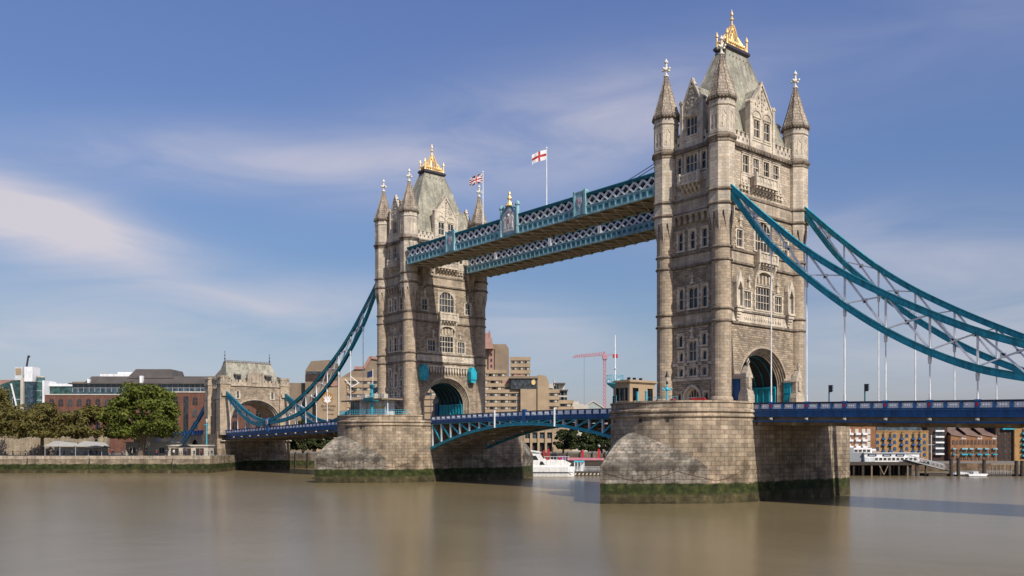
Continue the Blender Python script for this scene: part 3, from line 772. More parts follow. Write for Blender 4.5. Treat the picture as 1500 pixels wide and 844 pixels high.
def balcony(root, F, hw, z0, z1, out_, name='balcony', brackets=5):
    b = MB()
    F.box(b, -hw, hw, z0, z0 + 0.28, 0, out_ + 0.1)
    F.box(b, -hw, hw, z1 - 0.22, z1, out_ - 0.25, out_ + 0.08)
    F.box(b, -hw + 0.05, hw - 0.05, z0 + 0.28, z1 - 0.22, out_ - 0.2, out_ - 0.06)
    for i in range(brackets):
        h = -hw + 0.1 + (2 * hw - 0.2) * i / (brackets - 1)
        F.box(b, h - 0.12, h + 0.12, z0 + 0.28, z1 - 0.22, out_ - 0.24, out_ + 0.03)
    for i in range(brackets - 1):                        # pierced quatrefoil panels
        h = -hw + 0.1 + (2 * hw - 0.2) * (i + 0.5) / (brackets - 1)
        z = (z0 + z1) / 2; q = min(0.3, (z1 - z0) * 0.24)
        F.poly(b, [(h - q, z), (h, z - q), (h + q, z), (h, z + q)], out_ - 0.07, out_ + 0.0)
    for s_ in (-1, 1):
        F.box(b, s_ * hw - (0.22 if s_ > 0 else 0), s_ * hw + (0.22 if s_ < 0 else 0), z0 + 0.28, z1 - 0.22, 0, out_ - 0.02)
        F.box(b, s_ * hw - 0.2, s_ * hw + 0.2, z0 - 0.1, z1 + 0.25, out_ - 0.3, out_ + 0.12)
    for i in range(brackets):                            # corbels underneath
        h = (-hw + 0.25 + (2 * hw - 0.5) * i / (brackets - 1))
        P = [F.p(h - 0.16, z0, 0), F.p(h - 0.16, z0, out_ - 0.05), F.p(h - 0.16, z0 - 0.35, out_ - 0.1), F.p(h - 0.16, z0 - 0.45, out_ * 0.6), F.p(h - 0.16, z0 - 0.85, out_ * 0.45), F.p(h - 0.16, z0 - 1.25, 0.05), F.p(h - 0.16, z0 - 1.3, 0)]
        b.poly(P, F.h * 0.32)
    F.box(b, -hw + 0.15, hw - 0.15, z0 - 0.55, z0, 0, out_ * 0.55)
    return b.build(name, ['trim'], root)

def ornament(b, F, h, z0, z1):                            # small carved statue on a bracket under a canopy
    H = z1 - z0
    F.box(b, h - 0.3, h + 0.3, z0, z0 + 0.16 * H, 0, 0.34)
    F.box(b, h - 0.16, h + 0.16, z0 + 0.16 * H, z0 + 0.55 * H, 0, 0.28)
    F.box(b, h - 0.34, h + 0.34, z0 + 0.55 * H, z0 + 0.70 * H, 0, 0.38)
    F.poly(b, [(h - 0.2, z0 + 0.7 * H), (h + 0.2, z0 + 0.7 * H), (h, z1)], 0, 0.26)

def statue(root, F, h, z0, z1):
    b = MB(); ornament(b, F, h, z0, z1); return b.build('statue', 'trim', root)

def make_tower():
    root = empty('bridge_tower')
    XL, YL = 5.65, 9.75                                   # lower wall planes
    XU, YU = 5.35, 9.75
    FS = {'out': Face((XL, 0, 0), (0, 1, 0), (1, 0, 0)), 'in': Face((-XL, 0, 0), (0, -1, 0), (-1, 0, 0)),
          'west': Face((0, -YL, 0), (1, 0, 0), (0, -1, 0)), 'east': Face((0, YL, 0), (-1, 0, 0), (0, 1, 0))}
    FU = {'out': Face((XU, 0, 0), (0, 1, 0), (1, 0, 0)), 'in': Face((-XU, 0, 0), (0, -1, 0), (-1, 0, 0)),
          'west': Face((0, -YU, 0), (1, 0, 0), (0, -1, 0)), 'east': Face((0, YU, 0), (-1, 0, 0), (0, 1, 0))}
    t0 = make_turret(root); t0.location = (-5.2, -9.6, 0)
    for x, y in ((5.2, -9.6), (5.2, 9.6), (-5.2, 9.6)):
        c = copy_tree(t0, root); c.location = (x, y, 0)
    for side in ('west', 'east', 'out', 'in'):
        F, U = FS[side], FU[side]
        long_ = side in ('out', 'in')
        W = 8.9 if long_ else 4.4
        hl, hu = [], []
        deco = MB()
        def sep(): 
            nonlocal deco
            d_ = deco; deco = MB(); return d_
        if not long_:
            for h, z0, z1, w in ((-2.2, 20.2, 21.9, 0.75), (2.2, 20.2, 21.9, 0.75), (-2.13, 18.0, 19.35, 0.75), (2.3, 18.0, 19.35, 0.75), (-2.13, 15.7, 16.9, 0.75), (2.3, 15.7, 16.9, 0.75)):
                window(root, F, h, w, z0, z1, 1, 1, 0.3, hl)
            window(root, F, 0.08, 1.4, 17.95, 20.9, 2, 2, 0.32, hl); window(root, F, 0.08, 1.4, 15.7, 16.95, 2, 1, 0.32, hl)
            for h in (-2.5, 2.6): window(root, F, h, 0.7, 11.9, 13.1, 1, 1, 0.28, hl, tooth=False)
            for a, c, e, f in ((-3.76, -2.65, 17.28, 17.7), (-1.58, -0.98, 17.28, 17.7), (1.15, 1.75, 17.28, 17.7), (2.85, 3.76, 17.28, 17.7), (-3.76, 3.76, 15.0, 15.4)):
                F.box(deco, a, c, e, f, 0, 0.10)
            sep().build('stone_band', 'trim', root)
            statue(root, F, 0.05, 21.3, 23.1)
            F.box(deco, -0.5, 0.66, 17.22, 17.68, 0, 0.12)
            for h in (-0.3, 0.08, 0.46): F.box(deco, h - 0.13, h + 0.13, 17.3, 17.62, 0.1, 0.22)
            sep().build('carved_panel', 'trim', root)
            for h, w, n in ((-2.13, 0.85, 1), (0.15, 1.65, 2), (2.3, 0.85, 1)): window(root, F, h, w, 25.85, 28.95, n, 2, 0.26, hl)
            statue(root, F, 0.1, 29.5, 31.2)
            for h in (-2.2, 0.05, 2.3): window(root, F, h, 0.85, 34.8, 37.5, 1, 2, 0.3, hl)
            for i in range(7):                            # corbel table
                h = -3.3 + 1.1 * i
                F.poly(deco, [(h - 0.26, 39.9), (h + 0.26, 39.9), (h + 0.26, 38.9), (h, 38.55), (h - 0.26, 38.9)], 0, 0.42)
                F.box(deco, h - 0.3, h + 0.3, 39.55, 39.9, 0, 0.55)
            F.box(deco, -3.6, 3.6, 39.9, 40.15, 0, 0.6)
            sep().build('corbel_table', 'band', root)
            for h, w, n in ((-2.45, 0.7, 1), (-0.15, 2.1, 3), (2.15, 0.75, 1)): window(root, U, h, w, 46.4, 49.0, n, 2, 0.26, hu, tooth=False)
            for h in (-3.3, 2.95): U.box(deco, h - 0.25, h + 0.25, 43.4, 46.2, 0, 0.2); sep().build('pilaster', 'trim', root)
            for h in (-2.45, 2.15): U.box(deco, h - 0.7, h + 0.7, 44.7, 46.0, 0, 0.12); U.poly(deco, [(h - 0.3, 45.3), (h, 45.0), (h + 0.3, 45.3), (h, 45.7)], 0.1, 0.2); sep().build('carved_panel', 'trim', root)
            balcony(root, U, 1.75, 44.4, 45.9, 1.0, brackets=5)
            dormer(root, U, 1.9, (0.0,), 2.0, 59.9, 4.2)
        else:
            for h in (-3.95, -1.35, 1.3, 3.9): window(root, U, h, 1.45, 46.1, 48.7, 2, 2, 0.26, hu, tooth=False)
            U.box(deco, -5.3, 5.3, 45.55, 45.8, 0, 0.16); sep().build('window_sill', 'trim', root)
            for h in (-4.4, 4.4):
                U.box(deco, h - 0.9, h + 0.9, 44.5, 45.5, 0, 0.14)
                for k in (-0.45, 0.45): U.poly(deco, [(h + k - 0.25, 45.0), (h + k, 44.75), (h + k + 0.25, 45.0), (h + k, 45.25)], 0.12, 0.24)
                sep().build('carved_panel', 'trim', root)
                for k in (-0.8, 0, 0.8): statue(root, U, h + k, 43.4, 44.5)
            balcony(root, U, 2.75, 44.3, 45.95, 1.15, brackets=7)
            dormer(root, U, 2.95, (-1.3, 1.3), 1.45, 60.2, 5.0)
            for h in (-5.9, 5.9):
                window(root, F, h, 1.35, 34.7, 37.2, 2, 2, 0.28, hl); statue(root, F, h, 37.6, 39.4)
            window(root, F, 0, 3.9, 34.75, 39.2, 5, 3, 0.4, hl, arch=True)
            balcony(root, F, 2.3, 32.75, 34.35, 1.1, brackets=6)
            for s_ in (-1, 1):                            # big curved brackets beside the canopy
                P = [(0, 32.7), (1.05, 32.7), (0.95, 32.0), (0.55, 31.2), (0.3, 30.2), (0.22, 29.0), (0, 28.8)]
                deco.poly([F.p(s_ * 2.15 - 0.18, z, d) for d, z in P], F.h * 0.36); sep().build('curved_bracket', 'trim', root)
            A = arch_pts(1.95, 1.1, 30.4, 12)
            for (a0, c0), (a1, c1) in zip(A, A[1:]): F.poly(deco, [(a0, c0), (a1, c1), (a1, 31.7), (a0, 31.7)], 0, 0.5)
            for k in range(4): F.box(deco, -1.35 + 0.9 * k - 0.16, -1.35 + 0.9 * k + 0.16, 29.75, 31.0, 0, 0.3)
            sep().build('window_canopy', 'trim', root)
            window(root, F, 0, 3.6, 25.85, 29.3, 5, 3, 0.34, hl)
            for s_ in (-1, 1):
                window(root, F, s_ * 4.05, 1.9, 25.85, 28.3, 3, 2, 0.28, hl); statue(root, F, s_ * 3.7, 28.8, 30.8)
            # carved panel frieze
            F.box(deco, -8.0, 8.0, 25.05, 25.5, 0, 0.24)
            F.box(deco, -8.0, 8.0, 23.62, 25.04, 0, 0.1)
            for k in range(21):
                h = -4.6 + 0.46 * k
                F.poly(deco, [(h - 0.19, 24.35), (h, 23.95), (h + 0.19, 24.35), (h, 24.8)], 0.1, 0.24 if k % 2 else 0.19)
            sep().build('carved_frieze', 'trim', root)
            if side == 'out':
                for s_ in (-1, 1):                        # canopied niches
                    h = s_ * 6.65
                    for q in (-0.72, 0.72): F.box(deco, h + q - 0.17, h + q + 0.17, 25.5, 29.2, 0, 0.75); F.poly(deco, [(h + q - 0.24, 29.2), (h + q + 0.24, 29.2), (h + q, 30.4)], 0.1, 0.7)
                    F.box(deco, h - 0.9, h + 0.9, 25.5, 25.8, 0, 0.9)
                    F.poly(deco, [(h - 0.72, 28.4), (h - 0.5, 28.4), (h, 29.5), (h + 0.5, 28.4), (h + 0.72, 28.4), (h + 0.72, 29.0), (h, 31.2), (h - 0.72, 29.0)], 0, 0.8)
                    F.box(deco, h - 0.28, h + 0.28, 25.8, 28.2, 0.05, 0.5)
                    for z, w in ((25.0, 0.75), (24.6, 0.6), (24.2, 0.45), (23.8, 0.3)): F.box(deco, h - w, h + w, z, z + 0.42, 0, w)
                    sep().build('statue_niche', 'trim', root)
            else:
                for k in range(15):                       # machicolation over the arch
                    h = -5.25 + 0.75 * k
                    F.poly(deco, [(h - 0.22, 22.5), (h + 0.22, 22.5), (h + 0.22, 21.5), (h, 20.9), (h - 0.22, 21.5)], 0, 0.5)
                F.box(deco, -5.7, 5.7, 22.3, 22.7, 0, 0.6)
                sep().build('corbel_table', 'trim', root)
        # portal arch
        wl = MB()
        if long_:
            ao, bo, zc = 6.25, 6.05, 14.0
            F.wall(wl, -W, W, Z0, 49.4 if False else 42.3, hl + [(-ao, ao, Z0, zc + bo)])
            A = arch_pts(ao, bo, zc, 28)
            for (a0, c0), (a1, c1) in zip(A, A[1:]): wl.face([F.p(a0, c0, 0), F.p(a1, c1, 0), F.p(a1, zc + bo, 0), F.p(a0, zc + bo, 0)])
            ar = MB()
            rings = [(6.45, 6.3, 0.22), (6.2, 6.0, 0.22), (6.2, 6.0, -0.1), (6.02, 5.75, -0.1), (6.02, 5.75, -0.4), (5.82, 5.5, -0.4), (5.82, 5.5, -0.7), (5.62, 5.28, -0.7), (5.62, 5.28, -0.95), (5.42, 5.05, -0.95), (5.42, 5.05, -1.1)]
            for (a0, b0, d0), (a1, b1, d1) in zip([(6.45, 6.3, 0.0)] + rings, rings):
                PA = [(-a0, Z0)] + arch_pts(a0, b0, zc, 28) + [(a0, Z0)]; PB = [(-a1, Z0)] + arch_pts(a1, b1, zc, 28) + [(a1, Z0)]
                for i in range(len(PA) - 1):
                    ar.face([F.p(*PA[i], d0), F.p(*PB[i], d1), F.p(*PB[i + 1], d1), F.p(*PA[i + 1], d0)], None, False)
            ar.build('portal_arch', 'band', root)
        else:
            F.wall(wl, -W, W, Z0, 42.3, hl + [(-1.45, 1.45, Z0, 14.0)])
            A = [(-1.45, 12.6), (-1.2, 13.3), (-0.6, 13.85), (0, 14.05), (0.6, 13.85), (1.2, 13.3), (1.45, 12.6)]
            for (a0, c0), (a1, c1) in zip(A, A[1:]): wl.face([F.p(a0, c0, 0), F.p(a1, c1, 0), F.p(a1, 14.06, 0), F.p(a0, 14.06, 0)])
            dr = MB()
            A0 = [(-1.75, Z0)] + [(h * 1.2, 12.6 + (z - 12.6) * 1.22) for h, z in A] + [(1.75, Z0)]
            A1 = [(-1.35, Z0)] + [(h * 0.93, 12.6 + (z - 12.6) * 0.93) for h, z in A] + [(1.35, Z0)]
            A2 = [(-1.1, Z0)] + [(h * 0.76, 12.6 + (z - 12.6) * 0.75) for h, z in A] + [(1.1, Z0)]
            for PA, d0, PB, d1 in ((A0, 0.0, A0, 0.18), (A0, 0.18, A1, 0.18), (A1, 0.18, A1, -0.2), (A1, -0.2, A2, -0.5), (A2, -0.5, A2, -0.8)):
                for i in range(len(PA) - 1): dr.face([F.p(*PA[i], d0), F.p(*PB[i], d1), F.p(*PB[i + 1], d1), F.p(*PA[i + 1], d0)])
            F.box(dr, -1.1, 1.1, 12.35, 12.55, -0.85, -0.55)
            for k in range(4): F.box(dr, -0.75 + 0.5 * k - 0.05, -0.75 + 0.5 * k + 0.05, 12.5, 13.6, -0.8, -0.6)
            do = dr.build('doorway', 'trim', root)
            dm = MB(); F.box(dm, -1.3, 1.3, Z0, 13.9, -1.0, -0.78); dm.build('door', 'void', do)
        wl.mat(2)
        U.wall(wl, -W, W, 42.3, 49.5, hu)
        for z0, z1 in ((23.55, 25.05), (32.5, 34.0), (40.55, 42.2)):   # smooth bands between paired ledges
            wl.mat(1)
            if not (long_ and z0 < 25): F.box(wl, -W, W, z0, z1, 0, 0.06)
        wl.build('wall', ['rubble', 'band', 'pale_rubble'], root)
        if deco.v: deco.build('stone_carving', 'trim', root)
        Wl = W - 0.6
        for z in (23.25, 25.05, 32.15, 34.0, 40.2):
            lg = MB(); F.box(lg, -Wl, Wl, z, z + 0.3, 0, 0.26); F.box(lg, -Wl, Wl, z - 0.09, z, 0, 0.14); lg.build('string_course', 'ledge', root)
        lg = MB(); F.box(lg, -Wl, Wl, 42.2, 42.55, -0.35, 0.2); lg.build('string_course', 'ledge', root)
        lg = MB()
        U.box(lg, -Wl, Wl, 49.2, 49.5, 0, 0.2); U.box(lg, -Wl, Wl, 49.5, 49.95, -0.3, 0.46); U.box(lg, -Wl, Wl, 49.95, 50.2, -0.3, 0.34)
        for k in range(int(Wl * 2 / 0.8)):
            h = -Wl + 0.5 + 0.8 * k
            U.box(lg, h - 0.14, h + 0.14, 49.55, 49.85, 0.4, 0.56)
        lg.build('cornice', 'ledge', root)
        dh = 3.0 if long_ else 1.95
        for s_ in (-1, 1):                                # pierced battlements
            pp = MB(); a, c = (dh, 8.2) if long_ else (dh, 3.9)
            x0, x1 = (a, c) if s_ > 0 else (-c, -a)
            U.box(pp, x0, x1, 50.2, 51.35, -0.25, 0.1)
            n = max(2, int((x1 - x0) / 0.95)); st = (x1 - x0) / n
            for k in range(n):
                U.box(pp, x0 + st * k + 0.08, x0 + st * k + st * 0.66, 51.35, 51.95, -0.25, 0.1)
                U.box(pp, x0 + st * k + 0.02, x0 + st * k + st * 0.72, 51.95, 52.07, -0.3, 0.17)
            pp_o = pp.build('battlement', 'trim', root)
            vd = MB()
            for k in range(n):
                h = x0 + st * k + st * 0.37
                U.box(vd, h - 0.13, h + 0.13, 50.75, 51.15, 0.05, 0.105)
            vd.build('slot', 'void', pp_o)
        if side == 'out':                                 # gabled buttresses flanking the roadway
            for s_ in (-1, 1):
                bt = MB(); h = s_ * 6.6
                F.box(bt, h - 1.15, h + 1.15, Z0, 12.6, 1.15, 2.35)
                F.poly(bt, [(h - 1.15, 12.6), (h + 1.15, 12.6), (h + 0.85, 13.3), (h - 0.85, 13.3)], 1.2, 2.3)
                F.box(bt, h - 0.85, h + 0.85, 13.3, 15.2, 1.3, 2.1)
                F.poly(bt, [(h - 1.02, 15.1), (h + 1.02, 15.1), (h + 0.9, 15.45), (h, 17.0), (h - 0.9, 15.45)], 1.3, 2.22)
                F.poly(bt, [(h - 0.3, 13.7), (h + 0.3, 13.7), (h + 0.3, 14.9), (h, 15.9), (h - 0.3, 14.9)], 2.1, 2.32)
                for q in (-0.55, 0.55): F.box(bt, h + q - 0.07, h + q + 0.07, 13.4, 15.0, 2.1, 2.2)
                F.box(bt, h - 0.12, h + 0.12, 16.9, 18.0, 1.85, 2.1); F.box(bt, h - 0.34, h + 0.34, 17.35, 17.6, 1.85, 2.1)
                F.poly(bt, [(h - 1.05, 15.0), (h + 1.05, 15.0), (h + 1.05, 15.3), (h + 0.2, 16.2), (h - 0.2, 16.2), (h - 1.05, 15.3)], 0, 1.3)
                bt.build('gabled_buttress', 'pale_ashlar', root)
                bx = MB(); F.box(bx, h - 0.95, h + 0.95, Z0, 15.0, 0.0, 1.2)
                for k in range(4): F.box(bx, h - 1.0, h + 1.0, Z0 + 0.8 + 1.1 * k, Z0 + 0.9 + 1.1 * k, 0, 1.22)
                bx.build('steel_box', 'blue' if s_ < 0 else 'teal', root)
        if side == 'in':
            for s_ in (-1, 1):
                bx = MB(); h = s_ * 6.6
                F.box(bx, h - 0.85, h + 0.85, 19.9, 21.7, 0.0, 1.5); F.poly(bx, [(h - 0.85, 21.7), (h + 0.85, 21.7), (h + 0.3, 22.7), (h - 0.3, 22.7)], 0, 1.3)
                F.poly(bx, [(h - 0.85, 19.9), (h + 0.85, 19.9), (h + 0.55, 19.2), (h - 0.55, 19.2)], 0, 1.3)
                bx.build('winch_housing', 'teal', root)
                br = MB()
                for z, w in ((43.0, 1.5), (42.4, 1.3), (41.8, 1.1), (41.2, 0.9), (40.7, 0.6), (40.0, 0.4)): F.box(br, s_ * 6.3 - w * 0.7, s_ * 6.3 + w * 0.7, z, z + 0.6, -0.2, w)
                br.build('walkway_corbel', 'band', root)
    # vaulted passage through the tower
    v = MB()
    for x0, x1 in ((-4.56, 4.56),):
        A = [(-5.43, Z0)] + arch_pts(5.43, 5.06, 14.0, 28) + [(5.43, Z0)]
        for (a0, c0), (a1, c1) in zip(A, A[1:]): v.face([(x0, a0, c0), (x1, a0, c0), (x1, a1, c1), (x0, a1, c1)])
    v.build('vault', 'void', root)  # near-black surface paints the shade inside the passage
    for k in range(6):
        v = MB(); x = -3.75 + 1.5 * k
        A = [p for p in arch_pts(5.3, 4.93, 14.0, 28) if p[1] >= 14.3]
        for (a0, c0), (a1, c1) in zip(A, A[1:]):
            v.bar((x, a0, c0), (x, a1, c1), 0.17, 0.18, (1, 0, 0))
        v.build('vault_rib', 'teal_dark', root)  # the deeper teal puts the dimness of the vault into the ribs
    for s_ in (-1, 1):
        v = MB(); v.box(-4.4, 4.4, s_ * 5.34 - 0.06, s_ * 5.34 + 0.06, Z0, 14.2)
        for k in range(9): v.box(-4.4 + 1.1 * k - 0.06, -4.4 + 1.1 * k + 0.06, s_ * 5.2 - 0.08, s_ * 5.2 + 0.08, Z0, 14.2)
        v.box(-4.4, 4.4, s_ * 5.18 - 0.1, s_ * 5.18 + 0.1, 14.2, 14.45)
        v.build('lining_panel', 'teal', root)
    # floor, steep slate roof and its crest
    b = MB()
    RG = [(4.95, 8.75, 50.3), (3.45, 6.5, 56.6), (2.05, 4.42, 62.2), (0.98, 2.68, 66.55)]
    pr = [[(-a, -c, z), (a, -c, z), (a, c, z), (-a, c, z)] for a, c, z in RG]
    for A, B in zip(pr, pr[1:]):
        for k in range(4): b.face([A[k], A[(k + 1) % 4], B[(k + 1) % 4], B[k]])
    b.face(pr[0][::-1]); b.face(pr[-1])
    b.box(-5.3, 5.3, -9.6, 9.6, 50.05, 50.2)
    ro = b.build('roof', 'slate', root)
    for k in range(4):
        b = MB()
        for A, B in zip(pr, pr[1:]): b.bar(A[k], B[k], 0.16, 0.12)
        b.build('hip_ridge', 'slate', ro)
    b = MB()
    b.taper(0, 0, 66.5, 66.85, 1.0, 2.7, 1.3, 3.0); b.box(-1.32, 1.32, -3.02, 3.02, 66.85, 67.2); b.box(-1.15, 1.15, -2.85, 2.85, 67.2, 67.4)
    b.box(-1.12, 1.12, -2.82, 2.82, 65.9, 66.0)
    b.build('roof_crest', 'lead', ro)
    b = MB()
    for s_ in (-1, 1):
        for k in range(6): b.box(s_ * 1.14 - 0.09, s_ * 1.14 + 0.09, -2.2 + 0.88 * k - 0.13, -2.2 + 0.88 * k + 0.13, 65.45, 65.75)
        for k in range(3): b.box(-0.6 + 0.6 * k - 0.12, -0.6 + 0.6 * k + 0.12, s_ * 2.93 - 0.09, s_ * 2.93 + 0.09, 65.45, 65.75)
    b.build('roof_vent', 'lead', ro)
    g = MB()
    for sx in (-0.95, 0.95):
        for sy in (-2.55, 2.55):
            g.lathe([(0.2, 67.4), (0.16, 67.6), (0.14, 68.9), (0.26, 69.05), (0.22, 69.3), (0.1, 69.6), (0.02, 69.85)], 8, 0, sx, sy)
    for sx in (-0.95, 0.95):
        for z in (67.5, 67.95): g.bar((sx, -2.55, z), (sx, 2.55, z), 0.12, 0.12)
        for s_ in (-1, 1):
            P = [(2.4, 67.6), (1.7, 68.3), (1.0, 69.5), (0.45, 70.6), (0.0, 71.3)]
            for (a, c), (e, f) in zip(P, P[1:]): g.bar((sx * (0.3 if c > 69.4 else 1 - (c - 67.6) * 0.33), s_ * a, c), (sx * (0.3 if f > 69.4 else 1 - (f - 67.6) * 0.33), s_ * e, f), 0.2, 0.24)
            for k in range(5):
                y = s_ * (0.25 + 0.48 * k); zt = 70.4 - 0.62 * k
                g.bar((sx * 0.9, y, 67.5), (sx * max(0.3, 0.8 - 0.12 * (4 - k)), y * 0.75, zt), 0.13, 0.16)
                g.bar((sx * 0.9, y, 67.5), (sx * 0.7, y + s_ * 0.48, 68.3), 0.1, 0.12)
                g.ball((sx * 0.75, y, 68.25), 0.19, 6)
    for sy in (-2.55, 2.55):
        for z in (67.5, 67.95): g.bar((-0.95, sy, z), (0.95, sy, z), 0.12, 0.12)
        g.bar((-0.95, sy, 67.6), (0, sy * 0.6, 69.6), 0.16); g.bar((0.95, sy, 67.6), (0, sy * 0.6, 69.6), 0.16)
        for k in (-0.4, 0, 0.4): g.bar((k, sy, 67.5), (k * 0.5, sy * 0.8, 68.7), 0.12)
    g.lathe([(0.34, 69.6), (0.3, 70.6), (0.2, 71.2), (0.13, 71.5), (0.12, 72.0), (0.3, 72.15), (0.3, 72.35), (0.1, 72.5), (0.09, 72.8), (0.24, 72.95), (0.2, 73.2), (0.08, 73.45), (0.02, 73.85)], 8, 0)
    for k in range(4): a = math.pi / 2 * k; g.bar((0, 0, 72.25), (0.36 * math.cos(a), 0.36 * math.sin(a), 72.25), 0.12)
    g.build('gilded_crown', 'gold', ro)
    return root
tower_a = make_tower()
tag(tower_a, 'taller nearer gothic stone bridge tower with turrets, steep roof and gilded crown', 'bridge tower', 'gothic bridge towers')
tower_b = copy_tree(tower_a); tower_b.location = (-82.3, 0, 0); tower_b.rotation_euler.z = math.pi
tower_b['label'] = 'farther gothic stone bridge tower with teal winch housings above its road arch'
# ---------------------------------------------------------------- high level walkways
def make_walkway(outer):
    root = empty('high_level_walkway')
    x0, x1 = -34.2, 36.1                                  # local x about the middle of the span
    hw = 3.1
    b = MB()
    b.box(x0, x1, -hw + 0.3, hw - 0.3, 43.95, 44.1)
    for k in range(24):
        x = x0 + 1.2 + (x1 - x0 - 2.4) * k / 23
        b.box(x - 0.12, x + 0.12, -hw + 0.1, hw - 0.1, 43.55, 43.95)
    b.mat(1)
    for k in range(23):
        xa = x0 + 1.2 + (x1 - x0 - 2.4) * k / 23; xb = x0 + 1.2 + (x1 - x0 - 2.4) * (k + 1) / 23
        b.bar((xa, -hw + 0.3, 43.5), (xb, hw - 0.3, 43.5), 0.14, 0.12); b.bar((xa, hw - 0.3, 43.48), (xb, -hw + 0.3, 43.48), 0.14, 0.12)
    b.build('floor', ['under', 'paleconc'], root)
    b = MB()
    for s_ in (-1, 1):
        y = s_ * hw
        b.mat(0); b.box(x0, x1, y - 0.14, y + 0.14, 43.95, 45.15)
        b.box(x0, x1, y - 0.24, y + 0.24, 45.15, 45.32); b.box(x0, x1, y - 0.22, y + 0.22, 43.75, 43.95)
        n = 52; st = (x1 - x0) / n
        for k in range(n):
            b.mat(0); b.box(x0 + st * k, x0 + st * k + 0.2, y - 0.2, y + 0.2, 43.95, 45.15)
            b.mat(1); b.box(x0 + st * k + 0.42, x0 + st * k + st - 0.22, y + s_ * 0.13, y + s_ * 0.17, 44.3, 44.85)
    b.build('bottom_girder', ['sky_blue', 'teal_dark'], root)
    b = MB()
    for s_ in (-1, 1):
        y = s_ * hw
        b.box(x0, x1, y - 0.2, y + 0.26 if s_ > 0 else y + 0.2, 47.0, 47.22); b.box(x0, x1, y - 0.3, y + 0.3, 47.22, 47.42)
        b.box(x0, x1, y - 0.12, y + 0.12, 46.85, 47.0)
    b.box(x0, x1, -hw, hw, 47.3, 47.38)
    b.build('top_girder', 'teal_dark', root)
    b = MB()
    for s_ in (-1, 1):
        b.face([(x0, s_ * (hw - 0.45), 45.2), (x1, s_ * (hw - 0.45), 45.2), (x1, s_ * (hw - 0.45), 47.1), (x0, s_ * (hw - 0.45), 47.1)])
    b.build('glazing', 'glass', root)
    for s_ in (-1, 1):
        b = MB(); y = s_ * hw
        n = 38; st = (x1 - x0) / n
        for k in range(n):
            xa = x0 + st * k; xb = xa + st
            for o_, p_ in ((0, 0.05), (0.24, -0.05)):
                b.bar((xa + o_, y + s_ * p_, 45.3), (min(xb + o_, x1), y + s_ * p_, 46.9), 0.09, 0.14)
                b.bar((xa + o_, y + s_ * (p_ + 0.03), 46.9), (min(xb + o_, x1), y + s_ * (p_ + 0.03), 45.3), 0.09, 0.14)
        b.build('lattice', 'white', root)
    for s_ in (outer,):
        for xc in (-18.3, 18.7):
            b = MB(); y = s_ * (hw + 0.12)
            b.box(xc - 1.25, xc + 1.25, y - 0.3, y + 0.3, 44.0, 47.8)
            for q in (-1.25, 1.25): b.box(xc + q - 0.22, xc + q + 0.22, y - 0.4, y + 0.4, 43.9, 48.1)
            b.box(xc - 1.5, xc + 1.5, y - 0.36, y + 0.36, 47.75, 47.95)
            sp = b.build('end_panel', 'sky_blue', root)
            b = MB()
            yy = y + s_ * 0.3
            b.poly([(xc - 0.6, yy, 46.9), (xc + 0.6, yy, 46.9), (xc + 0.6, yy, 46.0), (xc, yy, 45.2), (xc - 0.6, yy, 46.0)], (0, s_ * 0.08, 0))
            b.build('shield', 'grey_paint', sp)
            b = MB(); b.box(xc - 0.5, xc - 0.15, yy + s_ * 0.081, yy + s_ * 0.11, 46.0, 46.7); b.box(xc + 0.1, xc + 0.45, yy + s_ * 0.081, yy + s_ * 0.11, 45.9, 46.3)
            b.build('shield_device', 'pink_red', sp)
        b = MB(); y = s_ * (hw + 0.15)                    # heraldic centrepiece
        for q in (-2.3, 2.3):
            b.lathe([(0.42, 43.9), (0.42, 44.9), (0.34, 45.0), (0.34, 49.0), (0.5, 49.1), (0.5, 49.35), (0.42, 49.5), (0.3, 49.75), (0.05, 49.9)], 10, 0, q, y)
        b.poly([(-2.0, y - 0.18, 44.0), (2.0, y - 0.18, 44.0), (2.0, y - 0.18, 48.2), (1.1, y - 0.18, 48.5), (0, y - 0.18, 49.6), (-1.1, y - 0.18, 48.5), (-2.0, y - 0.18, 48.2)], (0, 0.36, 0))
        b.bar((-2.1, y, 48.3), (0, y, 49.75), 0.5, 0.2); b.bar((2.1, y, 48.3), (0, y, 49.75), 0.5, 0.2)
        hp = b.build('heraldic_panel', 'sky_blue', root)
        b = MB(); yy = y + s_ * 0.19
        b.mat(0); b.poly([(-1.75, yy, 44.5), (1.75, yy, 44.5), (1.75, yy, 47.6), (0, yy, 49.0), (-1.75, yy, 47.6)], (0, s_ * 0.05, 0))
        b.mat(1)
        b.poly([(-0.55, yy, 47.2), (0.55, yy, 47.2), (0.55, yy, 46.0), (0, yy, 45.3), (-0.55, yy, 46.0)], (0, s_ * 0.14, 0))
        for q in (-1, 1):
            b.poly([(q * 0.7, yy, 45.2), (q * 1.35, yy, 45.1), (q * 1.2, yy, 46.3), (q * 1.45, yy, 47.0), (q * 0.95, yy, 47.5), (q * 0.75, yy, 46.6)], (0, s_ * 0.13, 0))
        b.box(-1.4, 1.4, yy, yy + s_ * 0.1, 44.7, 44.95)
        b.ball((0, yy, 47.6), 0.3, 6)
        b.mat(2); b.box(-0.3, 0.3, yy + s_ * 0.141, yy + s_ * 0.17, 46.1, 46.9); b.box(-0.5, 0.5, yy + s_ * 0.1, yy + s_ * 0.15, 48.0, 48.3)
        b.build('coat_of_arms', ['grey_paint', 'white_stone', 'pink_red'], hp)
        b = MB()
        b.lathe([(0.85, 49.3), (0.6, 49.7), (0.5, 50.0), (0.22, 50.15), (0.2, 50.5), (0.5, 50.7), (0.45, 50.95), (0.2, 51.1), (0.16, 51.4), (0.3, 51.55), (0.2, 51.8), (0.03, 52.1)], 8, 0, 0, y)
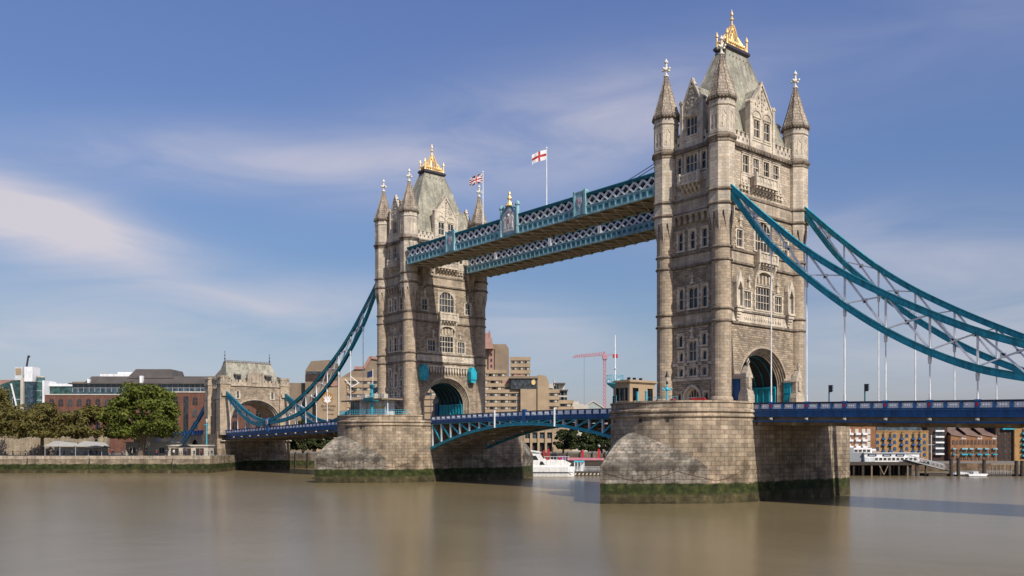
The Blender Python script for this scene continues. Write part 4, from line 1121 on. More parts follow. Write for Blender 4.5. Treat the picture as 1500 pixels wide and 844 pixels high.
        b.build('gilded_pinnacle', 'gold', hp)
    for xc in (-24.0, -6.5, 7.5, 24.0):                    # plain pilasters on the inner side
        b = MB(); y = -outer * (hw + 0.05); b.box(xc - 0.4, xc + 0.4, y - 0.2, y + 0.2, 45.3, 47.0); b.build('pilaster', 'white', root)
    b = MB()
    for s_ in (-1, 1):
        for k in range(2):
            b.tube((x1 + 0.1, s_ * (hw - 0.4 - 0.8 * k), 49.4), (x1 - 8.5, s_ * (hw - 0.4 - 0.8 * k), 47.3), 0.06, n=5)
            b.tube((x0 - 0.1, s_ * (hw - 0.4 - 0.8 * k), 49.4), (x0 + 8.5, s_ * (hw - 0.4 - 0.8 * k), 47.3), 0.06, n=5)
    b.build('stay_cable', 'lead', root)
    return root
wk = make_walkway(-1); wk.location = (-41.15, -8.0, 0)
tag(wk, 'upstream pale teal lattice walkway between the tower tops, carrying two flagpoles', 'walkway', 'high level footbridges between the towers')
w2 = make_walkway(1); w2.location = (-41.15, 8.0, 0)
tag(w2, 'pale teal lattice walkway seen lower and behind the flag-topped walkway', 'walkway', 'high level footbridges between the towers')

def flagpole(x, top, name_lab, flag_lab, pattern):
    p = empty('flagpole', (x, -10.3, 47.42), 0, name_lab, 'flagpole', 'flagpoles on the walkway roof')
    b = MB(); b.tube((0, 0, -0.1), (0, 0, top - 47.42), 0.11, 0.07, 8); b.lathe([(0.25, -0.05), (0.25, 0.25), (0.12, 0.3)], 8); b.ball((0, 0, top - 47.35), 0.16)
    b.build('pole', 'white', p)
    b = MB(); nx_, nz_ = 40, 24
    L, H = 2.7, 1.75
    dv = Vector((-0.66, -0.75, 0))
    def P(i, k):
        t, q = i / nx_, k / nz_
        sd = 0.22 * t * math.sin(t * 7.5 + q * 1.2)
        return dv * (L * t * 0.96) + Vector((dv.y, -dv.x, 0)) * sd + Vector((0, 0, top - 47.42 - 0.25 - H + H * q - 0.85 * t ** 1.4))
    for i in range(nx_):
        for k in range(nz_):
            b.mat(pattern((i + 0.5) / nx_, (k + 0.5) / nz_)); b.face([P(i, k), P(i + 1, k), P(i + 1, k + 1), P(i, k + 1)], None, True)
    f = b.build('flag', ['white', 'red', 'navy'], p); f['label'] = flag_lab
def st_george(u, v): return 1 if abs(v - 0.5) < 0.11 or abs(u - 0.5) < 0.07 else 0
def union(u, v):
    X, Y = (u - 0.5) * 2, (v - 0.5)
    if abs(Y) < 0.1 or abs(X) < 0.1: return 1
    if abs(Y) < 0.17 or abs(X) < 0.17: return 0
    e = abs(abs(X) * 0.5 - abs(Y)); return 1 if e < 0.03 else (0 if e < 0.1 else 2)
flagpole(-32.0, 57.9, 'white flagpole with a red cross flag on the teal walkway, nearer the tall tower', 'white flag with a red cross', st_george)
flagpole(-50.3, 57.9, 'white flagpole flying a red, white and blue flag on the teal walkway', 'red white and blue flag', union)

# ---------------------------------------------------------------- suspension chains
LOW = [(6.2, 42.9), (9.5, 38.2), (13.1, 33.6), (18.5, 28.4), (23.9, 23.9), (29.4, 20.0), (35.0, 16.8), (40.6, 14.35), (45.75, 12.95), (51.0, 12.0), (57.0, 11.4), (62.6, 11.25)]
UPP = [(6.2, 43.3), (9.5, 40.1), (13.1, 36.7), (18.7, 31.75), (23.9, 27.9), (28.8, 24.85), (34.1, 21.9), (40.4, 18.75), (45.75, 16.65), (51.0, 14.65), (57.0, 12.75), (62.6, 11.45)]
SLOW = [(62.6, 11.25), (67, 10.85), (71.5, 11.2), (76, 12.4), (80.5, 14.4), (85, 16.9), (91.4, 20.6)]
SUPP = [(62.6, 11.45), (67, 12.0), (71.5, 13.0), (76, 14.5), (80.5, 16.3), (85, 18.4), (91.4, 21.2)]
def at(tab, u):
    for (a, c), (e, f) in zip(tab, tab[1:]):
        if a <= u <= e: return c + (f - c) * (u - a) / (e - a)
    return tab[-1][1]
def smooth(tab, n=40):
    # Catmull-Rom through the table
    out_ = []
    for i in range(len(tab) - 1):
        p0 = tab[max(i - 1, 0)]; p1 = tab[i]; p2 = tab[i + 1]; p3 = tab[min(i + 2, len(tab) - 1)]
        for k in range(4):
            t = k / 4
            out_.append(tuple(0.5 * ((2 * p1[j]) + (-p0[j] + p2[j]) * t + (2 * p0[j] - 5 * p1[j] + 4 * p2[j] - p3[j]) * t * t + (-p0[j] + 3 * p1[j] - 3 * p2[j] + p3[j]) * t ** 3) for j in (0, 1)))
    return out_ + [tab[-1]]
def railz(u): return 11.3 - 0.0235 * (u - 10.65)
def make_chain(k, y, x0, sx, label, group, short=False):
    root = empty('short_suspension_chain' if short else 'suspension_chain', (x0, y, 0), 0, label, 'suspension chain', group)
    X = lambda u: sx * u * k
    lo, up = (SLOW, SUPP) if short else (LOW, UPP)
    for nm, tab in (('upper_chord', up), ('lower_chord', lo)):
        b = MB(); P = [(X(u), 0, z) for u, z in smooth(tab)]
        b.mat(0); b.sweep(P, 0.36, 0.74)
        b.mat(1); b.sweep(P, 0.62, 0.12, (0, 0, 0.4)); b.sweep(P, 0.62, 0.12, (0, 0, -0.4))
        b.mat(0); b.sweep(P, 0.46, 0.16)
        b.build(nm, ['teal', 'teal_dark'], root)
    us = [66.8 + 5.2 * i for i in range(5)] if short else [13.6 + 5.49 * i for i in range(9)]
    for u in us:
        zl = at(lo, u)
        b = MB()
        b.tube((X(u), 0, zl - 0.3), (X(u), 0, railz(u) - 1.0), 0.085, n=7)
        b.lathe([(0.09, zl - 1.5), (0.2, zl - 1.4), (0.24, zl - 0.75), (0.2, zl - 0.4)], 7, 0, X(u), 0)
        b.tube((X(u), 0, railz(u) - 0.1), (X(u), 0, railz(u) + 0.9), 0.12, n=7)
        b.build('hanger_rod', 'white', root)
    nodes = us if short else us + [60.5]
    for u in nodes:
        zl, zu = at(lo, u), at(up, u)
        if zu - zl > 0.9:
            b = MB(); b.bar((X(u), 0, zl + 0.2), (X(u), 0, zu - 0.2), 0.2, 0.24, (0, 1, 0)); b.build('upright', 'white', root)
    seq = nodes if short else [8.5] + nodes
    for a, c in zip(seq, seq[1:]):
        la, ua, lc, uc = at(lo, a), at(up, a), at(lo, c), at(up, c)
        if max(ua - la, uc - lc) < 1.0: continue
        b = MB()
        b.bar((X(a), 0.05, ua - 0.2), (X(c), 0.05, lc + 0.2), 0.2, 0.3, (0, 1, 0))
        b.bar((X(a), -0.05, la + 0.2), (X(c), -0.05, uc - 0.2), 0.16, 0.2, (0, 1, 0))
        m_ = (X((a + c) / 2), 0, (la + ua + lc + uc) / 4); b.box(m_[0] - 0.28, m_[0] + 0.28, -0.1, 0.1, m_[2] - 0.28, m_[2] + 0.28)
        b.build('cross_brace', 'white', root)
    if not short:
        b = MB(); zc = 11.35
        P = [(X(62.6) + 0.95 * math.cos(i * math.pi / 8), -0.42, zc + 1.15 * math.sin(i * math.pi / 8)) for i in range(16)]
        b.mat(0); b.poly(P, (0, 0.84, 0))
        P = [(X(62.6) + 0.62 * math.cos(i * math.pi / 8), -0.46, zc + 0.8 * math.sin(i * math.pi / 8)) for i in range(16)]
        b.mat(1); b.poly(P, (0, 0.92, 0))
        b.mat(2); b.poly([(X(62.6) - 0.22, -0.5, zc - 0.55), (X(62.6) + 0.22, -0.5, zc - 0.55), (X(62.6) + 0.25, -0.5, zc + 0.5), (X(62.6) - 0.25, -0.5, zc + 0.5)], (0, 1.0, 0))
        b.build('link_pin', ['blue', 'white', 'red'], root)
        b = MB(); b.box(X(62.6) - 0.7, X(62.6) + 0.7, -0.35, 0.35, railz(62.6) - 1.4, zc - 0.9); b.build('link_pedestal', 'blue', root)
    return root
G1, G2 = 'long curved teal suspension chains', 'short suspension chains by the far abutment'
KL = 1.047
make_chain(1.0, -9.6, 0, 1, 'near teal suspension chain sweeping right and down from the taller tower front turret', G1)
make_chain(1.0, 9.6, 0, 1, 'teal suspension chain falling right from the back turret of the taller tower', G1)
make_chain(KL, -9.6, -82.3, -1, 'teal suspension chain curving from the farther tower to the far abutment, nearer side', G1)
make_chain(KL, 9.6, -82.3, -1, 'teal suspension chain on the far side of the farther tower, mostly hidden', G1)
make_chain(KL, -9.6, -82.3, -1, 'short teal chain rising to the left turret of the gatehouse abutment', G2, True)
make_chain(KL, 9.6, -82.3, -1, 'short teal chain rising to the right turret of the gatehouse abutment', G2, True)

# ---------------------------------------------------------------- side spans: decks with panelled parapets
def lattice_panel():
    b = MB(); w, h = 1.18, 0.66
    for i in range(4):
        x = -w / 2 + w * (i + 0.5) / 4; q = w / 8 * 1.5
        b.bar((x - q, 0, 0), (x + q, 0, h), 0.05, 0.1); b.bar((x + q, 0.012, 0), (x - q, 0.012, h), 0.05, 0.1)
    for i in range(3):
        b.ball((-w / 4 + w / 4 * i, 0, h / 2), 0.12, 6)
    b.box(-w / 2 - 0.03, w / 2 + 0.03, 0.04, 0.05, -0.02, h + 0.02)
    return b
def make_span(k, length, x0, sx, label):
    root = empty('side_span', (x0, 0, 0), 0, label, 'bridge deck', 'side spans of the bridge')
    X = lambda u: sx * u * k
    u0, u1 = 10.66, length
    def slab(b, y0, y1, a, c, ua=u0, ub=u1):
        pts = []
        for dz in (a, c):
            ring = [(X(ua), y0, railz(ua) + dz), (X(ub), y0, railz(ub) + dz), (X(ub), y1, railz(ub) + dz), (X(ua), y1, railz(ua) + dz)]
            pts += ring if sx > 0 else ring[::-1]
        b.hexa(pts)
    b = MB(); slab(b, -9.2, 9.2, -1.6, -0.98); b.build('roadway', 'asphalt', root)
    b = MB(); slab(b, -9.0, 9.0, -2.7, -1.6)
    n = int((u1 - u0) / 5.49)
    for i in range(n + 1):
        u = u0 + 0.4 + i * 5.49
        if u < u1 - 0.5: slab(b, -9.1, 9.1, -3.15, -2.7, u, u + 0.45)
    for y in (-6, -3, 0, 3, 6): slab(b, y - 0.15, y + 0.15, -3.05, -2.7)
    b.build('underside', 'under', root)
    for s_ in (-1, 1):
        Y = s_ * 9.6
        b = MB()
        def sl(y0, y1, a, c): slab(b, min(Y + s_ * y0, Y + s_ * y1), max(Y + s_ * y0, Y + s_ * y1), a, c)
        b.mat(0)
        sl(-0.25, 0.02, -2.0, -1.14); sl(-0.25, 0.16, -1.14, -1.02); sl(-0.25, 0.10, -1.26, -1.14); sl(-0.85, 0.14, -2.72, -2.56); sl(-0.3, 0.2, -2.56, -2.5)
        sl(-0.25, 0.06, -1.62, -1.5); sl(-0.8, -0.25, -2.0, -1.9)
        b.mat(1); sl(-0.9, -0.75, -2.5, -2.0)  # near-black face: the shadow line along the girder is painted
        b.build('edge_girder', ['blue', 'void'], root)
        b = MB()
        def sr(y0, y1, a, c): slab(b, min(Y + s_ * y0, Y + s_ * y1), max(Y + s_ * y0, Y + s_ * y1), a, c)
        sr(-0.16, 0.14, -0.14, 0.0); sr(-0.10, 0.08, -0.24, -0.14); sr(-0.12, 0.10, -1.02, -0.92)
        b.build('handrail', 'navy', root)
        step = 5.49 / 3
        u = 13.6 - 2 * step
        proto_p = proto_s = proto_l = None
        i = 0; cnt = 0
        while u < u1:
            z = railz(u)
            if u > u0 + 0.1:
                if i % 3 == 2:
                    bb = MB(); bb.box(-0.28, 0.28, -0.16, 0.16, -0.95, -0.12); bb.box(-0.34, 0.34, -0.2, 0.2, -0.16, 0.06)
                    if proto_s is None: proto_s = bb.build('parapet_post', 'blue', root)
                    o = proto_s if 'used' not in proto_s else proto_s.copy()
                    if 'used' in proto_s: COL.objects.link(o)
                    proto_s['used'] = 1
                    o.location = (X(u), Y, z)
                    bb = MB(); bb.poly([(-0.14, s_ * 0.165, -0.3), (0.14, s_ * 0.165, -0.3), (0.14, s_ * 0.165, -0.6), (0, s_ * 0.165, -0.82), (-0.14, s_ * 0.165, -0.6)], (0, s_ * 0.03, 0))
                    sh = bb.build('red_shield', 'red', o)
                    if u < u1 - 1:
                        bb = MB(); bb.box(-0.17, 0.17, -0.1, 0.1, -0.15, 0.15); bb.box(-0.1, 0.1, -0.35, -0.1, -0.05, 0.05)
                        lp = bb.build('lamp_box', 'paleconc', root); lp.location = (X(u), Y + s_ * 0.05 - (0.0 if s_ > 0 else 0), z - 2.26)
                else:
                    bb = MB(); bb.box(-0.13, 0.13, -0.11, 0.11, -0.95, -0.12)
                    bb.build('baluster', 'blue', root, (X(u), Y, z))
            um = u + step / 2
            if um > u0 + 0.6 and um < u1 - 0.6 and cnt < 48:
                if proto_p is None: proto_p = lattice_panel().build('parapet_panel', 'bright_white', root); o = proto_p
                else: o = proto_p.copy(); COL.objects.link(o)
                cnt += 1
                o.location = (X(um), Y - s_ * 0.0, railz(um) - 0.88)
                o.rotation_euler = (0, sx * 0.0235 / k, 0)
            u += step; i += 1
        bb = MB()
        def sb(y0, y1, a, c): slab(bb, min(Y + s_ * y0, Y + s_ * y1), max(Y + s_ * y0, Y + s_ * y1), a, c)
        sb(-0.14, -0.08, -0.95, -0.14)
        bb.build('parapet_backing', 'grey_paint', root)
    return root
make_span(1.0, 91.0, 0, 1, 'royal blue bridge deck running right from the taller tower over the water')
make_span(KL, 91.4, -82.3, -1, 'blue bridge deck between the farther tower and the gatehouse abutment')

# ---------------------------------------------------------------- bascule leaves
def make_leaf():
    root = empty('bascule_leaf')
    L = 30.45                                              # from pier face (local x=0) to the meeting point
    top = lambda x: 11.28 + 0.3 * (1 - ((L - x) / L) ** 2) # handrail
    arch = lambda x: 9.15 - 4.75 * ((L - x) / L) ** 2
    n = 20
    xs = [L * i / n for i in range(n + 1)]
    b = MB()
    for a, c in zip(xs, xs[1:]):
        b.hexa([(a, -7.3, top(a) - 1.45), (c, -7.3, top(c) - 1.45), (c, 7.3, top(c) - 1.45), (a, 7.3, top(a) - 1.45), (a, -7.3, top(a) - 1.0), (c, -7.3, top(c) - 1.0), (c, 7.3, top(c) - 1.0), (a, 7.3, top(a) - 1.0)])
    b.build('roadway', 'asphalt', root)
    N = 9
    ns = [0.4 + (L - 1.2) * i / N for i in range(N + 1)]
    for y in (-7.5, -2.5, 2.5, 7.5):
        outer = abs(y) > 5
        b = MB()
        b.mat(0)
        P = [(x, y, arch(x)) for x in xs]
        b.sweep(P, 0.5, 0.42); b.sweep(P, 0.7, 0.08, (0, 0, -0.22)); b.sweep(P, 0.7, 0.08, (0, 0, 0.22))
        b.sweep([(x, y, max(top(x) - 1.65, arch(x))) for x in xs], 0.36, 0.36)
        o = b.build('main_girder', 'teal' if outer else 'under', root)
        for i, x in enumerate(ns):
            z0, z1 = arch(x) + 0.1, top(x) - 1.7
            if z1 - z0 > 0.35:
                b = MB(); b.bar((x, y, z0), (x, y, z1), 0.34, 0.34, (0, 1, 0)); b.build('upright', 'grey_paint' if outer else 'under', o)
            if i < N and outer:
                xn = ns[i + 1]
                if z1 - z0 > 0.6:
                    b = MB(); b.bar((x, y, z1 - 0.1), (xn, y, arch(xn) + 0.15), 0.26, 0.3, (0, 1, 0)); b.build('diagonal', 'teal', o)
    b = MB()
    for i, x in enumerate(ns):
        b.box(x - 0.12, x + 0.12, -7.5, 7.5, arch(x) - 0.1, arch(x) + 0.2); b.box(x - 0.12, x + 0.12, -7.4, 7.4, top(x) - 1.85, top(x) - 1.45)
        if i < N:
            for y in (-7.5, -2.5, 2.5): b.bar((x, y, arch(x)), (ns[i + 1], y + 5, arch(ns[i + 1])), 0.16); b.bar((x, y + 5, arch(x)), (ns[i + 1], y, arch(ns[i + 1])), 0.16)
    for a, c in zip(xs, xs[1:]): b.face([(a, -7.3, top(a) - 1.47), (c, -7.3, top(c) - 1.47), (c, 7.3, top(c) - 1.47), (a, 7.3, top(a) - 1.47)])
    b.build('underside_bracing', 'under', root)
    for s_ in (-1, 1):
        b = MB(); Y = s_ * 7.6
        P = [(x, Y, top(x)) for x in xs]
        b.mat(0); b.sweep(P, 0.3, 0.62, (0, 0, -1.3)); b.sweep(P, 0.46, 0.12, (0, 0, -1.0)); b.sweep(P, 0.12, 0.9, (0, -s_ * 0.1, -0.5))
        b.mat(1); b.sweep(P, 0.3, 0.14, (0, 0, -0.07)); b.sweep(P, 0.44, 0.1, (0, 0, -1.64))
        b.build('edge_girder', ['blue', 'navy'], root)
        n2 = 17; st = L / n2
        pr = None
        for i in range(n2 + 1):
            bb = MB(); bb.box(-0.1, 0.1, -0.1, 0.1, -0.95, -0.1); bb.build('baluster', 'blue', root, (min(st * i, L - 0.12), Y, top(st * i)))
            if i < n2:
                x = st * (i + 0.5)
                if pr is None: pr = lattice_panel().build('parapet_panel', 'bright_white', root); o = pr
                else: o = pr.copy(); COL.objects.link(o)
                o.location = (x, Y + s_ * 0.05, top(x) - 0.84)
                o.rotation_euler.y = -math.atan2(top(x + 0.5) - top(x - 0.5), 1.0)
        bb = MB(); bb.tube((21.9, Y + s_ * 0.28, top(21.9) - 3.0), (21.9, Y + s_ * 0.28, top(21.9) + 0.35), 0.17, n=8); bb.build('fender_post', 'white', root)
        bb = MB(); bb.box(L - 0.45, L - 0.02, Y - 0.24, Y + 0.24, 9.4, top(L) + 0.3); bb.build('nose_post', 'blue', root)
    return root
lf = make_leaf(); lf.location = (-71.62, 0, 0)
tag(lf, 'teal and blue arched bascule leaf hinged at the farther pier', 'bascule leaf', 'opening roadway leaves between the towers')
l2 = copy_tree(lf); l2.location = (-10.68, 0, 0); l2.rotation_euler.z = math.pi
l2['label'] = 'teal and blue arched bascule leaf hinged at the nearer, taller tower pier'
# ---------------------------------------------------------------- gatehouse abutment
ab = empty('abutment_gatehouse', (-183.8, 0, 0), 0, 'stone gatehouse with a wide arch, green slate roof and battlements at the bridge end', 'gatehouse')
AX, AY = 5.8, 9.9
AF = {'s': Face((AX, 0, 0), (0, 1, 0), (1, 0, 0)), 'n': Face((-AX, 0, 0), (0, -1, 0), (-1, 0, 0)), 'w': Face((0, -AY, 0), (1, 0, 0), (0, -1, 0)), 'e': Face((0, AY, 0), (-1, 0, 0), (0, 1, 0))}
b = MB()
b.box(-7.0, 5.3, -11.9, 11.9, -5, 6.2); b.box(-7.0, 4.0, -11.9, 11.9, 6.2, 8.2)
b.box(4.0, 5.3, -11.9, -10.4, 6.2, 9.0); b.box(4.0, 5.3, 10.4, 11.9, 6.2, 9.0)
b.build('abutment_base', 'pier', ab)
b = MB(); b.box(5.3, 6.2, -11.0, 12.0, 6.1, 6.35); b.build('service_ledge', 'trim', ab)
for side in 'snwe':
    F = AF[side]; b = MB(); holes = []
    if side in 'sn':
        a0, b0, zc = 8.3, 7.0, 11.9
        for h in (-5.6, 5.6): window(ab, F, h, 0.7, 19.3, 21.4, 1, 1, 0.4, holes)
        F.wall(b, -AY, AY, 8.0, 23.1, holes + [(-a0, a0, 8.0, zc + b0)])
        A = arch_pts(a0, b0, zc, 28)
        for (p0, c0), (p1, c1) in zip(A, A[1:]): b.face([F.p(p0, c0, 0), F.p(p1, c1, 0), F.p(p1, zc + b0, 0), F.p(p0, zc + b0, 0)])
        ar = MB(); prev = (8.6, 7.3, 0)
        for r_ in ((8.6, 7.3, 0.25), (8.2, 6.9, 0.25), (8.2, 6.9, -0.3), (7.8, 6.5, -0.3), (7.8, 6.5, -0.9), (7.4, 6.1, -0.9), (7.4, 6.1, -5.85)):
            PA = [(-prev[0], 8.0)] + arch_pts(prev[0], prev[1], zc, 28) + [(prev[0], 8.0)]; PB = [(-r_[0], 8.0)] + arch_pts(r_[0], r_[1], zc, 28) + [(r_[0], 8.0)]
            for i in range(len(PA) - 1): ar.face([F.p(*PA[i], prev[2]), F.p(*PB[i], r_[2]), F.p(*PB[i + 1], r_[2]), F.p(*PA[i + 1], prev[2])])
            prev = r_
        ar.build('portal_arch', 'band', ab)
    else:
        for h in (-2.0, 0.2, 2.4): window(ab, F, h, 0.8, 22.6, 24.6, 1, 1, 0.3, holes, tooth=False)
        F.wall(b, -AX, AX, 8.0, 25.2, holes)
    b.build('wall', 'rubble', ab)
    b = MB(); W = AY if side in 'sn' else AX
    if side in 'sn':
        F.box(b, -W, W, 23.0, 23.4, 0, 0.35); F.box(b, -W + 1.5, W - 1.5, 23.4, 24.3, -0.4, 0.12)
        for k in range(13):
            h = -7.6 + 1.2 * k
            if abs(h) > 2.4: F.box(b, h, h + 0.75, 24.3, 24.95, -0.4, 0.12)
        F.box(b, -2.3, 2.3, 23.4, 26.0, -0.5, 0.2); F.poly(b, [(-2.3, 26.0), (2.3, 26.0), (0, 28.4)], -0.5, 0.2)
        for s_ in (-1, 1):
            F.box(b, s_ * 2.3 - 0.3, s_ * 2.3 + 0.3, 23.4, 26.6, -0.6, 0.35); F.poly(b, [(s_ * 2.3 - 0.34, 26.6), (s_ * 2.3 + 0.34, 26.6), (s_ * 2.3, 27.4)], -0.5, 0.3)
        F.poly(b, [(-1.3, 24.0), (1.3, 24.0), (1.3, 25.6), (0, 27.0), (-1.3, 25.6)], 0.2, 0.32)
        for i in range(5): F.box(b, -0.9 + 0.4 * i, -0.7 + 0.4 * i, 24.3, 25.5, 0.3, 0.42)
    else:
        F.box(b, -W, W, 25.0, 25.4, 0, 0.3); F.box(b, -W, W, 19.0, 21.4, 0, 0.2)
        for k in range(9): F.box(b, -5.4 + 1.25 * k, -4.7 + 1.25 * k, 25.4, 26.1, -0.4, 0.12)
        for h in (-4.6, -1.5, 1.6): F.box(b, h - 0.35, h + 0.35, 8.0, 17.0, 0, 0.55); F.poly(b, [(h - 0.35, 17.0), (h + 0.35, 17.0), (h, 18.0)], 0, 0.5)
    b.build('parapet', 'band', ab)
for sx in (-1, 1):
    for sy in (-1, 1):                                     # corner turrets
        b = MB(); cx, cy = sx * 4.9, sy * 9.7
        b.mat(0); b.box(cx - 1.5, cx + 1.5, cy - 1.7, cy + 1.7, 8.0, 19.0); b.box(cx - 1.3, cx + 1.3, cy - 1.5, cy + 1.5, 19.0, 23.6)
        b.mat(1); b.box(cx - 1.65, cx + 1.65, cy - 1.85, cy + 1.85, 8.0, 9.0)
        b.box(cx - 1.55, cx + 1.55, cy - 1.75, cy + 1.75, 18.9, 19.8); b.box(cx - 1.5, cx + 1.5, cy - 1.7, cy + 1.7, 23.4, 23.9); b.box(cx - 1.3, cx + 1.3, cy - 1.5, cy + 1.5, 23.9, 25.3)
        for q in (-1, 0, 1): b.box(cx - 1.55, cx + 1.55, cy + q * 1.15 - 0.35, cy + q * 1.15 + 0.35, 25.3, 26.0); b.box(cx + q * 1.0 - 0.3, cx + q * 1.0 + 0.3, cy - 1.64, cy + 1.64, 25.301, 25.99)
        xx = cx + sx * 1.5
        b.poly([(xx, cy - 1.3, 19.8), (xx, cy + 1.3, 19.8), (xx, cy + 1.3, 20.8), (xx, cy, 22.1), (xx, cy - 1.3, 20.8)], (sx * 0.6, 0, 0))
        b.build('corner_turret', ['ashlar', 'band'], ab)
b = MB()
ring = [[(-5.2, -8.8, 23.5), (5.2, -8.8, 23.5), (5.2, 8.8, 23.5), (-5.2, 8.8, 23.5)], [(-0.9, -7.4, 30.6), (0.9, -7.4, 30.6), (0.9, 7.4, 30.6), (-0.9, 7.4, 30.6)]]
for k in range(4): b.face([ring[0][k], ring[0][(k + 1) % 4], ring[1][(k + 1) % 4], ring[1][k]])
b.face(ring[1])
ro = b.build('roof', 'slate', ab)
b = MB(); b.box(-1.0, 1.0, -7.5, 7.5, 30.55, 30.8)
for k in range(26): b.box(-0.06, 0.06, -7.3 + 0.585 * k, -7.1 + 0.585 * k, 30.8, 31.3)
b.box(-0.07, 0.07, -7.4, 7.4, 31.2, 31.32); b.build('ridge_cresting', 'ledge', ro)
for s_ in (-1, 1):
    b = MB(); b.lathe([(0.3, 30.5), (0.16, 30.9), (0.1, 31.4), (0.28, 31.7), (0.1, 32.0), (0.08, 32.5), (0.22, 32.75), (0.08, 33.0), (0.05, 33.6), (0.16, 33.8), (0.02, 34.1)], 8, 0, 0, s_ * 7.35)
    b.build('roof_finial', 'lead', ro)
for y in (-5.0, 5.0):
    b = MB(); b.box(2.6, 4.9, y - 0.85, y + 0.85, 24.4, 26.3); b.poly([(5.05, y - 1.1, 26.3), (5.05, y + 1.1, 26.3), (4.6, y + 0.9, 26.8), (4.6, y - 0.9, 26.8)], (-2.6, 0, 0.2))
    o = b.build('dormer', 'grey_roof', ro); b = MB(); b.box(4.9, 4.93, y - 0.62, y + 0.62, 24.8, 26.1); b.build('pane', 'glass', o)
# anchor chain behind the gatehouse
b = MB(); P = [(-190.5, -9.6, 19.6), (-194.4, -9.6, 16.6), (-200, -9.6, 12.9), (-207.4, -9.6, 8.9), (-214, -9.6, 5.6)]
b.sweep(P, 0.45, 1.3); b.mat(1); b.sweep(P, 0.7, 0.14, (0, 0, 0.68)); b.sweep(P, 0.7, 0.14, (0, 0, -0.68))
tag(b.build('anchor_chain', ['blue', 'teal']), 'straight blue anchor chain sloping down left of the gatehouse', 'anchor chain')
# approach viaduct
vd = empty('approach_viaduct', (-189.6, 0, 0), 0, 'grey stone approach viaduct with a blue parapet and an archway left of the gatehouse', 'viaduct')
b = MB(); F = Face((0, -9.4, 0), (1, 0, 0), (0, -1, 0))
F.wall(b, -62, -1.1, 1.5, 8.2, [(-16.4, -11.2, 1.5, 6.6)])
A = arch_pts(2.6, 2.6, 4.0, 14, -13.8)
for (p0, c0), (p1, c1) in zip(A, A[1:]): b.face([F.p(p0, c0, 0), F.p(p1, c1, 0), F.p(p1, 6.61, 0), F.p(p0, 6.61, 0)])
b.box(-62, -1.1, -9.4 + 0.5, 9.4, 7.6, 8.0); b.box(-62, -1.1, 9.0, 9.4, 1.5, 8.2)
b.build('wall', 'castle', vd)
b = MB(); b.box(-62, -1.1, -8.6, -8.4, 1.5, 7.5); b.build('recess', 'void', vd)
b = MB(); b.box(-62, -1.1, -9.7, -9.5, 8.2, 9.4); b.box(-62, -1.1, -9.8, -9.4, 9.4, 9.55); b.box(-62, -1.1, -9.8, -9.4, 8.1, 8.3)
for k in range(24): b.box(-60 + 2.5 * k - 0.15, -60 + 2.5 * k + 0.15, -9.85, -9.4, 8.2, 9.6)
b.build('parapet', 'blue', vd)

# ---------------------------------------------------------------- things standing on the piers and the deck
PD = 10.36
cb = empty('watch_cabin', (-5.75, -16.2, PD), 0, 'small tan stone control cabin with flat roof on the nearer pier', 'cabin')
b = MB()
FCs = [Face((1.55, 0, 0), (0, 1, 0), (1, 0, 0)), Face((0, -2.8, 0), (1, 0, 0), (0, -1, 0)), Face((-1.55, 0, 0), (0, -1, 0), (-1, 0, 0)), Face((0, 2.8, 0), (-1, 0, 0), (0, 1, 0))]
ops = [[(-2.1, -1.0), (1.2, 2.2)], [(-1.1, -0.6), (-0.3, 0.4), (0.7, 1.15)], [(-1.5, -0.5), (0.6, 1.6)], [(-0.5, 0.5)]]
for F, op, W in zip(FCs, ops, (2.8, 1.55, 2.8, 1.55)):
    F.wall(b, -W, W, 0, 4.1, [(a, c, 1.5, 3.4) for a, c in op])
b.box(-1.7, 1.7, -2.95, 2.95, 4.1, 4.25); b.box(-1.85, 1.85, -3.1, 3.1, 4.25, 4.45); b.box(-1.6, 1.6, -2.85, 2.85, 4.45, 4.6)
b.build('wall', 'tan', cb)
for F, op in zip(FCs, ops):
    for a, c in op:
        b = MB(); F.box(b, a, c, 1.5, 3.4, -0.22, -0.18); F.box(b, a - 0.06, a, 1.45, 3.45, -0.2, 0.05); F.box(b, c, c + 0.06, 1.45, 3.45, -0.2, 0.05); F.box(b, (a + c) / 2 - 0.03, (a + c) / 2 + 0.03, 1.5, 3.4, -0.17, -0.1)
        b.build('window', 'glass', cb)
for k, (x, y) in enumerate(((1.0, -2.4), (1.0, -1.2), (1.0, 0.2))):
    b = MB(); b.box(x - 0.2, x + 0.2, y - 0.15, y + 0.15, 4.6, 4.95); b.build('floodlight', 'black', cb)
ms = empty('signal_mast', (-7.75, -18.35, PD), 0, 'tall white mast with a railed teal platform beside the tan cabin', 'mast')
b = MB(); b.tube((0, 0, 0), (0, 0, 4.2), 0.28, n=10); b.build('post', 'teal', ms)
b = MB(); b.tube((0, 0, 4.2), (0, 0, 11.5), 0.11, 0.07); b.bar((-0.7, 0.5, 6.4), (0.7, -0.5, 6.4), 0.1); b.build('pole', 'white', ms)
b = MB(); b.lathe([(0.3, 3.4), (1.25, 4.1), (1.3, 4.25), (0.05, 4.26)], 14)
for k in range(10):
    a = k * math.pi / 5; b.tube((1.25 * math.cos(a), 1.25 * math.sin(a), 4.2), (1.25 * math.cos(a), 1.25 * math.sin(a), 5.4), 0.035, n=5)
    a2 = a + math.pi / 5
    for z in (4.8, 5.4): b.bar((1.25 * math.cos(a), 1.25 * math.sin(a), z), (1.25 * math.cos(a2), 1.25 * math.sin(a2), z), 0.05)
b.build('platform', 'cyan', ms)
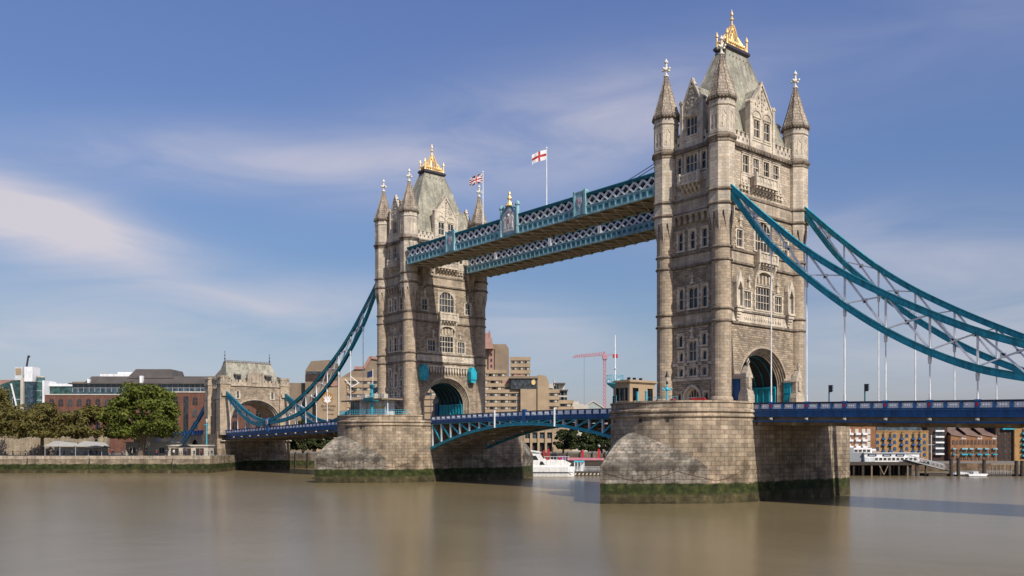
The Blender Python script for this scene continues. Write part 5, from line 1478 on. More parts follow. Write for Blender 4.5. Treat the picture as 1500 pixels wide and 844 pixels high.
for x in (-1.1, 1.1):
    b = MB(); b.lathe([(0.05, 0), (0.22, 0.1), (0.25, 0.3), (0.05, 0.35)], 8); b.build('navigation_light', 'white', ms, (x, -0.5, 4.4))
def railing(pts, z, label, name='railing', m='cyan', hgt=1.1):
    b = MB()
    for p, q in zip(pts, pts[1:]):
        for k in (0.35, 0.67, 1.0): b.bar((*p, z + hgt * k), (*q, z + hgt * k), 0.05)
        L = math.dist(p, q); n = max(1, int(L / 0.5))
        for i in range(n + 1):
            t = i / n; x, y = p[0] + (q[0] - p[0]) * t, p[1] + (q[1] - p[1]) * t
            b.bar((x, y, z), (x, y, z + hgt), 0.04)
    return tag(b.build(name, m), label, 'railing')
def arcpts(cx, r, a0, a1, n=10): return [(cx + r * math.cos(R(a0 + (a1 - a0) * i / n)), -12 + r * math.sin(R(a0 + (a1 - a0) * i / n))) for i in range(n + 1)]
railing(arcpts(0, 10.35, -150, -118), PD + 1.0, 'bright cyan railing round the mast on the nearer pier', hgt=1.2)
b = MB()
for q in ((-3.4, -18.2), (-1.9, -18.0)): b.box(q[0] - 0.11, q[0] + 0.11, q[1] - 0.11, q[1] + 0.11, PD, PD + 2.7); b.box(q[0] - 0.15, q[0] + 0.15, q[1] - 0.15, q[1] + 0.15, PD + 2.65, PD + 2.8)
tag(b.build('gate_posts', 'cyan'), 'pair of cyan gate posts in front of the tan cabin', 'gate posts')
railing([(-1.6, -18.0), (0.6, -17.4), (2.6, -16.4)], PD, 'low cyan railing between the gate posts and the lamp', hgt=1.9)
def lamp_post(loc, label):
    p = empty('street_lamp', loc, 0, label, 'street lamp')
    b = MB(); b.lathe([(0.3, 0), (0.3, 0.3), (0.16, 0.5), (0.11, 0.8), (0.10, 3.9), (0.16, 4.0)], 10)
    for a in (0.93, 0.93 + math.pi): b.bar((0, 0, 2.9), (0.6 * math.cos(a), 0.6 * math.sin(a), 2.9), 0.1); b.ball((0.65 * math.cos(a), 0.65 * math.sin(a), 2.95), 0.16); b.ball((0.4 * math.cos(a), 0.4 * math.sin(a), 2.75), 0.14)
    b.ball((0, 0, 2.9), 0.3); b.build('post', 'cyan', p)
    b = MB(); b.lathe([(0.12, 4.0), (0.16, 4.05), (0.26, 4.65), (0.05, 4.66)], 8); b.build('lantern_glass', 'paleconc', p)
    b = MB(); b.lathe([(0.14, 3.6), (0.14, 4.04)], 8); b.lathe([(0.34, 4.66), (0.3, 4.75), (0.12, 5.1), (0.1, 5.3), (0.02, 5.55)], 8); b.build('lantern_cap', 'black', p)
    return p
lamp_post((2.2, -18.2, PD), 'ornate cyan lamp post with a black lantern in front of the taller tower')
def barrier(loc, rz, w, label):
    b = MB(); b.box(-w / 2, w / 2, -0.2, 0.2, 0.1, 1.35); b.poly([(-w / 2 + 0.1, -0.2, 1.35), (w / 2 - 0.1, -0.2, 1.35), (w / 2 - 0.3, -0.2, 1.6), (-w / 2 + 0.3, -0.2, 1.6)], (0, 0.4, 0))
    for q in (-w / 2 + 0.2, w / 2 - 0.2): b.box(q - 0.12, q + 0.12, -0.4, 0.4, 0, 0.12)
    return tag(b.build('road_barrier', 'red', None, loc, rz), label, 'barrier')
barrier((5.6, -15.5, PD), 0.2, 2.6, 'wide red barrier on the pier below the tower doorway')
barrier((1.6, -16.2, PD), 0.1, 1.2, 'small red barrier beside the cyan lamp post')
# glazed cabin on the farther pier
gc = empty('glazed_cabin', (-82.6, -15.6, PD), 0, 'glazed cabin with a wide flat roof and cyan balcony on the farther pier', 'cabin')
b = MB(); b.poly([(-9.0, -2.6, 4.3), (8.2, -2.6, 4.3), (8.2, 2.6, 4.3), (-7.0, 2.6, 4.3)], (0, 0, 0.32)); b.build('roof', 'tan_dark', gc)
b = MB(); b.box(-7.0, 5.6, 0, 2.2, 0, 4.3); b.box(-7.0, -2.6, -1.2, 0, 0, 0.9)
b.build('wall', 'grey_paint', gc)
for k in range(4):
    b = MB(); x = -7.0 + 1.15 * k; b.box(x + 0.08, x + 1.08, -1.25, -1.2, 0.9, 4.2); b.box(x, x + 0.08, -1.3, -1.1, 0, 4.3); b.build('window', 'blue_glass', gc)
b = MB(); b.box(-2.6, -2.3, -1.5, 0, 0, 4.3); b.build('white_column', 'white', gc)
for k in range(6):
    b = MB(); x = -2.2 + 1.35 * k; b.box(x, x + 1.28, -0.1, -0.01, 0.2, 4.1); b.build('wall_panel', 'grey_paint' if k not in (3, 4) else 'white', gc)
for x, t in ((2.3, 'Step'), (4.7, 'Inside')): text_mesh('banner_lettering', t, 0.95, 'yellow', gc, (x, -0.12, 2.9), (R(90), 0, 0), 0.02)
b = MB(); b.box(6.3, 6.5, -0.7, -0.5, 0, 4.3); b.box(7.2, 7.4, -0.7, -0.5, 0, 4.3)
for k in range(10): b.box(6.5, 7.2, -0.66, -0.54, 0.3 + 0.42 * k, 0.4 + 0.42 * k)
b.build('ladder', 'white', gc)
b = MB()
for x0_, x1_ in ((-8.0, 7.8),):
    for z in (5.1, 5.6): b.bar((x0_, -2.2, z), (x1_, -2.2, z), 0.06); b.bar((x0_, 2.2, z), (x1_, 2.2, z), 0.06)
    for k in range(17): b.bar((x0_ + k * 0.98, -2.2, 4.6), (x0_ + k * 0.98, -2.2, 5.6), 0.06)
b.build('roof_railing', 'grey_paint', gc)
for x, y, w, h in ((-3.6, 0.5, 1.6, 1.4), (-1.4, 0.8, 1.2, 1.0), (0.8, 0.3, 1.0, 1.3), (3.8, 0.6, 1.8, 1.1)):
    b = MB(); b.box(x - w / 2, x + w / 2, y - 0.5, y + 0.5, 4.62, 4.62 + h)
    for k in range(4): b.box(x - w / 2 + w * (k + 0.3) / 4, x - w / 2 + w * (k + 0.6) / 4, y - 0.53, y - 0.5, 4.75, 4.5 + h)
    b.build('roof_plant', 'paleconc', gc)
railing([(-91.4, -17.0), (-88.0, -20.5), (-82.3, -22.2), (-76.5, -20.5), (-72.6, -16.4), (-72.2, -13.0)], PD + 0.95, 'cyan railing along the rim of the farther pier', hgt=1.2)
m2 = empty('signal_mast', (-76.3, -19.4, PD), 0, 'short teal mast with a cross platform in front of the glazed cabin', 'mast')
b = MB(); b.tube((0, 0, 0), (0, 0, 7.6), 0.26, n=8); b.build('post', 'teal', m2)
b = MB(); b.box(-2.2, 1.6, -0.7, 0.7, 3.9, 4.1); b.box(-0.5, 0.7, -0.3, 0.3, 6.8, 7.3); b.box(-2.2, 1.6, -0.72, -0.66, 4.1, 4.7); b.build('platform', 'teal_dark', m2)
for x in (-1.4, 0.4):
    b = MB(); b.lathe([(0.05, 0), (0.25, 0.1), (0.28, 0.4), (0.05, 0.45)], 8); b.build('navigation_light', 'white', m2, (x, -0.4, 4.1))
fp = empty('flagpole', (-79.6, -17.2, 15.0), 0, 'short white flagpole with a dark flag on the glazed cabin roof', 'flagpole')
b = MB(); b.tube((0, 0, 0), (0, 0, 6.3), 0.09, 0.06); b.build('pole', 'white', fp)
b = MB(); b.poly([(0, 0, 6.1), (-0.8, -0.9, 5.7), (-0.8, -0.9, 4.4), (0, 0, 4.8)], (0.03, -0.02, 0)); b.build('flag', 'navy', fp)
def traffic_light(loc, rz, label):
    p = empty('traffic_light', loc, rz, label, 'traffic light', 'traffic lights on the deck')
    b = MB(); b.tube((0, 0, 0), (0, 0, 3.3), 0.09); b.build('pole', 'teal_dark', p)
    b = MB(); b.box(0.1, 0.4, -0.16, 0.16, 2.35, 3.3); b.box(-0.1, 0.12, -0.05, 0.05, 3.2, 3.3)
    for k in range(3):
        z = 2.45 + 0.3 * k
        b.poly([(0.4, -0.11, z), (0.4, 0.11, z), (0.4, 0.11, z + 0.2), (0.4, -0.11, z + 0.2)], (0.05, 0, 0))
        b.poly([(0.4, -0.12, z + 0.19), (0.4, 0.12, z + 0.19), (0.4, 0.12, z + 0.24), (0.4, -0.12, z + 0.24)], (0.2, 0, -0.03))
    b.build('signal_head', 'black', p)
traffic_light((20.6, -6.6, 10.1), 0.2, 'black traffic light on the blue deck, nearer the taller tower')
traffic_light((25.7, -6.6, 10.0), 0.2, 'black traffic light on the blue deck, farther right')
# ---------------------------------------------------------------- north bank
SR = VIEW                                                   # heading of the camera-aligned frame
def sbox(b, r0, r1, d0, d1, z0, z1): b.box(r0, r1, d0, d1, z0, z1)
def cam_thing(name, r, d, label, cat, group=None, z=0.0): return empty(name, S(r, d, z), SR, label, cat, group)
rw = cam_thing('river_wall', 0, 244.5, 'long pale river wall with green weed at its foot on the left bank', 'river wall')
b = MB()
b.box(-420, -83.0, 0, 0.8, -4.2, 1.0); b.box(-420, -83.0, -0.9, 0, -4.2, -0.2); b.box(-83.8, -83.0, 0.8, 36, -4.2, 1.9)
wl_ = b.build('wall', masonry('river_wall_stone', (0.40, 0.33, 0.23), (0.30, 0.25, 0.18), (0.2, 0.16, 0.12), 1.1, 0.45, 0.03, grime=0.35, streak=0.3, bmp=0.6, tide=-0.25), rw)
b = MB(); b.box(-420, -82.9, -0.15, 0.9, 1.0, 2.0); b.build('coping', 'band', rw)
b = MB()
for k in range(5): b.tube((-150 + 3.1 * k * (1 + k * 0.9), -1.1, -3.5), (-150 + 3.1 * k * (1 + k * 0.9), -1.1, 1.4), 0.12)
b.build('mooring_pile', 'timber', rw)
b = MB(); fl = -83.2
for k in range(85):
    x = -250 + 2 * k; b.box(x - 0.05, x + 0.05, 1.6, 1.7, 2.0, 3.1)
for z in (2.5, 3.05): b.box(-252, -83.5, 1.6, 1.68, z, z + 0.08)
tag(b.build('promenade_railing', 'black', None, S(0, 244.5), SR), 'dark railing along the promenade above the river wall', 'railing')

def leaves(b, c, rx, ry, z0, z1, n, size, rng, clumps):
    cs = []; H = z1 - z0                                    # domed crown: widest low down, lobed edge
    ph0 = rng.uniform(0, 6)
    for i in range(clumps):
        th = rng.uniform(0, 2 * math.pi); t = rng.random() ** 1.25
        env = math.sqrt(max(0.0, 1 - (max(t - 0.22, 0) / 0.80) ** 2)) * (0.80 + 0.2 * min(1, t / 0.2))
        env *= 1 + 0.12 * math.sin(3 * th + ph0) + 0.08 * math.sin(5 * th + 2 * ph0)
        q = rng.uniform(0.35, 0.88) ** 0.7
        cs.append((c[0] + rx * q * env * math.cos(th), c[1] + ry * q * env * math.sin(th), z0 + H * (0.08 + 0.82 * t), rng.uniform(0.15, 0.27)))
    for i in range(n):
        cx, cy, cz, q = cs[rng.randrange(clumps)]
        th = rng.uniform(0, 2 * math.pi); ph = math.acos(rng.uniform(-1, 1)); rr = q * rng.random() ** 0.35
        p = Vector((cx + rx * rr * math.sin(ph) * math.cos(th), cy + ry * rr * math.sin(ph) * math.sin(th), cz + min(rx, H * 0.8) * rr * math.cos(ph) * 0.7))
        nrm_ = (Vector((p.x - cx, p.y - cy, (p.z - cz) * 1.2 + 0.4)).normalized() + Vector((rng.gauss(0, .55), rng.gauss(0, .55), rng.gauss(0, .55)))).normalized()
        a = nrm_.orthogonal().normalized(); a = (Matrix.Rotation(rng.uniform(0, 6.28), 3, nrm_) @ a); e = nrm_.cross(a)
        s_ = size * rng.uniform(0.6, 1.3)
        b.face([p - a * s_, p - e * s_ * 0.62, p + a * s_, p + e * s_ * 0.62])
def tree(r, d, z0, height, spread, crown_z, label, leafm='leaf_olive', trunk_r=0.5, n=6000, seed=1, group=None, lean=0.0, depth=None, size=0.42):
    t = cam_thing('plane_tree', r, d, label, 'tree', group, z0)
    rng = random.Random(seed)
    b = MB()
    top = height - z0
    cz = (crown_z - z0 + top) / 2; hz = (top - (crown_z - z0)) / 2
    fork = max(2.5, (crown_z - z0) * 1.0)
    b.tube((0, 0, -0.3), (lean * 0.3, 0, fork * 0.5), trunk_r * 1.35, trunk_r, 9); b.tube((lean * 0.3, 0, fork * 0.5), (lean, 0, fork), trunk_r, trunk_r * 0.85, 9)
    for k in range(9):
        a = 2 * math.pi * k / 9 + rng.uniform(-.3, .3); f = rng.uniform(0.45, 0.75)
        m1 = Vector((lean + spread * 0.3 * math.cos(a), spread * 0.3 * math.sin(a), fork + (top - fork) * rng.uniform(0.2, 0.35)))
        m2_ = Vector((spread * f * math.cos(a), spread * f * math.sin(a), fork + (top - fork) * rng.uniform(0.4, 0.75)))
        b.tube((lean, 0, fork - 0.4), m1, trunk_r * 0.5, trunk_r * 0.3, 7); b.tube(m1, m2_, trunk_r * 0.3, trunk_r * 0.1, 6)
    b.build('trunk', 'bark', t)
    b = MB(); leaves(b, (lean * 0.5, 0), spread, depth or spread, crown_z - z0, top, n, size, rng, 80)
    b.build('crown', leafm, t)
    return t
TG = 'plane trees along the promenade'
tree(-104.2, 250, 1.9, 22.8, 12.2, 7.1, 'large bright green plane tree left of the gatehouse', 'leaf_green', 0.95, 21000, 3, TG, 0.6, 10, 0.36)
tree(-118.0, 252.5, 1.9, 16.2, 8.6, 7.0, 'small olive plane tree tucked against the large green tree', 'leaf_olive', 0.45, 11000, 4, TG, size=0.36)
tree(-132.0, 250, 1.9, 17.0, 10.6, 7.1, 'olive plane tree on the promenade, left of the white marquee', 'leaf_olive', 0.5, 14000, 5, TG, size=0.36)
tree(-147.5, 248, 1.9, 22.5, 11.0, 7.1, 'tall olive plane tree at the left edge of the photo', 'leaf_olive', 0.55, 14000, 6, TG, size=0.36)

cw = cam_thing('castle_wall', 0, 268, 'long tan ragstone castle wall with battlements behind the promenade trees', 'castle wall')
b = MB(); b.box(-260, -122, 0, 1.6, 1.5, 7.4)
for k in range(46): b.box(-259 + 3.0 * k, -257.2 + 3.0 * k, 0.003, 0.6, 7.4, 8.4)
b.build('wall', 'castle', cw)

def arched_window(w, h, m='window_glass', fr='tan_dark'):
    b = MB(); pts = [(-w / 2, 0), (w / 2, 0), (w / 2, h - w * 0.35)] + [(w / 2 * math.cos(math.pi * i / 8), h - w * 0.35 + w * 0.35 * math.sin(math.pi * i / 8)) for i in range(1, 8)] + [(-w / 2, h - w * 0.35)]
    b.mat(1); b.poly([(x * 1.25, 0, z * 1.06 - 0.12) for x, z in pts], (0, -0.05, 0))
    b.mat(0); b.poly([(x, -0.05, z) for x, z in pts], (0, -0.04, 0))
    b.mat(1); b.box(-0.06, 0.06, -0.13, -0.09, 0, h * 0.95); b.box(-w / 2, w / 2, -0.128, -0.09, h * 0.5 - 0.05, h * 0.5 + 0.05)
    return b, [m, fr]
def rect_window(w, h, m='window_glass', fr='paleconc', bars=1):
    b = MB(); b.mat(1); b.box(-w / 2 - 0.1, w / 2 + 0.1, -0.06, 0, -0.12, h + 0.1)
    b.mat(0); b.box(-w / 2, w / 2, -0.1, -0.06, 0, h)
    b.mat(1)
    for k in range(1, bars + 1): b.box(-w / 2 + w * k / (bars + 1) - 0.05, -w / 2 + w * k / (bars + 1) + 0.05, -0.13, -0.1, 0, h)
    return b, [m, fr]
def put_windows(root, proto, spots, name='window', ry=0.0):
    b, ms = proto
    first = None
    for (x, y, z) in spots:
        if first is None: first = b.build(name, ms, root); o = first
        else: o = first.copy(); COL.objects.link(o)
        o.location = (x, y, z); o.rotation_euler.z = ry
# long brick warehouse behind the trees
bw = cam_thing('brick_warehouse', 0, 318, 'long red brick building with arched windows, glazed attic and dark roof', 'building')
b = MB(); b.box(-167, -134, 0, 22, 1.5, 22.6); b.box(-134, -106, -2, 22, 1.5, 23.4); b.box(-106, -88, 0, 22, 1.5, 23.2); b.build('wall', 'brick', bw)
b = MB(); b.box(-167.2, -134, -0.25, 22.2, 22.6, 23.0); b.box(-134.2, -87.8, -2.25, 22.2, 23.4, 23.8); b.build('parapet', 'paleconc', bw)
b = MB(); b.box(-158, -88, 2.0, 20, 23.0, 26.6)
b.build('glazed_attic', 'blue_glass', bw)
b = MB()
for k in range(36): b.box(-158 + 2 * k - 0.07, -158 + 2 * k + 0.07, 1.85, 2.0, 23.8, 26.6)
b.box(-158, -88, 1.8, 2.0, 25.2, 25.35); b.build('attic_mullions', 'steel', bw)
b = MB(); b.poly([(-159, 0.6, 26.6), (-87, 0.6, 26.6), (-87, 0.6, 27.0), (-159, 0.6, 27.0)], (0, 22, 0))
b.poly([(-154, 1.5, 27.0), (-154, 20, 27.0), (-152, 18, 29.6), (-152, 4.0, 29.6)], (66, 0, 0))
b.poly([(-139, 3, 28.9), (-122, 3, 28.9), (-124, 5, 32.3), (-136.5, 5, 32.3)], (0, 12, 0))
b.poly([(-108, 2.5, 28.5), (-88, 2.5, 28.5), (-90, 5, 32.0), (-106, 5, 32.0)], (0, 12, 0))
b.build('roof', 'grey_roof', bw)
b = MB(); b.box(-150, -136, 6, 14, 29.6, 30.6); b.box(-144, -138, 7, 12, 30.6, 31.4); b.box(-133.6, -132.6, 1.2, 2.6, 26.5, 29.6); b.box(-152.4, -151.6, 1.2, 2.4, 26.5, 28.5)
b.build('roof_plant', 'white', bw)
sp = [(-164.5 + 3.3 * k, 0, z) for z in (18.6, 14.4, 10.2) for k in range(9)]
put_windows(bw, arched_window(1.7, 2.7, 'window_glass', 'brick'), sp)
put_windows(bw, arched_window(1.8, 2.8, 'window_glass', 'brick'), [(x, -2, z) for z in (19.0, 14.6, 10.4, 6.0) for x in (-131.5, -127.5, -112.5, -108.0)])
put_windows(bw, arched_window(1.9, 2.9, 'window_glass', 'brick'), [(x, 0, z) for z in (19.0, 14.6, 10.4, 6.0) for x in (-103.5, -99.0, -94.5, -90.5)])
put_windows(bw, rect_window(1.6, 15, 'window_glass', 'dark_brick', 1), [(-115.8, -2, 7), (-119.6, -2, 7)], 'loading_bay')
# green glass office with white lift boxes
go = cam_thing('glass_office', 0, 338, 'green glass office with white rooftop boxes and a round glass stair at the far left', 'building')
b = MB(); b.poly([(-215, 0, 1.5), (-185, 0, 1.5), (-185, 0, 29.6), (-190, 0, 29.2), (-196, 0, 27.0), (-203, 0, 24), (-215, 0, 22)], (0, 20, 0)); b.build('glazing', 'bluegreen_glass', go)
b = MB()
for k in range(9): b.box(-215 + 3.6 * k, -214.92 + 3.6 * k, -0.08, 0, 1.5, 22 + 0.8 * k)
for k in range(5): b.box(-215, -186, -0.07, 0, 6 + 4 * k, 6.12 + 4 * k)
b.bar((-190, -0.5, 28), (-186.6, -0.5, 14), 0.45, 0.4, (0, 1, 0)); b.bar((-191.5, -0.5, 22), (-186.6, -0.5, 16), 0.35, 0.4, (0, 1, 0)); b.build('white_bracing', 'white', go)
b = MB(); b.box(-186.2, -185.2, -1, 6, 1.5, 30.2); b.build('white_column', 'paleconc', go)
b = MB(); b.box(-177.9, -177.2, -1, 8, 1.5, 29.2); b.build('white_column', 'white', go)
b = MB(); b.box(-189.4, -186.6, 1, 5, 29.4, 34.4); b.build('lift_box', 'grey_paint', go)
b = MB(); b.box(-189.1, -186.9, 0.9, 1, 31.4, 33.9); b.build('louvre', 'tan', go)
b = MB(); b.box(-185.0, -181.9, -0.5, 5, 28.8, 34.4); b.build('lift_box', 'white', go)
b = MB(); b.box(-184.8, -182.0, -0.3, 5, 1.5, 28.8); b.build('lift_shaft', 'blue_glass', go)
b = MB(); b.lathe([(1.5, 1.5), (1.5, 30.4)], 16, 0, -179.7, 1.2); b.build('round_stair', 'bluegreen_glass', go)
for k in range(8):
    b = MB(); b.lathe([(1.54, 3.6 + 3.6 * k), (1.54, 3.85 + 3.6 * k)], 16, 0, -179.7, 1.2); b.build('stair_ring', 'steel', go)
b = MB(); b.lathe([(1.6, 30.4), (1.6, 30.9), (0.1, 31.0)], 16, 0, -179.7, 1.2); b.build('stair_cap', 'paleconc', go)
b = MB(); b.box(-177.2, -160, 3, 14, 1.5, 27.2); b.build('side_wing', 'bluegreen_glass', go)
b = MB(); b.box(-177.2, -160, 2.6, 14, 27.2, 28.2); b.build('wing_fascia', 'white', go)
b = MB(); b.box(-177.2, -170, 2.7, 3, 22.4, 24.0); b.build('wing_panel', 'white', go)
b = MB(); b.box(-214, -191, 22, 30, 20, 31.0); b.build('rear_block', 'pink', go)
b = MB(); b.box(-176, -166, 18, 28, 24, 30); b.build('rear_block', 'tan_dark', go)
cr = cam_thing('mobile_crane', -193.3, 352, 'slender grey crane jib leaning beside the white rooftop boxes', 'crane')
b = MB(); b.bar((-0.5, 0, 1.5), (0.0, 0, 30), 0.7); b.build('mast', 'steel', cr)
b = MB(); b.bar((0.0, 0, 28), (2.0, 0, 40.0), 0.5); b.bar((2.0, 0, 40.0), (2.4, 0, 39.4), 0.6); b.build('jib', 'lead', cr)
# riverside kiosks
mq = cam_thing('marquee', -118, 247.8, 'white open-sided marquee on the promenade beside a tree trunk', 'marquee')
b = MB()
for x, w in ((-6.5, 4.6), (1.4, 4.0)):
    b.poly([(x - w, -3, 4.6), (x + w, -3, 4.6), (x + w * 0.75, -3, 5.6), (x - w * 0.3, -3, 6.1)], (0, 4.2, 0))
b.build('canopy', 'canvas', mq)
b = MB()
for x in (-10.6, -6.5, -2.2, 1.4, 5.0): b.tube((x, -2.8, 1.9), (x, -2.8, 4.7), 0.08)
b.box(-10, 5, 1.0, 1.2, 1.9, 4.4); b.build('frame', 'steel', mq)
def parasol(r, d, label, m='black', w=2.6):
    p = cam_thing('parasol', r, d, label, 'parasol', None, 1.9)
    b = MB(); b.tube((0, 0, 0), (0, 0, 2.6), 0.07); b.build('pole', 'steel', p)
    b = MB(); b.lathe([(w, 2.3), (w * 0.5, 2.9), (0.05, 3.3)], 8, 0, cap=False); b.build('canopy', m, p)
parasol(-114.5, 246.4, 'dark square parasol in front of the white marquee', 'black', 3.6)
parasol(-92.3, 251, 'dark parasol by the low pale kiosk near the gatehouse', 'black', 2.6)
kb = cam_thing('grey_kiosk', -104, 258, 'grey rendered kiosk building behind the large green tree trunk', 'building')
b = MB(); b.box(-8, 5, 0, 6, 1.5, 5.6); b.box(-6, 0, 1, 6, 5.6, 7.2); b.build('wall', 'paleconc', kb)
b = MB(); b.box(-8.3, 5.3, -0.3, 6.2, 5.6, 5.85); b.box(-6.3, 0.2, 0.6, 6.2, 7.2, 7.6); b.build('roof', 'steel', kb)
put_windows(kb, rect_window(1.4, 1.6), [(-6, 0, 2.6), (-2.5, 0, 2.6), (2.5, 0, 2.6)])
lb = cam_thing('low_kiosk', -93, 256, 'low flat-roofed pale kiosk with dark openings beside the viaduct', 'building')
b = MB(); b.box(-6, 5.5, 0, 5, 1.5, 4.6); b.box(-6.3, 5.8, -0.4, 5.2, 4.6, 5.0); b.build('wall', 'paleconc', lb)
put_windows(lb, rect_window(2.2, 2.0, 'void', 'tan', 1), [(-4, 0, 2.0), (-0.5, 0, 2.0), (3.2, 0, 2.0)], 'opening')
gl = [(-100.2, 262, 'thin cyan lamp standard above the kiosk roofs'), (-89.9, 262, 'cyan lamp standard beside the blue viaduct parapet')]
for r_, d_, la in gl:
    p = cam_thing('street_lamp', r_, d_, la, 'street lamp', None, 1.9)
    b = MB(); b.tube((0, 0, 0), (0, 0, 9.5), 0.2, 0.12); b.bar((-0.8, 0, 9.0), (0.8, 0, 9.0), 0.15); b.build('post', 'cyan', p)
    b = MB(); b.lathe([(0.2, 9.5), (0.35, 10.3), (0.05, 10.8)], 8); b.build('lantern', 'paleconc', p)

# ---------------------------------------------------------------- people on the promenade
def skin_person(step):
    J = [((0, 0, 0.95), .15), ((0, 0, 1.2), .14), ((0, 0, 1.45), .15), ((0, 0, 1.55), .06), ((0, 0, 1.66), .10), ((0, 0, 1.76), .08),
         ((.1, 0, .9), .10), ((.11, step * .22, .5), .07), ((.11, step * .12, .07), .05), ((.11, step * .12 - .14, .04), .04),
         ((-.1, 0, .9), .10), ((-.11, -step * .18, .5), .07), ((-.11, -step * .3, .09), .05), ((-.11, -step * .3 - .14, .05), .04),
         ((.21, 0, 1.42), .06), ((.27, -step * .05, 1.15), .05), ((.27, -step * .16, .9), .04), ((-.21, 0, 1.42), .06), ((-.27, step * .05, 1.15), .05), ((-.27, step * .1, .9), .04)]
    E_ = [(0, 1), (1, 2), (2, 3), (3, 4), (4, 5), (0, 6), (6, 7), (7, 8), (8, 9), (0, 10), (10, 11), (11, 12), (12, 13), (2, 14), (14, 15), (15, 16), (2, 17), (17, 18), (18, 19)]
    me = bpy.data.meshes.new('body'); me.from_pydata([j[0] for j in J], E_, [])
    o = bpy.data.objects.new('body', me); COL.objects.link(o)
    o.modifiers.new('s', 'SKIN'); sub = o.modifiers.new('d', 'SUBSURF'); sub.levels = 1
    for i, v in enumerate(me.skin_vertices[0].data): v.radius = (J[i][1], J[i][1] * 0.85); v.use_root = i == 0
    dg = bpy.context.evaluated_depsgraph_get()
    m2_ = bpy.data.meshes.new_from_object(o.evaluated_get(dg)); bpy.data.objects.remove(o)
    return m2_
PAL = [('black', 'navy', 'in dark clothes'), ('navy', 'red', 'in a red top'), ('black', 'white', 'in a white top'), ('navy', 'tan', 'in a tan coat')]
bodies = []
for i, (lo_, hi_, _) in enumerate(PAL):
    me = skin_person((1, 0.2, 0.7, -0.8)[i])
    me.materials.clear()
    for q in (lo_, hi_, 'skin'): me.materials.append(M[q])
    for p in me.polygons: p.material_index = 2 if p.center.z > 1.52 else (1 if p.center.z > 0.93 else 0); p.use_smooth = True
    bodies.append(me)
prng = random.Random(11)
for k in range(34):
    i = (0, 0, 1, 0, 2, 3)[k % 6]
    o = bpy.data.objects.new('person', bodies[i]); COL.objects.link(o)
    r_ = -157 + 73 * (k + prng.uniform(-.4, .4)) / 33
    o.location = S(r_, 247.5 + prng.uniform(-0.9, 1.6), 1.9); o.rotation_euler.z = prng.uniform(0, 6.28); s_ = prng.uniform(0.94, 1.06); o.scale = (s_, s_, s_)
    tag(o, 'person %s walking along the promenade behind the river wall' % PAL[i][2], 'person', 'people on the promenade')
# ---------------------------------------------------------------- hotel behind the bridge
ho = cam_thing('hotel', 0, 370, 'large stepped tan concrete hotel with banded windows and a round emblem on its wall', 'building')
def banded(name, x0, x1, y0, y1, z0, z1, pitch=2.75, n=0, m='tan', win=True, off=0.0):
    b = MB(); b.box(x0, x1, y0, y1, 1.5, z1); o = b.build(name, m, ho)
    b = MB(); z = z1 - 1.5; spots = []
    while z > z0:
        b.box(x0 - 0.35, x1 + 0.35, y0 - 0.45, y0, z, z + 1.5); spots.append(z - 1.2); z -= pitch
    b.build('spandrel', 'tan' if m == 'tan_dark' else 'tan', o)
    return o, spots
def strip(w):
    b = MB(); b.mat(0); b.box(-w / 2, w / 2, -0.06, 0, 0, 1.15); b.mat(1)
    b.box(-w / 2, -w / 2 + 0.35, -0.2, 0, 0, 1.15); b.box(-0.06, 0.06, -0.12, -0.06, 0, 1.15); b.mat(2); b.box(w * 0.12, w * 0.42, -0.09, -0.06, 0.1, 1.05)
    return b, ['window_glass', 'tan_dark', 'paleconc']
allw = []
for args, bays in (((-71.5, -54.0, 0, 30, 9, 32.7), 4), ((-14.2, -2.6, 2, 20, 33, 36.0), 3), ((-14.2, -0.3, 0.5, 20, 30, 32.95), 3), ((-14.2, 1.4, -1, 20, 27, 30.2), 3), ((-14.2, 3.4, -2.5, 20, 6, 27.5), 4), ((10.8, 19.3, -2, 20, 8, 27.6), 2), ((19.3, 25.2, 0, 20, 8, 23.3), 1), ((-54.0, -14.2, 2, 30, 6, 28.0), 7)):
    o, sp = banded('wing', *args)
    w = (args[1] - args[0]) / bays
    for z in sp:
        for k in range(bays):
            if len(allw) < 99 and not (args[0] == -54.0 and k not in (2, 3, 4)): allw.append((args[0] + w * (k + 0.5), args[2], z, w))
by = {}
for x, y, z, w in allw: by.setdefault(round(w, 2), []).append((x, y, z))
for w, s_ in by.items(): put_windows(ho, strip(w * 0.86), s_)
def hblock(name, m, *bx):
    b = MB()
    for q in bx: b.box(*q)
    return b.build(name, m, ho)
hblock('stair_tower', 'tan', (-71.8, -68.5, -3, 10, 1.5, 31.0))
hblock('logo_wall', 'tan', (-80.5, -71.9, -4, 12, 1.5, 28.3))
b = MB(); b.poly([(-86, 0, 1.5), (-76, 0, 1.5), (-76, 0, 40.0), (-83.5, 0, 39.5), (-86, 0, 35.5)], (0, 24, 0)); b.build('end_block', 'tan_dark', ho)
hblock('red_band', 'dark_brick', (-85.9, -75.8, -0.2, 0, 31.2, 33.8)); hblock('band_window', 'window_glass', (-85.5, -78, -0.25, 0, 34.0, 35.2))
b = MB(); b.poly([(-72, 3, 32.7), (-66, 3, 36.5), (-62, 3, 36.5), (-59.5, 3, 41.0), (-53.8, 3, 40.2), (-53.8, 3, 32.7)], (0, 20, 0)); b.build('upper_block', 'tan_dark', ho)
b = MB(); b.bar((-66, 2.8, 36.9), (-62, 2.8, 36.9), 1.2, 0.9, (0, 1, 0)); b.bar((-62, 2.8, 36.7), (-59.3, 2.8, 41.4), 1.2, 0.9, (0, 1, 0)); b.bar((-59.5, 2.8, 41.4), (-53.8, 2.8, 40.6), 1.2, 0.9, (0, 1, 0)); b.build('pink_coping', 'pink', ho)
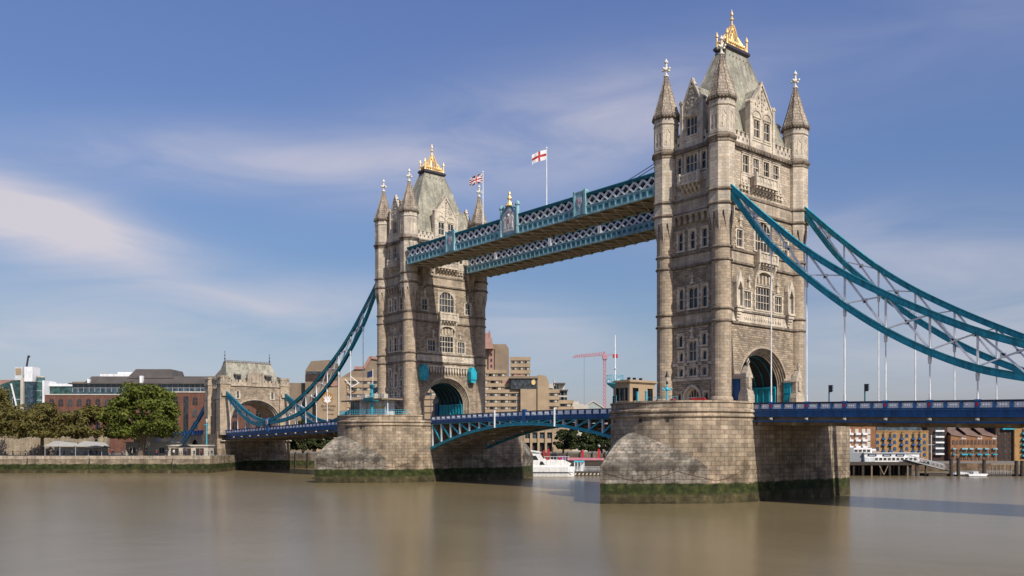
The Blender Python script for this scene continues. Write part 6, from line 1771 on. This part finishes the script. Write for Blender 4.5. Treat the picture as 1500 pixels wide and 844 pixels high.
hblock('side_block', 'tan_dark', (-95, -84, 4, 20, 1.5, 30.7), (-84, -80, 2, 14, 1.5, 25.5))
hblock('balcony_band', 'pink', (-86, -71, 1.0, 3, 29.2, 31.4))
b = MB(); b.poly([(-14.5, 3, 1.5), (-7.2, 3, 1.5), (-7.2, 3, 46.2), (-14.5, 3, 46.2)], (0, 16, 0)); b.build('core_tower', 'tan', ho)
b = MB(); b.poly([(-7.2, 2.2, 28), (-1.4, 2.2, 28), (-1.4, 2.2, 45.0), (-2.6, 2.2, 46.8), (-10.5, 2.2, 46.8), (-10.5, 2.2, 44.6), (-7.2, 2.2, 44.6)], (0, 18, 0)); b.build('core_tower', 'tan_dark', ho)
b = MB(); b.poly([(-15.5, -1, 44.6), (-7.8, -1, 44.6), (-8.4, -1, 49.0), (-15.5, -1, 49.6)], (0, 12, 0)); b.box(-12, -9, 2, 6, 49, 51.5); b.tube((-9.4, 2, 49), (-9.4, 2, 52.5), 0.3); b.build('pink_penthouse', 'pink', ho)
hblock('pink_shaft', 'pink', (-9.8, -7.6, 2.0, 3, 34, 44.4))
for z in (37.0, 39.4, 41.8): hblock('shaft_window', 'void', (-9.0, -8.3, 1.9, 2.0, z, z + 1.2))
o, sp = banded('wing', -0.6, 7.4, 3, 20, 33, 41.5)
put_windows(ho, strip(2.3), [(0.9 + 2.6 * k, 3, z) for z in sp[:3] for k in range(3)])
hblock('pink_block', 'pink', (0.6, 5.4, 0, 8, 26, 33.8), (-4, 3, -1, 8, 30.2, 31.4))
hblock('restaurant_glass', 'window_glass', (-0.4, 10.5, -4, 8, 27.6, 32.0)); hblock('restaurant_roof', 'tan_dark', (-1.0, 10.8, -4.6, 8, 32.0, 32.9))
for k in range(5): hblock('restaurant_mullion', 'lead', (0.2 + 2.4 * k, 0.4 + 2.4 * k, -4.1, -4, 27.6, 32.0))
b = MB(); b.poly([(8.8 + 0.85 * math.cos(i * math.pi / 8), -4.5, 30.4 + 1.1 * math.sin(i * math.pi / 8)) for i in range(16)], (0, 0.4, 0)); b.build('oval_sign', 'gold', ho)
b = MB(); b.poly([(10.5, -3, 1.5), (15.2, -3, 1.5), (15.2, -3, 30.4), (14.0, -3, 33.2), (10.5, -3, 33.6)], (0, 16, 0)); b.build('end_block', 'tan', ho)
hblock('plain_wall', 'tan', (3.5, 10.0, -5, 6, 1.5, 27.6))
hblock('podium', 'tan', (3.5, 16.6, -7, 4, 9.8, 14.5), (3.5, 16.6, -6.6, 4, 5.6, 7.3))
for k in range(5): hblock('podium_column', 'tan', (4.4 + 3.0 * k, 5.3 + 3.0 * k, -7.2, -5.5, 1.5, 12))
hblock('podium_glass', 'void', (3.6, 16.4, -5.2, 3, 1.5, 12))
put_windows(ho, rect_window(1.9, 2.3, 'blue_glass', 'tan_dark'), [(6.4 + 3 * k, -6.1, 7.4) for k in range(4)], 'podium_window')
hblock('roof_terrace', 'paleconc', (25, 32, 4, 14, 1.5, 21.4)); 
b = MB(); b.poly([(-75.9 + 2.35 * math.cos(i * math.pi / 14), -4.12, 24.0 + 2.45 * math.sin(i * math.pi / 14)) for i in range(28)], (0, 0.12, 0)); em = b.build('round_emblem', 'ochre', ho)
b = MB()
for k in range(5):
    t = (k - 2) * 0.42
    c = Vector((-75.9, 0, 22.9)); dv = Vector((math.sin(t), 0, math.cos(t))); nv = Vector((dv.z, 0, -dv.x))
    q = [c, c + dv * 0.9 + nv * 0.28, c + dv * 2.3 + nv * 0.1, c + dv * 2.6, c + dv * 2.3 - nv * 0.1, c + dv * 0.9 - nv * 0.28]
    b.poly([(p.x, -4.17, p.z) for p in q], (0, 0.05, 0))
b.poly([(-77.4, -4.18, 22.6), (-75.9, -4.18, 21.8), (-74.4, -4.18, 22.6), (-74.9, -4.18, 23.4), (-75.9, -4.18, 23.0), (-76.9, -4.18, 23.4)], (0, 0.05, 0))
b.build('emblem_petals', 'white', em)
for t, z, sz, x in (('GUOMAN', 20.6, 1.35, -75.6), ('HOTELS', 19.1, 1.25, -75.6), ('TOWER', 17.2, 0.8, -74.8)): text_mesh('wall_lettering', t, sz, 'dark_brown', ho, (x, -4.06, z), (R(90), 0, 0), 0.05)
b = MB(); b.bar((-66.5, -3.5, 33.0), (-63.0, -3.5, 30.2), 0.3, 0.4, (0, 1, 0)); b.bar((-68.8, -3.5, 31.8), (-66.0, -3.5, 28.6), 0.3, 0.4, (0, 1, 0)); b.bar((-66.0, -3.5, 28.6), (-63.0, -3.5, 30.2), 0.3, 0.4, (0, 1, 0)); b.build('canopy_rail', 'white', ho)

wb = cam_thing('white_flats', 0, 460, 'pale stepped apartment block peeking out behind the tan hotel', 'building')
b = MB(); K_ = 460 / 1303.4
def PX(px): return (px - 750) * K_
def PZ(py): return 5.67 + (648.25 - py) * K_
b.box(PX(800), PX(815), 0, 12, 1.5, PZ(562)); b.box(PX(812), PX(827), 2, 12, 1.5, PZ(562)); b.box(PX(818), PX(831), 0, 12, 1.5, PZ(571)); b.tube((PX(812), 0, PZ(565)), (PX(812), 0, PZ(555)), 0.4); b.build('wall', 'paleconc', wb)
put_windows(wb, rect_window(2.6, 2.2), [(PX(815), 2 if False else -0.0, PZ(570)), (PX(821), 0, PZ(579)), (PX(827), 0, PZ(579)), (PX(821), 0, PZ(588)), (PX(827), 0, PZ(588)), (PX(806), 0, PZ(575))])
b = MB(); b.box(PX(811), PX(828), -0.5, 12, PZ(563), PZ(561)); b.box(PX(817), PX(832), -1.2, 0, PZ(573), PZ(571)); b.build('roof', 'grey_roof', wb)
gh = cam_thing('glasshouse_roof', 0, 440, 'low building with a pale green gabled roof beside the red crane', 'building')
K_ = 440 / 1303.4
b = MB(); b.poly([(PX(854), 0, 1.5), (PX(884), 0, 1.5), (PX(884), 0, PZ(597)), (PX(869), 0, PZ(588)), (PX(854), 0, PZ(597))], (0, 20, 0)); b.build('gable', 'pale_green', gh)
b = MB(); b.bar((PX(853), -0.2, PZ(597.5)), (PX(869), -0.2, PZ(587.5)), 0.5, 0.5, (0, 1, 0)); b.bar((PX(869), -0.2, PZ(587.5)), (PX(885), -0.2, PZ(597.5)), 0.5, 0.5, (0, 1, 0)); b.build('roof_edge', 'paleconc', gh)
pb = cam_thing('pale_terrace', 0, 440, 'low pale terrace building to the right of the hotel end', 'building')
b = MB(); b.box(PX(836), PX(855), 0, 12, 1.5, PZ(592)); b.box(PX(838), PX(848), 2, 10, 1.5, PZ(588)); b.build('wall', 'paleconc', pb)
# tower crane
tc_ = cam_thing('tower_crane', 47.4, 455, 'red lattice tower crane with a long horizontal jib', 'crane')
b = MB()
H = 5.67 + (648.25 - 522) * 455 / 1303.4
for x in (-0.6, 0.6):
    for y in (-0.6, 0.6): b.bar((x, y, 1.5), (x, y, H), 0.26)
z = 1.5
while z < H - 2:
    for y in (-0.6, 0.6): b.bar((-0.6, y, z), (0.6, y, z + 1.8), 0.2); b.bar((0.6, y, z), (-0.6, y, z + 1.8), 0.18)
    z += 1.8
b.build('mast', 'pink_red', tc_)
b = MB()
for y in (-0.6, 0.6): b.bar((-16.5, y, H - 0.6), (6.2, y, H + 1.0), 0.32)
b.bar((-15, 0, H + 0.5), (0, 0, H + 2.2), 0.28)
for k in range(14): b.bar((-16 + 1.15 * k, -0.6, H - 0.55 + 0.08 * k), (-15.4 + 1.15 * k, 0, H + 0.5 + 0.11 * k), 0.2); b.bar((-15.4 + 1.15 * k, 0, H + 0.5 + 0.11 * k), (-14.85 + 1.15 * k, 0.6, H - 0.47 + 0.08 * k), 0.2)
b.build('jib', 'pink_red', tc_)
b = MB(); b.box(4.2, 6.6, -0.9, 0.9, H - 0.8, H + 1.0); b.build('counterweight', 'red', tc_)
b = MB(); b.box(-1.2, 1.2, -1.2, 1.2, H - 1.6, H + 0.4); b.poly([(-0.8, -0.5, H), (0.8, -0.5, H), (0, -0.5, H + 2.6)], (0, 1, 0)); b.build('cab', 'pink_red', tc_)
b = MB(); b.tube((-10.5, 0, H), (-10.5, 0, 20), 0.05, n=4); b.build('hoist_rope', 'lead', tc_)
# trees and moored craft under the bascules
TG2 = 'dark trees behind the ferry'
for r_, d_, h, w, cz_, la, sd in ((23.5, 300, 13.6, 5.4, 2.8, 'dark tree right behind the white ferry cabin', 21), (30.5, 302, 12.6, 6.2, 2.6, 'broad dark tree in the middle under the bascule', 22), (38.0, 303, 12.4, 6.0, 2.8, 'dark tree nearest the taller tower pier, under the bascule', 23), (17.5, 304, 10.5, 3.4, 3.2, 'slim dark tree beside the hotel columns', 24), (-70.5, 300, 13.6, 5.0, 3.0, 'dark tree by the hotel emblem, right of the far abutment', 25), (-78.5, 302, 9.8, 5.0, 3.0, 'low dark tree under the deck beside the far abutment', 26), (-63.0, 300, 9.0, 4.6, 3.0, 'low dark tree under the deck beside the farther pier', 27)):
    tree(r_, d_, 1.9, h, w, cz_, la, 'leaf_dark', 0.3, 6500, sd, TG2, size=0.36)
ew = cam_thing('quay_wall', 0, 288, 'dark quay wall under the bridge behind the piers', 'quay wall')
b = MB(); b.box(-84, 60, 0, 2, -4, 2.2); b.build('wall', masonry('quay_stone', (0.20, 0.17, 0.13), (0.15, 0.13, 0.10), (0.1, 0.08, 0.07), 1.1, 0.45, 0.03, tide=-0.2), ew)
b = MB()
for k in range(36): b.tube((-82 + 4 * k, -0.3, -4), (-82 + 4 * k, -0.3, 2.6), 0.25, n=6)
b.build('fender_pile', 'timber', ew)
fe = empty('ferry', S(3.2, 222, WATER), SR, 'white river ferry with sloping cabin moored behind the farther pier', 'ferry')
b = MB(); n = 16
sec = []
for i in range(n + 1):
    t = i / n; x = -14 + 26.2 * t
    w = 3.0 * (min(1, (1 - t) * 6 + 0.72)) * min(1, t * 4 + 0.35)
    sec.append([(x, -w, 2.35), (x, -w * 0.95, 0.9), (x, -w * 0.8, -0.6), (x, w * 0.8, -0.6), (x, w * 0.95, 0.9), (x, w, 2.35)])
for A, B in zip(sec, sec[1:]):
    for k in range(5): b.face([A[k], A[k + 1], B[k + 1], B[k]], None, True)
    b.face([A[5], A[0], B[0], B[5]])
b.face(sec[-1]); b.face(sec[0][::-1]); b.build('hull', 'white', fe)
b = MB(); b.box(-13, 11.8, -3.02, -2.96, 0.95, 1.1); b.build('rubbing_strake', 'navy', fe)
b = MB(); b.poly([(-13, -2.7, 2.35), (10.8, -2.7, 2.35), (11.4, -2.7, 3.2), (9.8, -2.7, 4.0), (4.6, -2.7, 4.3), (3.8, -2.7, 5.5), (-2.5, -2.7, 5.9), (-13, -2.7, 5.9)], (0, 5.4, 0)); b.build('cabin', 'white', fe)
for x0, x1, z0, z1 in ((-4.4, -1.5, 1.5, 2.2), (-1.1, 2.0, 1.5, 2.2), (-10, -7, 1.5, 2.2), (-7, -4.8, 1.5, 2.2)):
    b = MB(); b.poly([(x0, -2.98, z0), (x1, -2.98, z0), (x1 - 0.4, -2.98, z1 + 0.1), (x0, -2.98, z1 + 0.1)], (0, -0.08, 0)); b.build('saloon_window', 'glass', fe)
for x0, x1, z0, z1 in ((-6, -3.8, 4.4, 5.4), (-3.4, 0.6, 4.3, 5.3), (1.2, 3.3, 4.1, 5.1), (3.6, 4.9, 2.9, 3.7)):
    b = MB(); b.poly([(x0, -2.72, z0), (x1, -2.72, z0), (x1 - 0.6, -2.72, z1), (x0 + 0.2, -2.72, z1)], (0, -0.06, 0)); b.build('bridge_window', 'glass', fe)
b = MB(); b.bar((-13, -2.6, 8.3), (3.6, -2.6, 6.0), 0.22, 0.3); b.bar((-13, 2.6, 8.3), (3.6, 2.6, 6.0), 0.22, 0.3); b.bar((3.4, -2.6, 4.6), (3.8, -2.6, 6.1), 0.2)
for k in range(7): b.bar((-12 + 2.2 * k, -2.6, 5.8), (-11.2 + 2.2 * k, -2.6, 8.0 - 0.3 * k), 0.12); b.bar((-12 + 2.2 * k, -2.6, 8.15 - 0.3 * k), (-12 + 2.2 * k, 2.6, 8.15 - 0.3 * k), 0.12)
b.build('canopy_frame', 'white', fe)
b = MB()
for k in range(9): b.bar((4.8 + 0.75 * k, -2.6, 4.0), (4.8 + 0.75 * k, -2.6, 4.9), 0.06)
b.bar((4.8, -2.6, 4.9), (11, -2.6, 4.9), 0.07); b.build('rail', 'white', fe)
for x in (5.6, 8.6):
    b = MB(); b.box(x - 0.4, x + 0.4, -2.75, -2.3, 4.1, 4.7); b.build('lifebelt', 'red', fe)
b = MB(); b.box(6.4, 8.0, -1.6, 1.6, 4.1, 5.6); b.tube((7, 0, 5.6), (7, 0, 7.2), 0.12); b.build('funnel', 'black', fe)
pt = empty('pontoon', S(19.6, 223, WATER), SR, 'grey landing pontoon with white railings right of the ferry', 'pontoon')
b = MB(); b.box(-4.5, 5.2, 0, 4, -0.5, 1.1); b.build('deck', 'timber', pt)
b = MB()
for k in range(33): b.box(-4.4 + 0.29 * k, -4.34 + 0.29 * k, 0, 0.06, 1.1, 2.3)
for z in (1.7, 2.25): b.box(-4.4, 5.2, -0.01, 0.05, z, z + 0.08)
b.build('railing', 'grey_paint', pt)
b = MB()
for k in range(10): b.poly([(-4 + 0.95 * k, -0.05, 0.2), (-3.6 + 0.95 * k, -0.05, 0.2), (-3.4 + 0.95 * k, -0.05, 0.7), (-3.8 + 0.95 * k, -0.05, 0.7)], (0, 0.05, 0))
b.build('fender_stripes', 'paleconc', pt)
ks = empty('ticket_shelter', S(16.9, 223.5, WATER + 1.1), SR, 'small white landing shelter with a blue flat roof on the pontoon', 'shelter')
b = MB(); b.box(-1.3, 1.3, 0, 2.4, 2.3, 2.65); b.build('roof', 'cyan', ks)
b = MB()
for x in (-1.2, -0.4, 0.4, 1.2): b.box(x - 0.08, x + 0.08, 0.05, 0.2, 0, 2.3)
b.box(-1.2, 1.2, 1.9, 2.0, 0, 2.3); b.build('frame', 'white', ks)
bg_ = empty('moored_barge', S(18.5, 250, WATER), SR, 'dark moored barge with a pink awning and red flag posts behind the pontoon', 'barge')
b = MB(); b.box(-6.5, 12, 0, 4, -0.5, 3.2); b.build('hull', 'timber', bg_)
b = MB(); b.poly([(-3, -0.3, 3.4), (12, -0.3, 3.4), (12, -0.3, 3.9), (-3, -0.3, 4.1)], (0, 3, 0)); b.build('awning', 'pinkfab', bg_)
b = MB(); b.poly([(-6.6, -0.3, 3.3), (-3.2, -0.3, 3.3), (-3.6, -0.3, 4.6), (-6, -0.3, 4.4)], (0, 3, 0)); b.build('cover', 'purple', bg_)
for k, x in enumerate((-9.4, -8.2, 1.4, 6.0, 9.6)):
    b = MB(); b.box(x - 0.3, x + 0.3, 1.0, 1.3, 3.4 if x > -4 else 4.4, 6.2 + 0.3 * (k % 2)); b.build('flag_post', 'red', bg_)

# ---------------------------------------------------------------- south-east bank, seen under the right-hand span
def bank_building(name, x0, x1, d, label, m, top, dep=16): 
    o = cam_thing(name, (x0 + x1) / 2, d, label, 'building')
    w = (x1 - x0) / 2
    b = MB(); b.box(-w, w, 0, dep, -3, top); b.build('wall', m, o)
    return o, w
o, w = bank_building('brick_flats', 112, 122.6, 300, 'orange brick flats with white balconies just right of the pier', 'orange_brick', 12.5)
cols = [-3.6, -1.1, 1.2, 2.9]
put_windows(o, rect_window(0.9, 1.5, 'paleconc', 'white', 1), [(x, 0, z) for x in cols for z in (8.6, 6.4, 4.2)])
for x in cols[:3]:
    for z in (8.2, 6.0, 3.8): b = MB(); b.box(x - 0.5, x + 1.1, -0.9, 0, z, z + 0.7); b.build('balcony', 'white', o)
b = MB(); b.box(-w, w, -0.4, 0, 3.0, 3.5); b.build('white_band', 'white', o); b = MB(); b.box(-w, w, -0.3, 0, 11.6, 12.6); b.build('cornice', 'white', o)
b = MB()
for k in range(5): b.poly([(-w + 0.3 + 2.1 * k, -1.2, 2.6), (-w + 2.0 + 2.1 * k, -1.2, 2.6), (-w + 1.8 + 2.1 * k, -0.2, 3.3), (-w + 0.5 + 2.1 * k, -0.2, 3.3)], (0, 0.1, 0.05))
b.build('awning', 'canvas', o)
o, w = bank_building('ochre_warehouse', 122.7, 140.4, 300, 'ochre brick warehouse with blue windows, loading balconies and a blue glass top', 'yellow_brick', 9.5)
b = MB(); b.poly([(-w + 0.4, 0.8, 9.5), (w - 1.5, 0.8, 9.5), (w - 2.6, 0.8, 11.6), (-w + 0.8, 0.8, 11.6)], (0, 12, 0)); b.build('glass_storey', 'blue_glass', o)
b = MB(); b.box(-w - 0.05, w + 0.05, -0.15, 0.3, 9.3, 9.7); b.build('parapet', 'yellow_brick', o)
put_windows(o, arched_window(0.85, 1.2, 'blue_glass', 'blue'), [(x - 8.85 + 0.0, 0, z) for x in (0.5, 6.3, 10.4, 16.3) for z in (7.4, 5.2, 3.0, 1.0)])
for x in (2.4, 4.7, 8.6, 12.5, 14.6):
    b = MB(); b.box(x - 8.85 - 0.4, x - 8.85 + 0.4, -0.08, 0, 0.5, 8.6); b.build('loading_bay', 'void', o)
    b = MB(); b.bar((x - 8.9, -0.1, 9.0), (x - 8.4, -0.6, 9.2), 0.15); b.build('hoist', 'black', o)
    for z in (6.6, 4.6, 2.4): b = MB(); b.box(x - 8.85 - 0.5, x - 8.85 + 0.6, -0.7, -0.05, z, z + 0.55); b.build('balcony', 'blue', o)
o, w = bank_building('dark_balcony_flats', 140.9, 147.8, 302, 'dark modern flats with stacked white balconies', 'dark_brick', 11.5)
for z in (9.3, 7.3, 5.4, 3.4, 1.5):
    b = MB(); b.box(-1.0, 1.9, -1.0, 0, z, z + 0.55); b.build('balcony', 'white', o)
    b = MB(); b.box(-0.9, 1.8, -0.1, 0, z + 0.7, z + 1.8); b.build('window', 'blue_glass', o)
    b = MB(); b.box(-3.2, -2.2, -0.1, 0, z + 0.5, z + 1.6); b.build('window', 'window_glass', o)
o, w = bank_building('gabled_warehouse', 147.9, 163.5, 300, 'orange brick warehouse flats with tiled gables and blue balconies', 'orange_brick', 8.2)
b = MB()
for k in range(3): b.poly([(-w + 5.2 * k, -0.3, 8.2), (-w + 5.2 * k + 5.2, -0.3, 7.4), (-w + 5.2 * k + 4.2, 6, 10.0), (-w + 5.2 * k - 0.2, 6, 11.0)], (0, 0.2, 0.35))
b.box(-w, w, 6, 10, 8, 10.6); b.build('roof', 'tile_roof', o)
for k in range(4):
    b = MB(); b.box(-w + 0.6 + 4.6 * k, -w + 1.5 + 4.6 * k, 6, 7, 10, 12.2); b.build('chimney', 'dark_brick', o)
put_windows(o, arched_window(0.8, 1.5, 'window_glass', 'orange_brick'), [(-w + 0.9 + 1.25 * k, 0, z) for z in (5.0, 1.9, -0.3) for k in range(12)])
put_windows(o, rect_window(0.45, 0.8, 'paleconc', 'white', 0), [(-w + x, 0, 6.9) for x in (4.0, 4.8, 9.4, 10.2, 14.4, 15.0)])
for z in (3.3, 1.4):
    for x, ww in ((0.9, 1.0), (4.4, 2.0), (6.6, 1.2), (9.4, 1.6), (11.8, 1.4), (14.6, 1.4)): b = MB(); b.box(-w + x - ww / 2, -w + x + ww / 2, -0.9, 0, z, z + 0.5); b.build('balcony', 'sky_blue' if z > 2 else 'teal', o)
o, w = bank_building('dark_brick_block', 163.6, 169.3, 301, 'dark brown brick block with a teal canopy at its top', 'dark_brick', 12.5)
put_windows(o, rect_window(0.6, 1.0, 'window_glass', 'dark_brick', 0), [(x, 0, z) for x in (-1.8, 0.3, 2.0) for z in (8.2, 6.2, 4.2, 2.2, 0.3)])
b = MB(); b.box(-0.9, w + 0.4, -1.0, 0, 10.0, 10.9); b.build('canopy', 'teal', o)
o, w = bank_building('ochre_flats', 169.4, 186, 300, 'ochre brick flats with teal balconies at the right edge', 'yellow_brick', 12.5)
for x in (-5.2, -1.5, 3):
    for z in (8.4, 6.4, 4.6, 2.8, 0.9): b = MB(); b.box(x - 0.8, x + 0.8, -0.9, 0, z, z + 0.6); b.build('balcony', 'teal', o)
    b = MB(); b.box(x - 0.6, x + 0.6, -0.1, 0, 0.2, 10.2); b.build('loading_bay', 'void', o)
sw = cam_thing('south_quay', 0, 262, 'brown brick quay wall below the warehouses on the right', 'quay wall')
b = MB(); b.box(94, 240, 0, 2, -4, -0.5); b.build('wall', masonry('quay_brick', (0.26, 0.18, 0.11), (0.20, 0.14, 0.09), (0.14, 0.1, 0.08), 0.8, 0.35, 0.03, tide=-2.6), sw)
jt = cam_thing('jetty', 0, 222, 'dark timber jetty on piles carrying a white pier house', 'jetty')
b = MB(); b.box(80, 104, 0, 9, 0.3, 0.8); b.box(80, 104, -0.1, 0.1, 0.0, 0.85); b.build('deck', 'timber', jt)
for k in range(11):
    for y in (0.3, 5, 8.5): b = MB(); b.tube((80.8 + 2.25 * k, y, -5), (80.8 + 2.25 * k, y, 0.3), 0.22 if k % 3 else 0.3, n=7); b.build('pile', 'timber' if k % 4 else 'tan_dark', jt)
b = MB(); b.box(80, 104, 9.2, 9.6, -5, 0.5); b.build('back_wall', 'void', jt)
b = MB()
for x in (91.5, 94.0): b.bar((x, 0.1, 0.3), (92.8, 0.1, -2.4), 0.18)
b.build('brace', 'tan_dark', jt)
ph = cam_thing('pier_house', 0, 223, 'white pier house with a row of windows and three dark signs on the jetty', 'building')
b = MB(); b.box(88.4, 102.2, 0.2, 6, 0.8, 2.95); b.box(86.2, 90.8, 1.5, 7, 2.9, 4.3); b.build('wall', 'white', ph)
b = MB(); b.box(80.5, 88.4, 1.0, 7, 0.8, 3.1); b.box(80.5, 86.2, 1.4, 7, 3.1, 4.4); b.build('grey_wing', 'grey_clad', ph)
put_windows(ph, rect_window(0.62, 0.55, 'window_glass', 'paleconc', 0), [(91.4 + 1.08 * k, 0.2, 1.25) for k in range(10)])
put_windows(ph, rect_window(0.7, 0.55, 'window_glass', 'paleconc', 0), [(86.8 + 1.05 * k, 1.5, 3.3) for k in range(4)])
for x in (90.3, 94.0, 97.3):
    b = MB(); b.mat(0); b.poly([(x - 1.0, 0.2, 2.2), (x + 1.0, 0.2, 2.2), (x + 1.15, 0.2, 2.45), (x + 1.0, 0.2, 2.75), (x - 1.0, 0.2, 2.75), (x - 1.15, 0.2, 2.45)], (0, -0.1, 0))
    b.mat(1); b.box(x - 0.75, x + 0.7, 0.07, 0.1, 2.38, 2.55); b.build('sign', ['navy', 'grey_paint'], ph)
b = MB(); b.box(88.2, 102.3, -0.1, 6.2, 2.95, 3.1); b.box(88.4, 91, 0.05, 0.2, 0.85, 1.9); b.build('fascia', 'grey_paint', ph)
lm = cam_thing('street_lamp', 104.6, 222, 'white lamp post at the right end of the jetty', 'street lamp', None, 0.8)
b = MB(); b.tube((0, 0, 0), (0, 0, 6.4), 0.08); b.bar((-0.9, 0, 4.3), (0.9, 0, 4.3), 0.07); b.ball((0, 0, 6.5), 0.16); b.build('post', 'white', lm)
gw = cam_thing('gangway', 0, 221.5, 'grey truss gangway sloping from the jetty to the landing stage', 'gangway')
b = MB()
A, B = Vector((98.2, 0, 1.4)), Vector((109.0, 0, -1.4))
for y in (0, 1.8):
    for dz in (0, 1.25): b.bar(A + Vector((0, y, dz)), B + Vector((0, y, dz)), 0.16, 0.2)
    for k in range(10):
        p, q = A.lerp(B, k / 10), A.lerp(B, (k + 1) / 10)
        b.bar(p + Vector((0, y, 0)), q + Vector((0, y, 1.25)), 0.1); b.bar(p + Vector((0, y, 1.25)), q + Vector((0, y, 0)), 0.08)
b.hexa([A + Vector((0, 0, -0.15)), B + Vector((0, 0, -0.15)), B + Vector((0, 1.8, -0.15)), A + Vector((0, 1.8, -0.15)), A + Vector((0, 0, 0)), B, B + Vector((0, 1.8, 0)), A + Vector((0, 1.8, 0))])
b.build('truss', 'steel', gw)
ls = cam_thing('landing_stage', 0, 221, 'long low dark landing stage floating at the right', 'landing stage')
b = MB(); b.box(103.5, 109, 0, 5, -3.2, -2.1); b.box(109, 128, 0, 6, -3.2, -2.3); b.build('deck', 'timber', ls)
b = MB()
for k in range(40): b.box(110 + 0.45 * k, 110.06 + 0.45 * k, 0.1, 0.16, -2.3, -1.4)
b.box(110, 128, 0.09, 0.17, -1.45, -1.37); b.build('railing', 'steel', ls)
b = MB(); b.poly([(111.5, 1.5, -1.6), (114.2, 1.5, -1.9), (114.2, 1.5, -2.3), (110.6, 1.5, -2.3)], (0, 1.2, 0)); b.build('steps', 'white', ls)
for k, (x, h, la) in enumerate(((108.8, 1.5, 'tall dark mooring pile at the foot of the gangway'), (110.6, 1.6, 'tall dark mooring pile right of the gangway foot'), (117.0, 1.3, 'dark mooring pile in the middle of the landing stage'), (125.0, 0.9, 'dark mooring pile near the right edge, first of two'), (126.4, 0.9, 'dark mooring pile nearest the right edge'))):
    b = MB(); b.lathe([(0.42, -5), (0.42, h), (0.5, h), (0.5, h + 0.15), (0.05, h + 0.3)], 10)
    tag(b.build('mooring_pile', 'timber', None, S(x, 220.5), SR), la, 'mooring pile', 'mooring piles by the landing stage')
dl = cam_thing('dolphin_piles', 0, 224, 'row of pale timber piles joined by a beam at the right edge', 'pile row')
b = MB(); b.box(120.5, 136, 0, 0.5, 0.0, 0.4)
for k in range(16): b.tube((121 + 0.95 * k, 0.2, -5), (121 + 0.95 * k, 0.2, 0.0), 0.16, n=6)
b.build('piles', 'tan_dark', dl)
rb_ = empty('moored_boat', S(114.6, 219.5, WATER), SR, 'small white open boat tied to the landing stage', 'boat')
b = MB(); b.poly([(-2.2, -0.8, 0.1), (2.0, -0.8, 0.1), (2.5, -0.8, 0.65), (-2.4, -0.8, 0.6)], (0, 1.6, 0)); b.build('hull', 'white', rb_)
b = MB(); b.box(-1.0, 0.2, -0.5, 0.5, 0.6, 1.2); b.build('cabin', 'grey_paint', rb_)
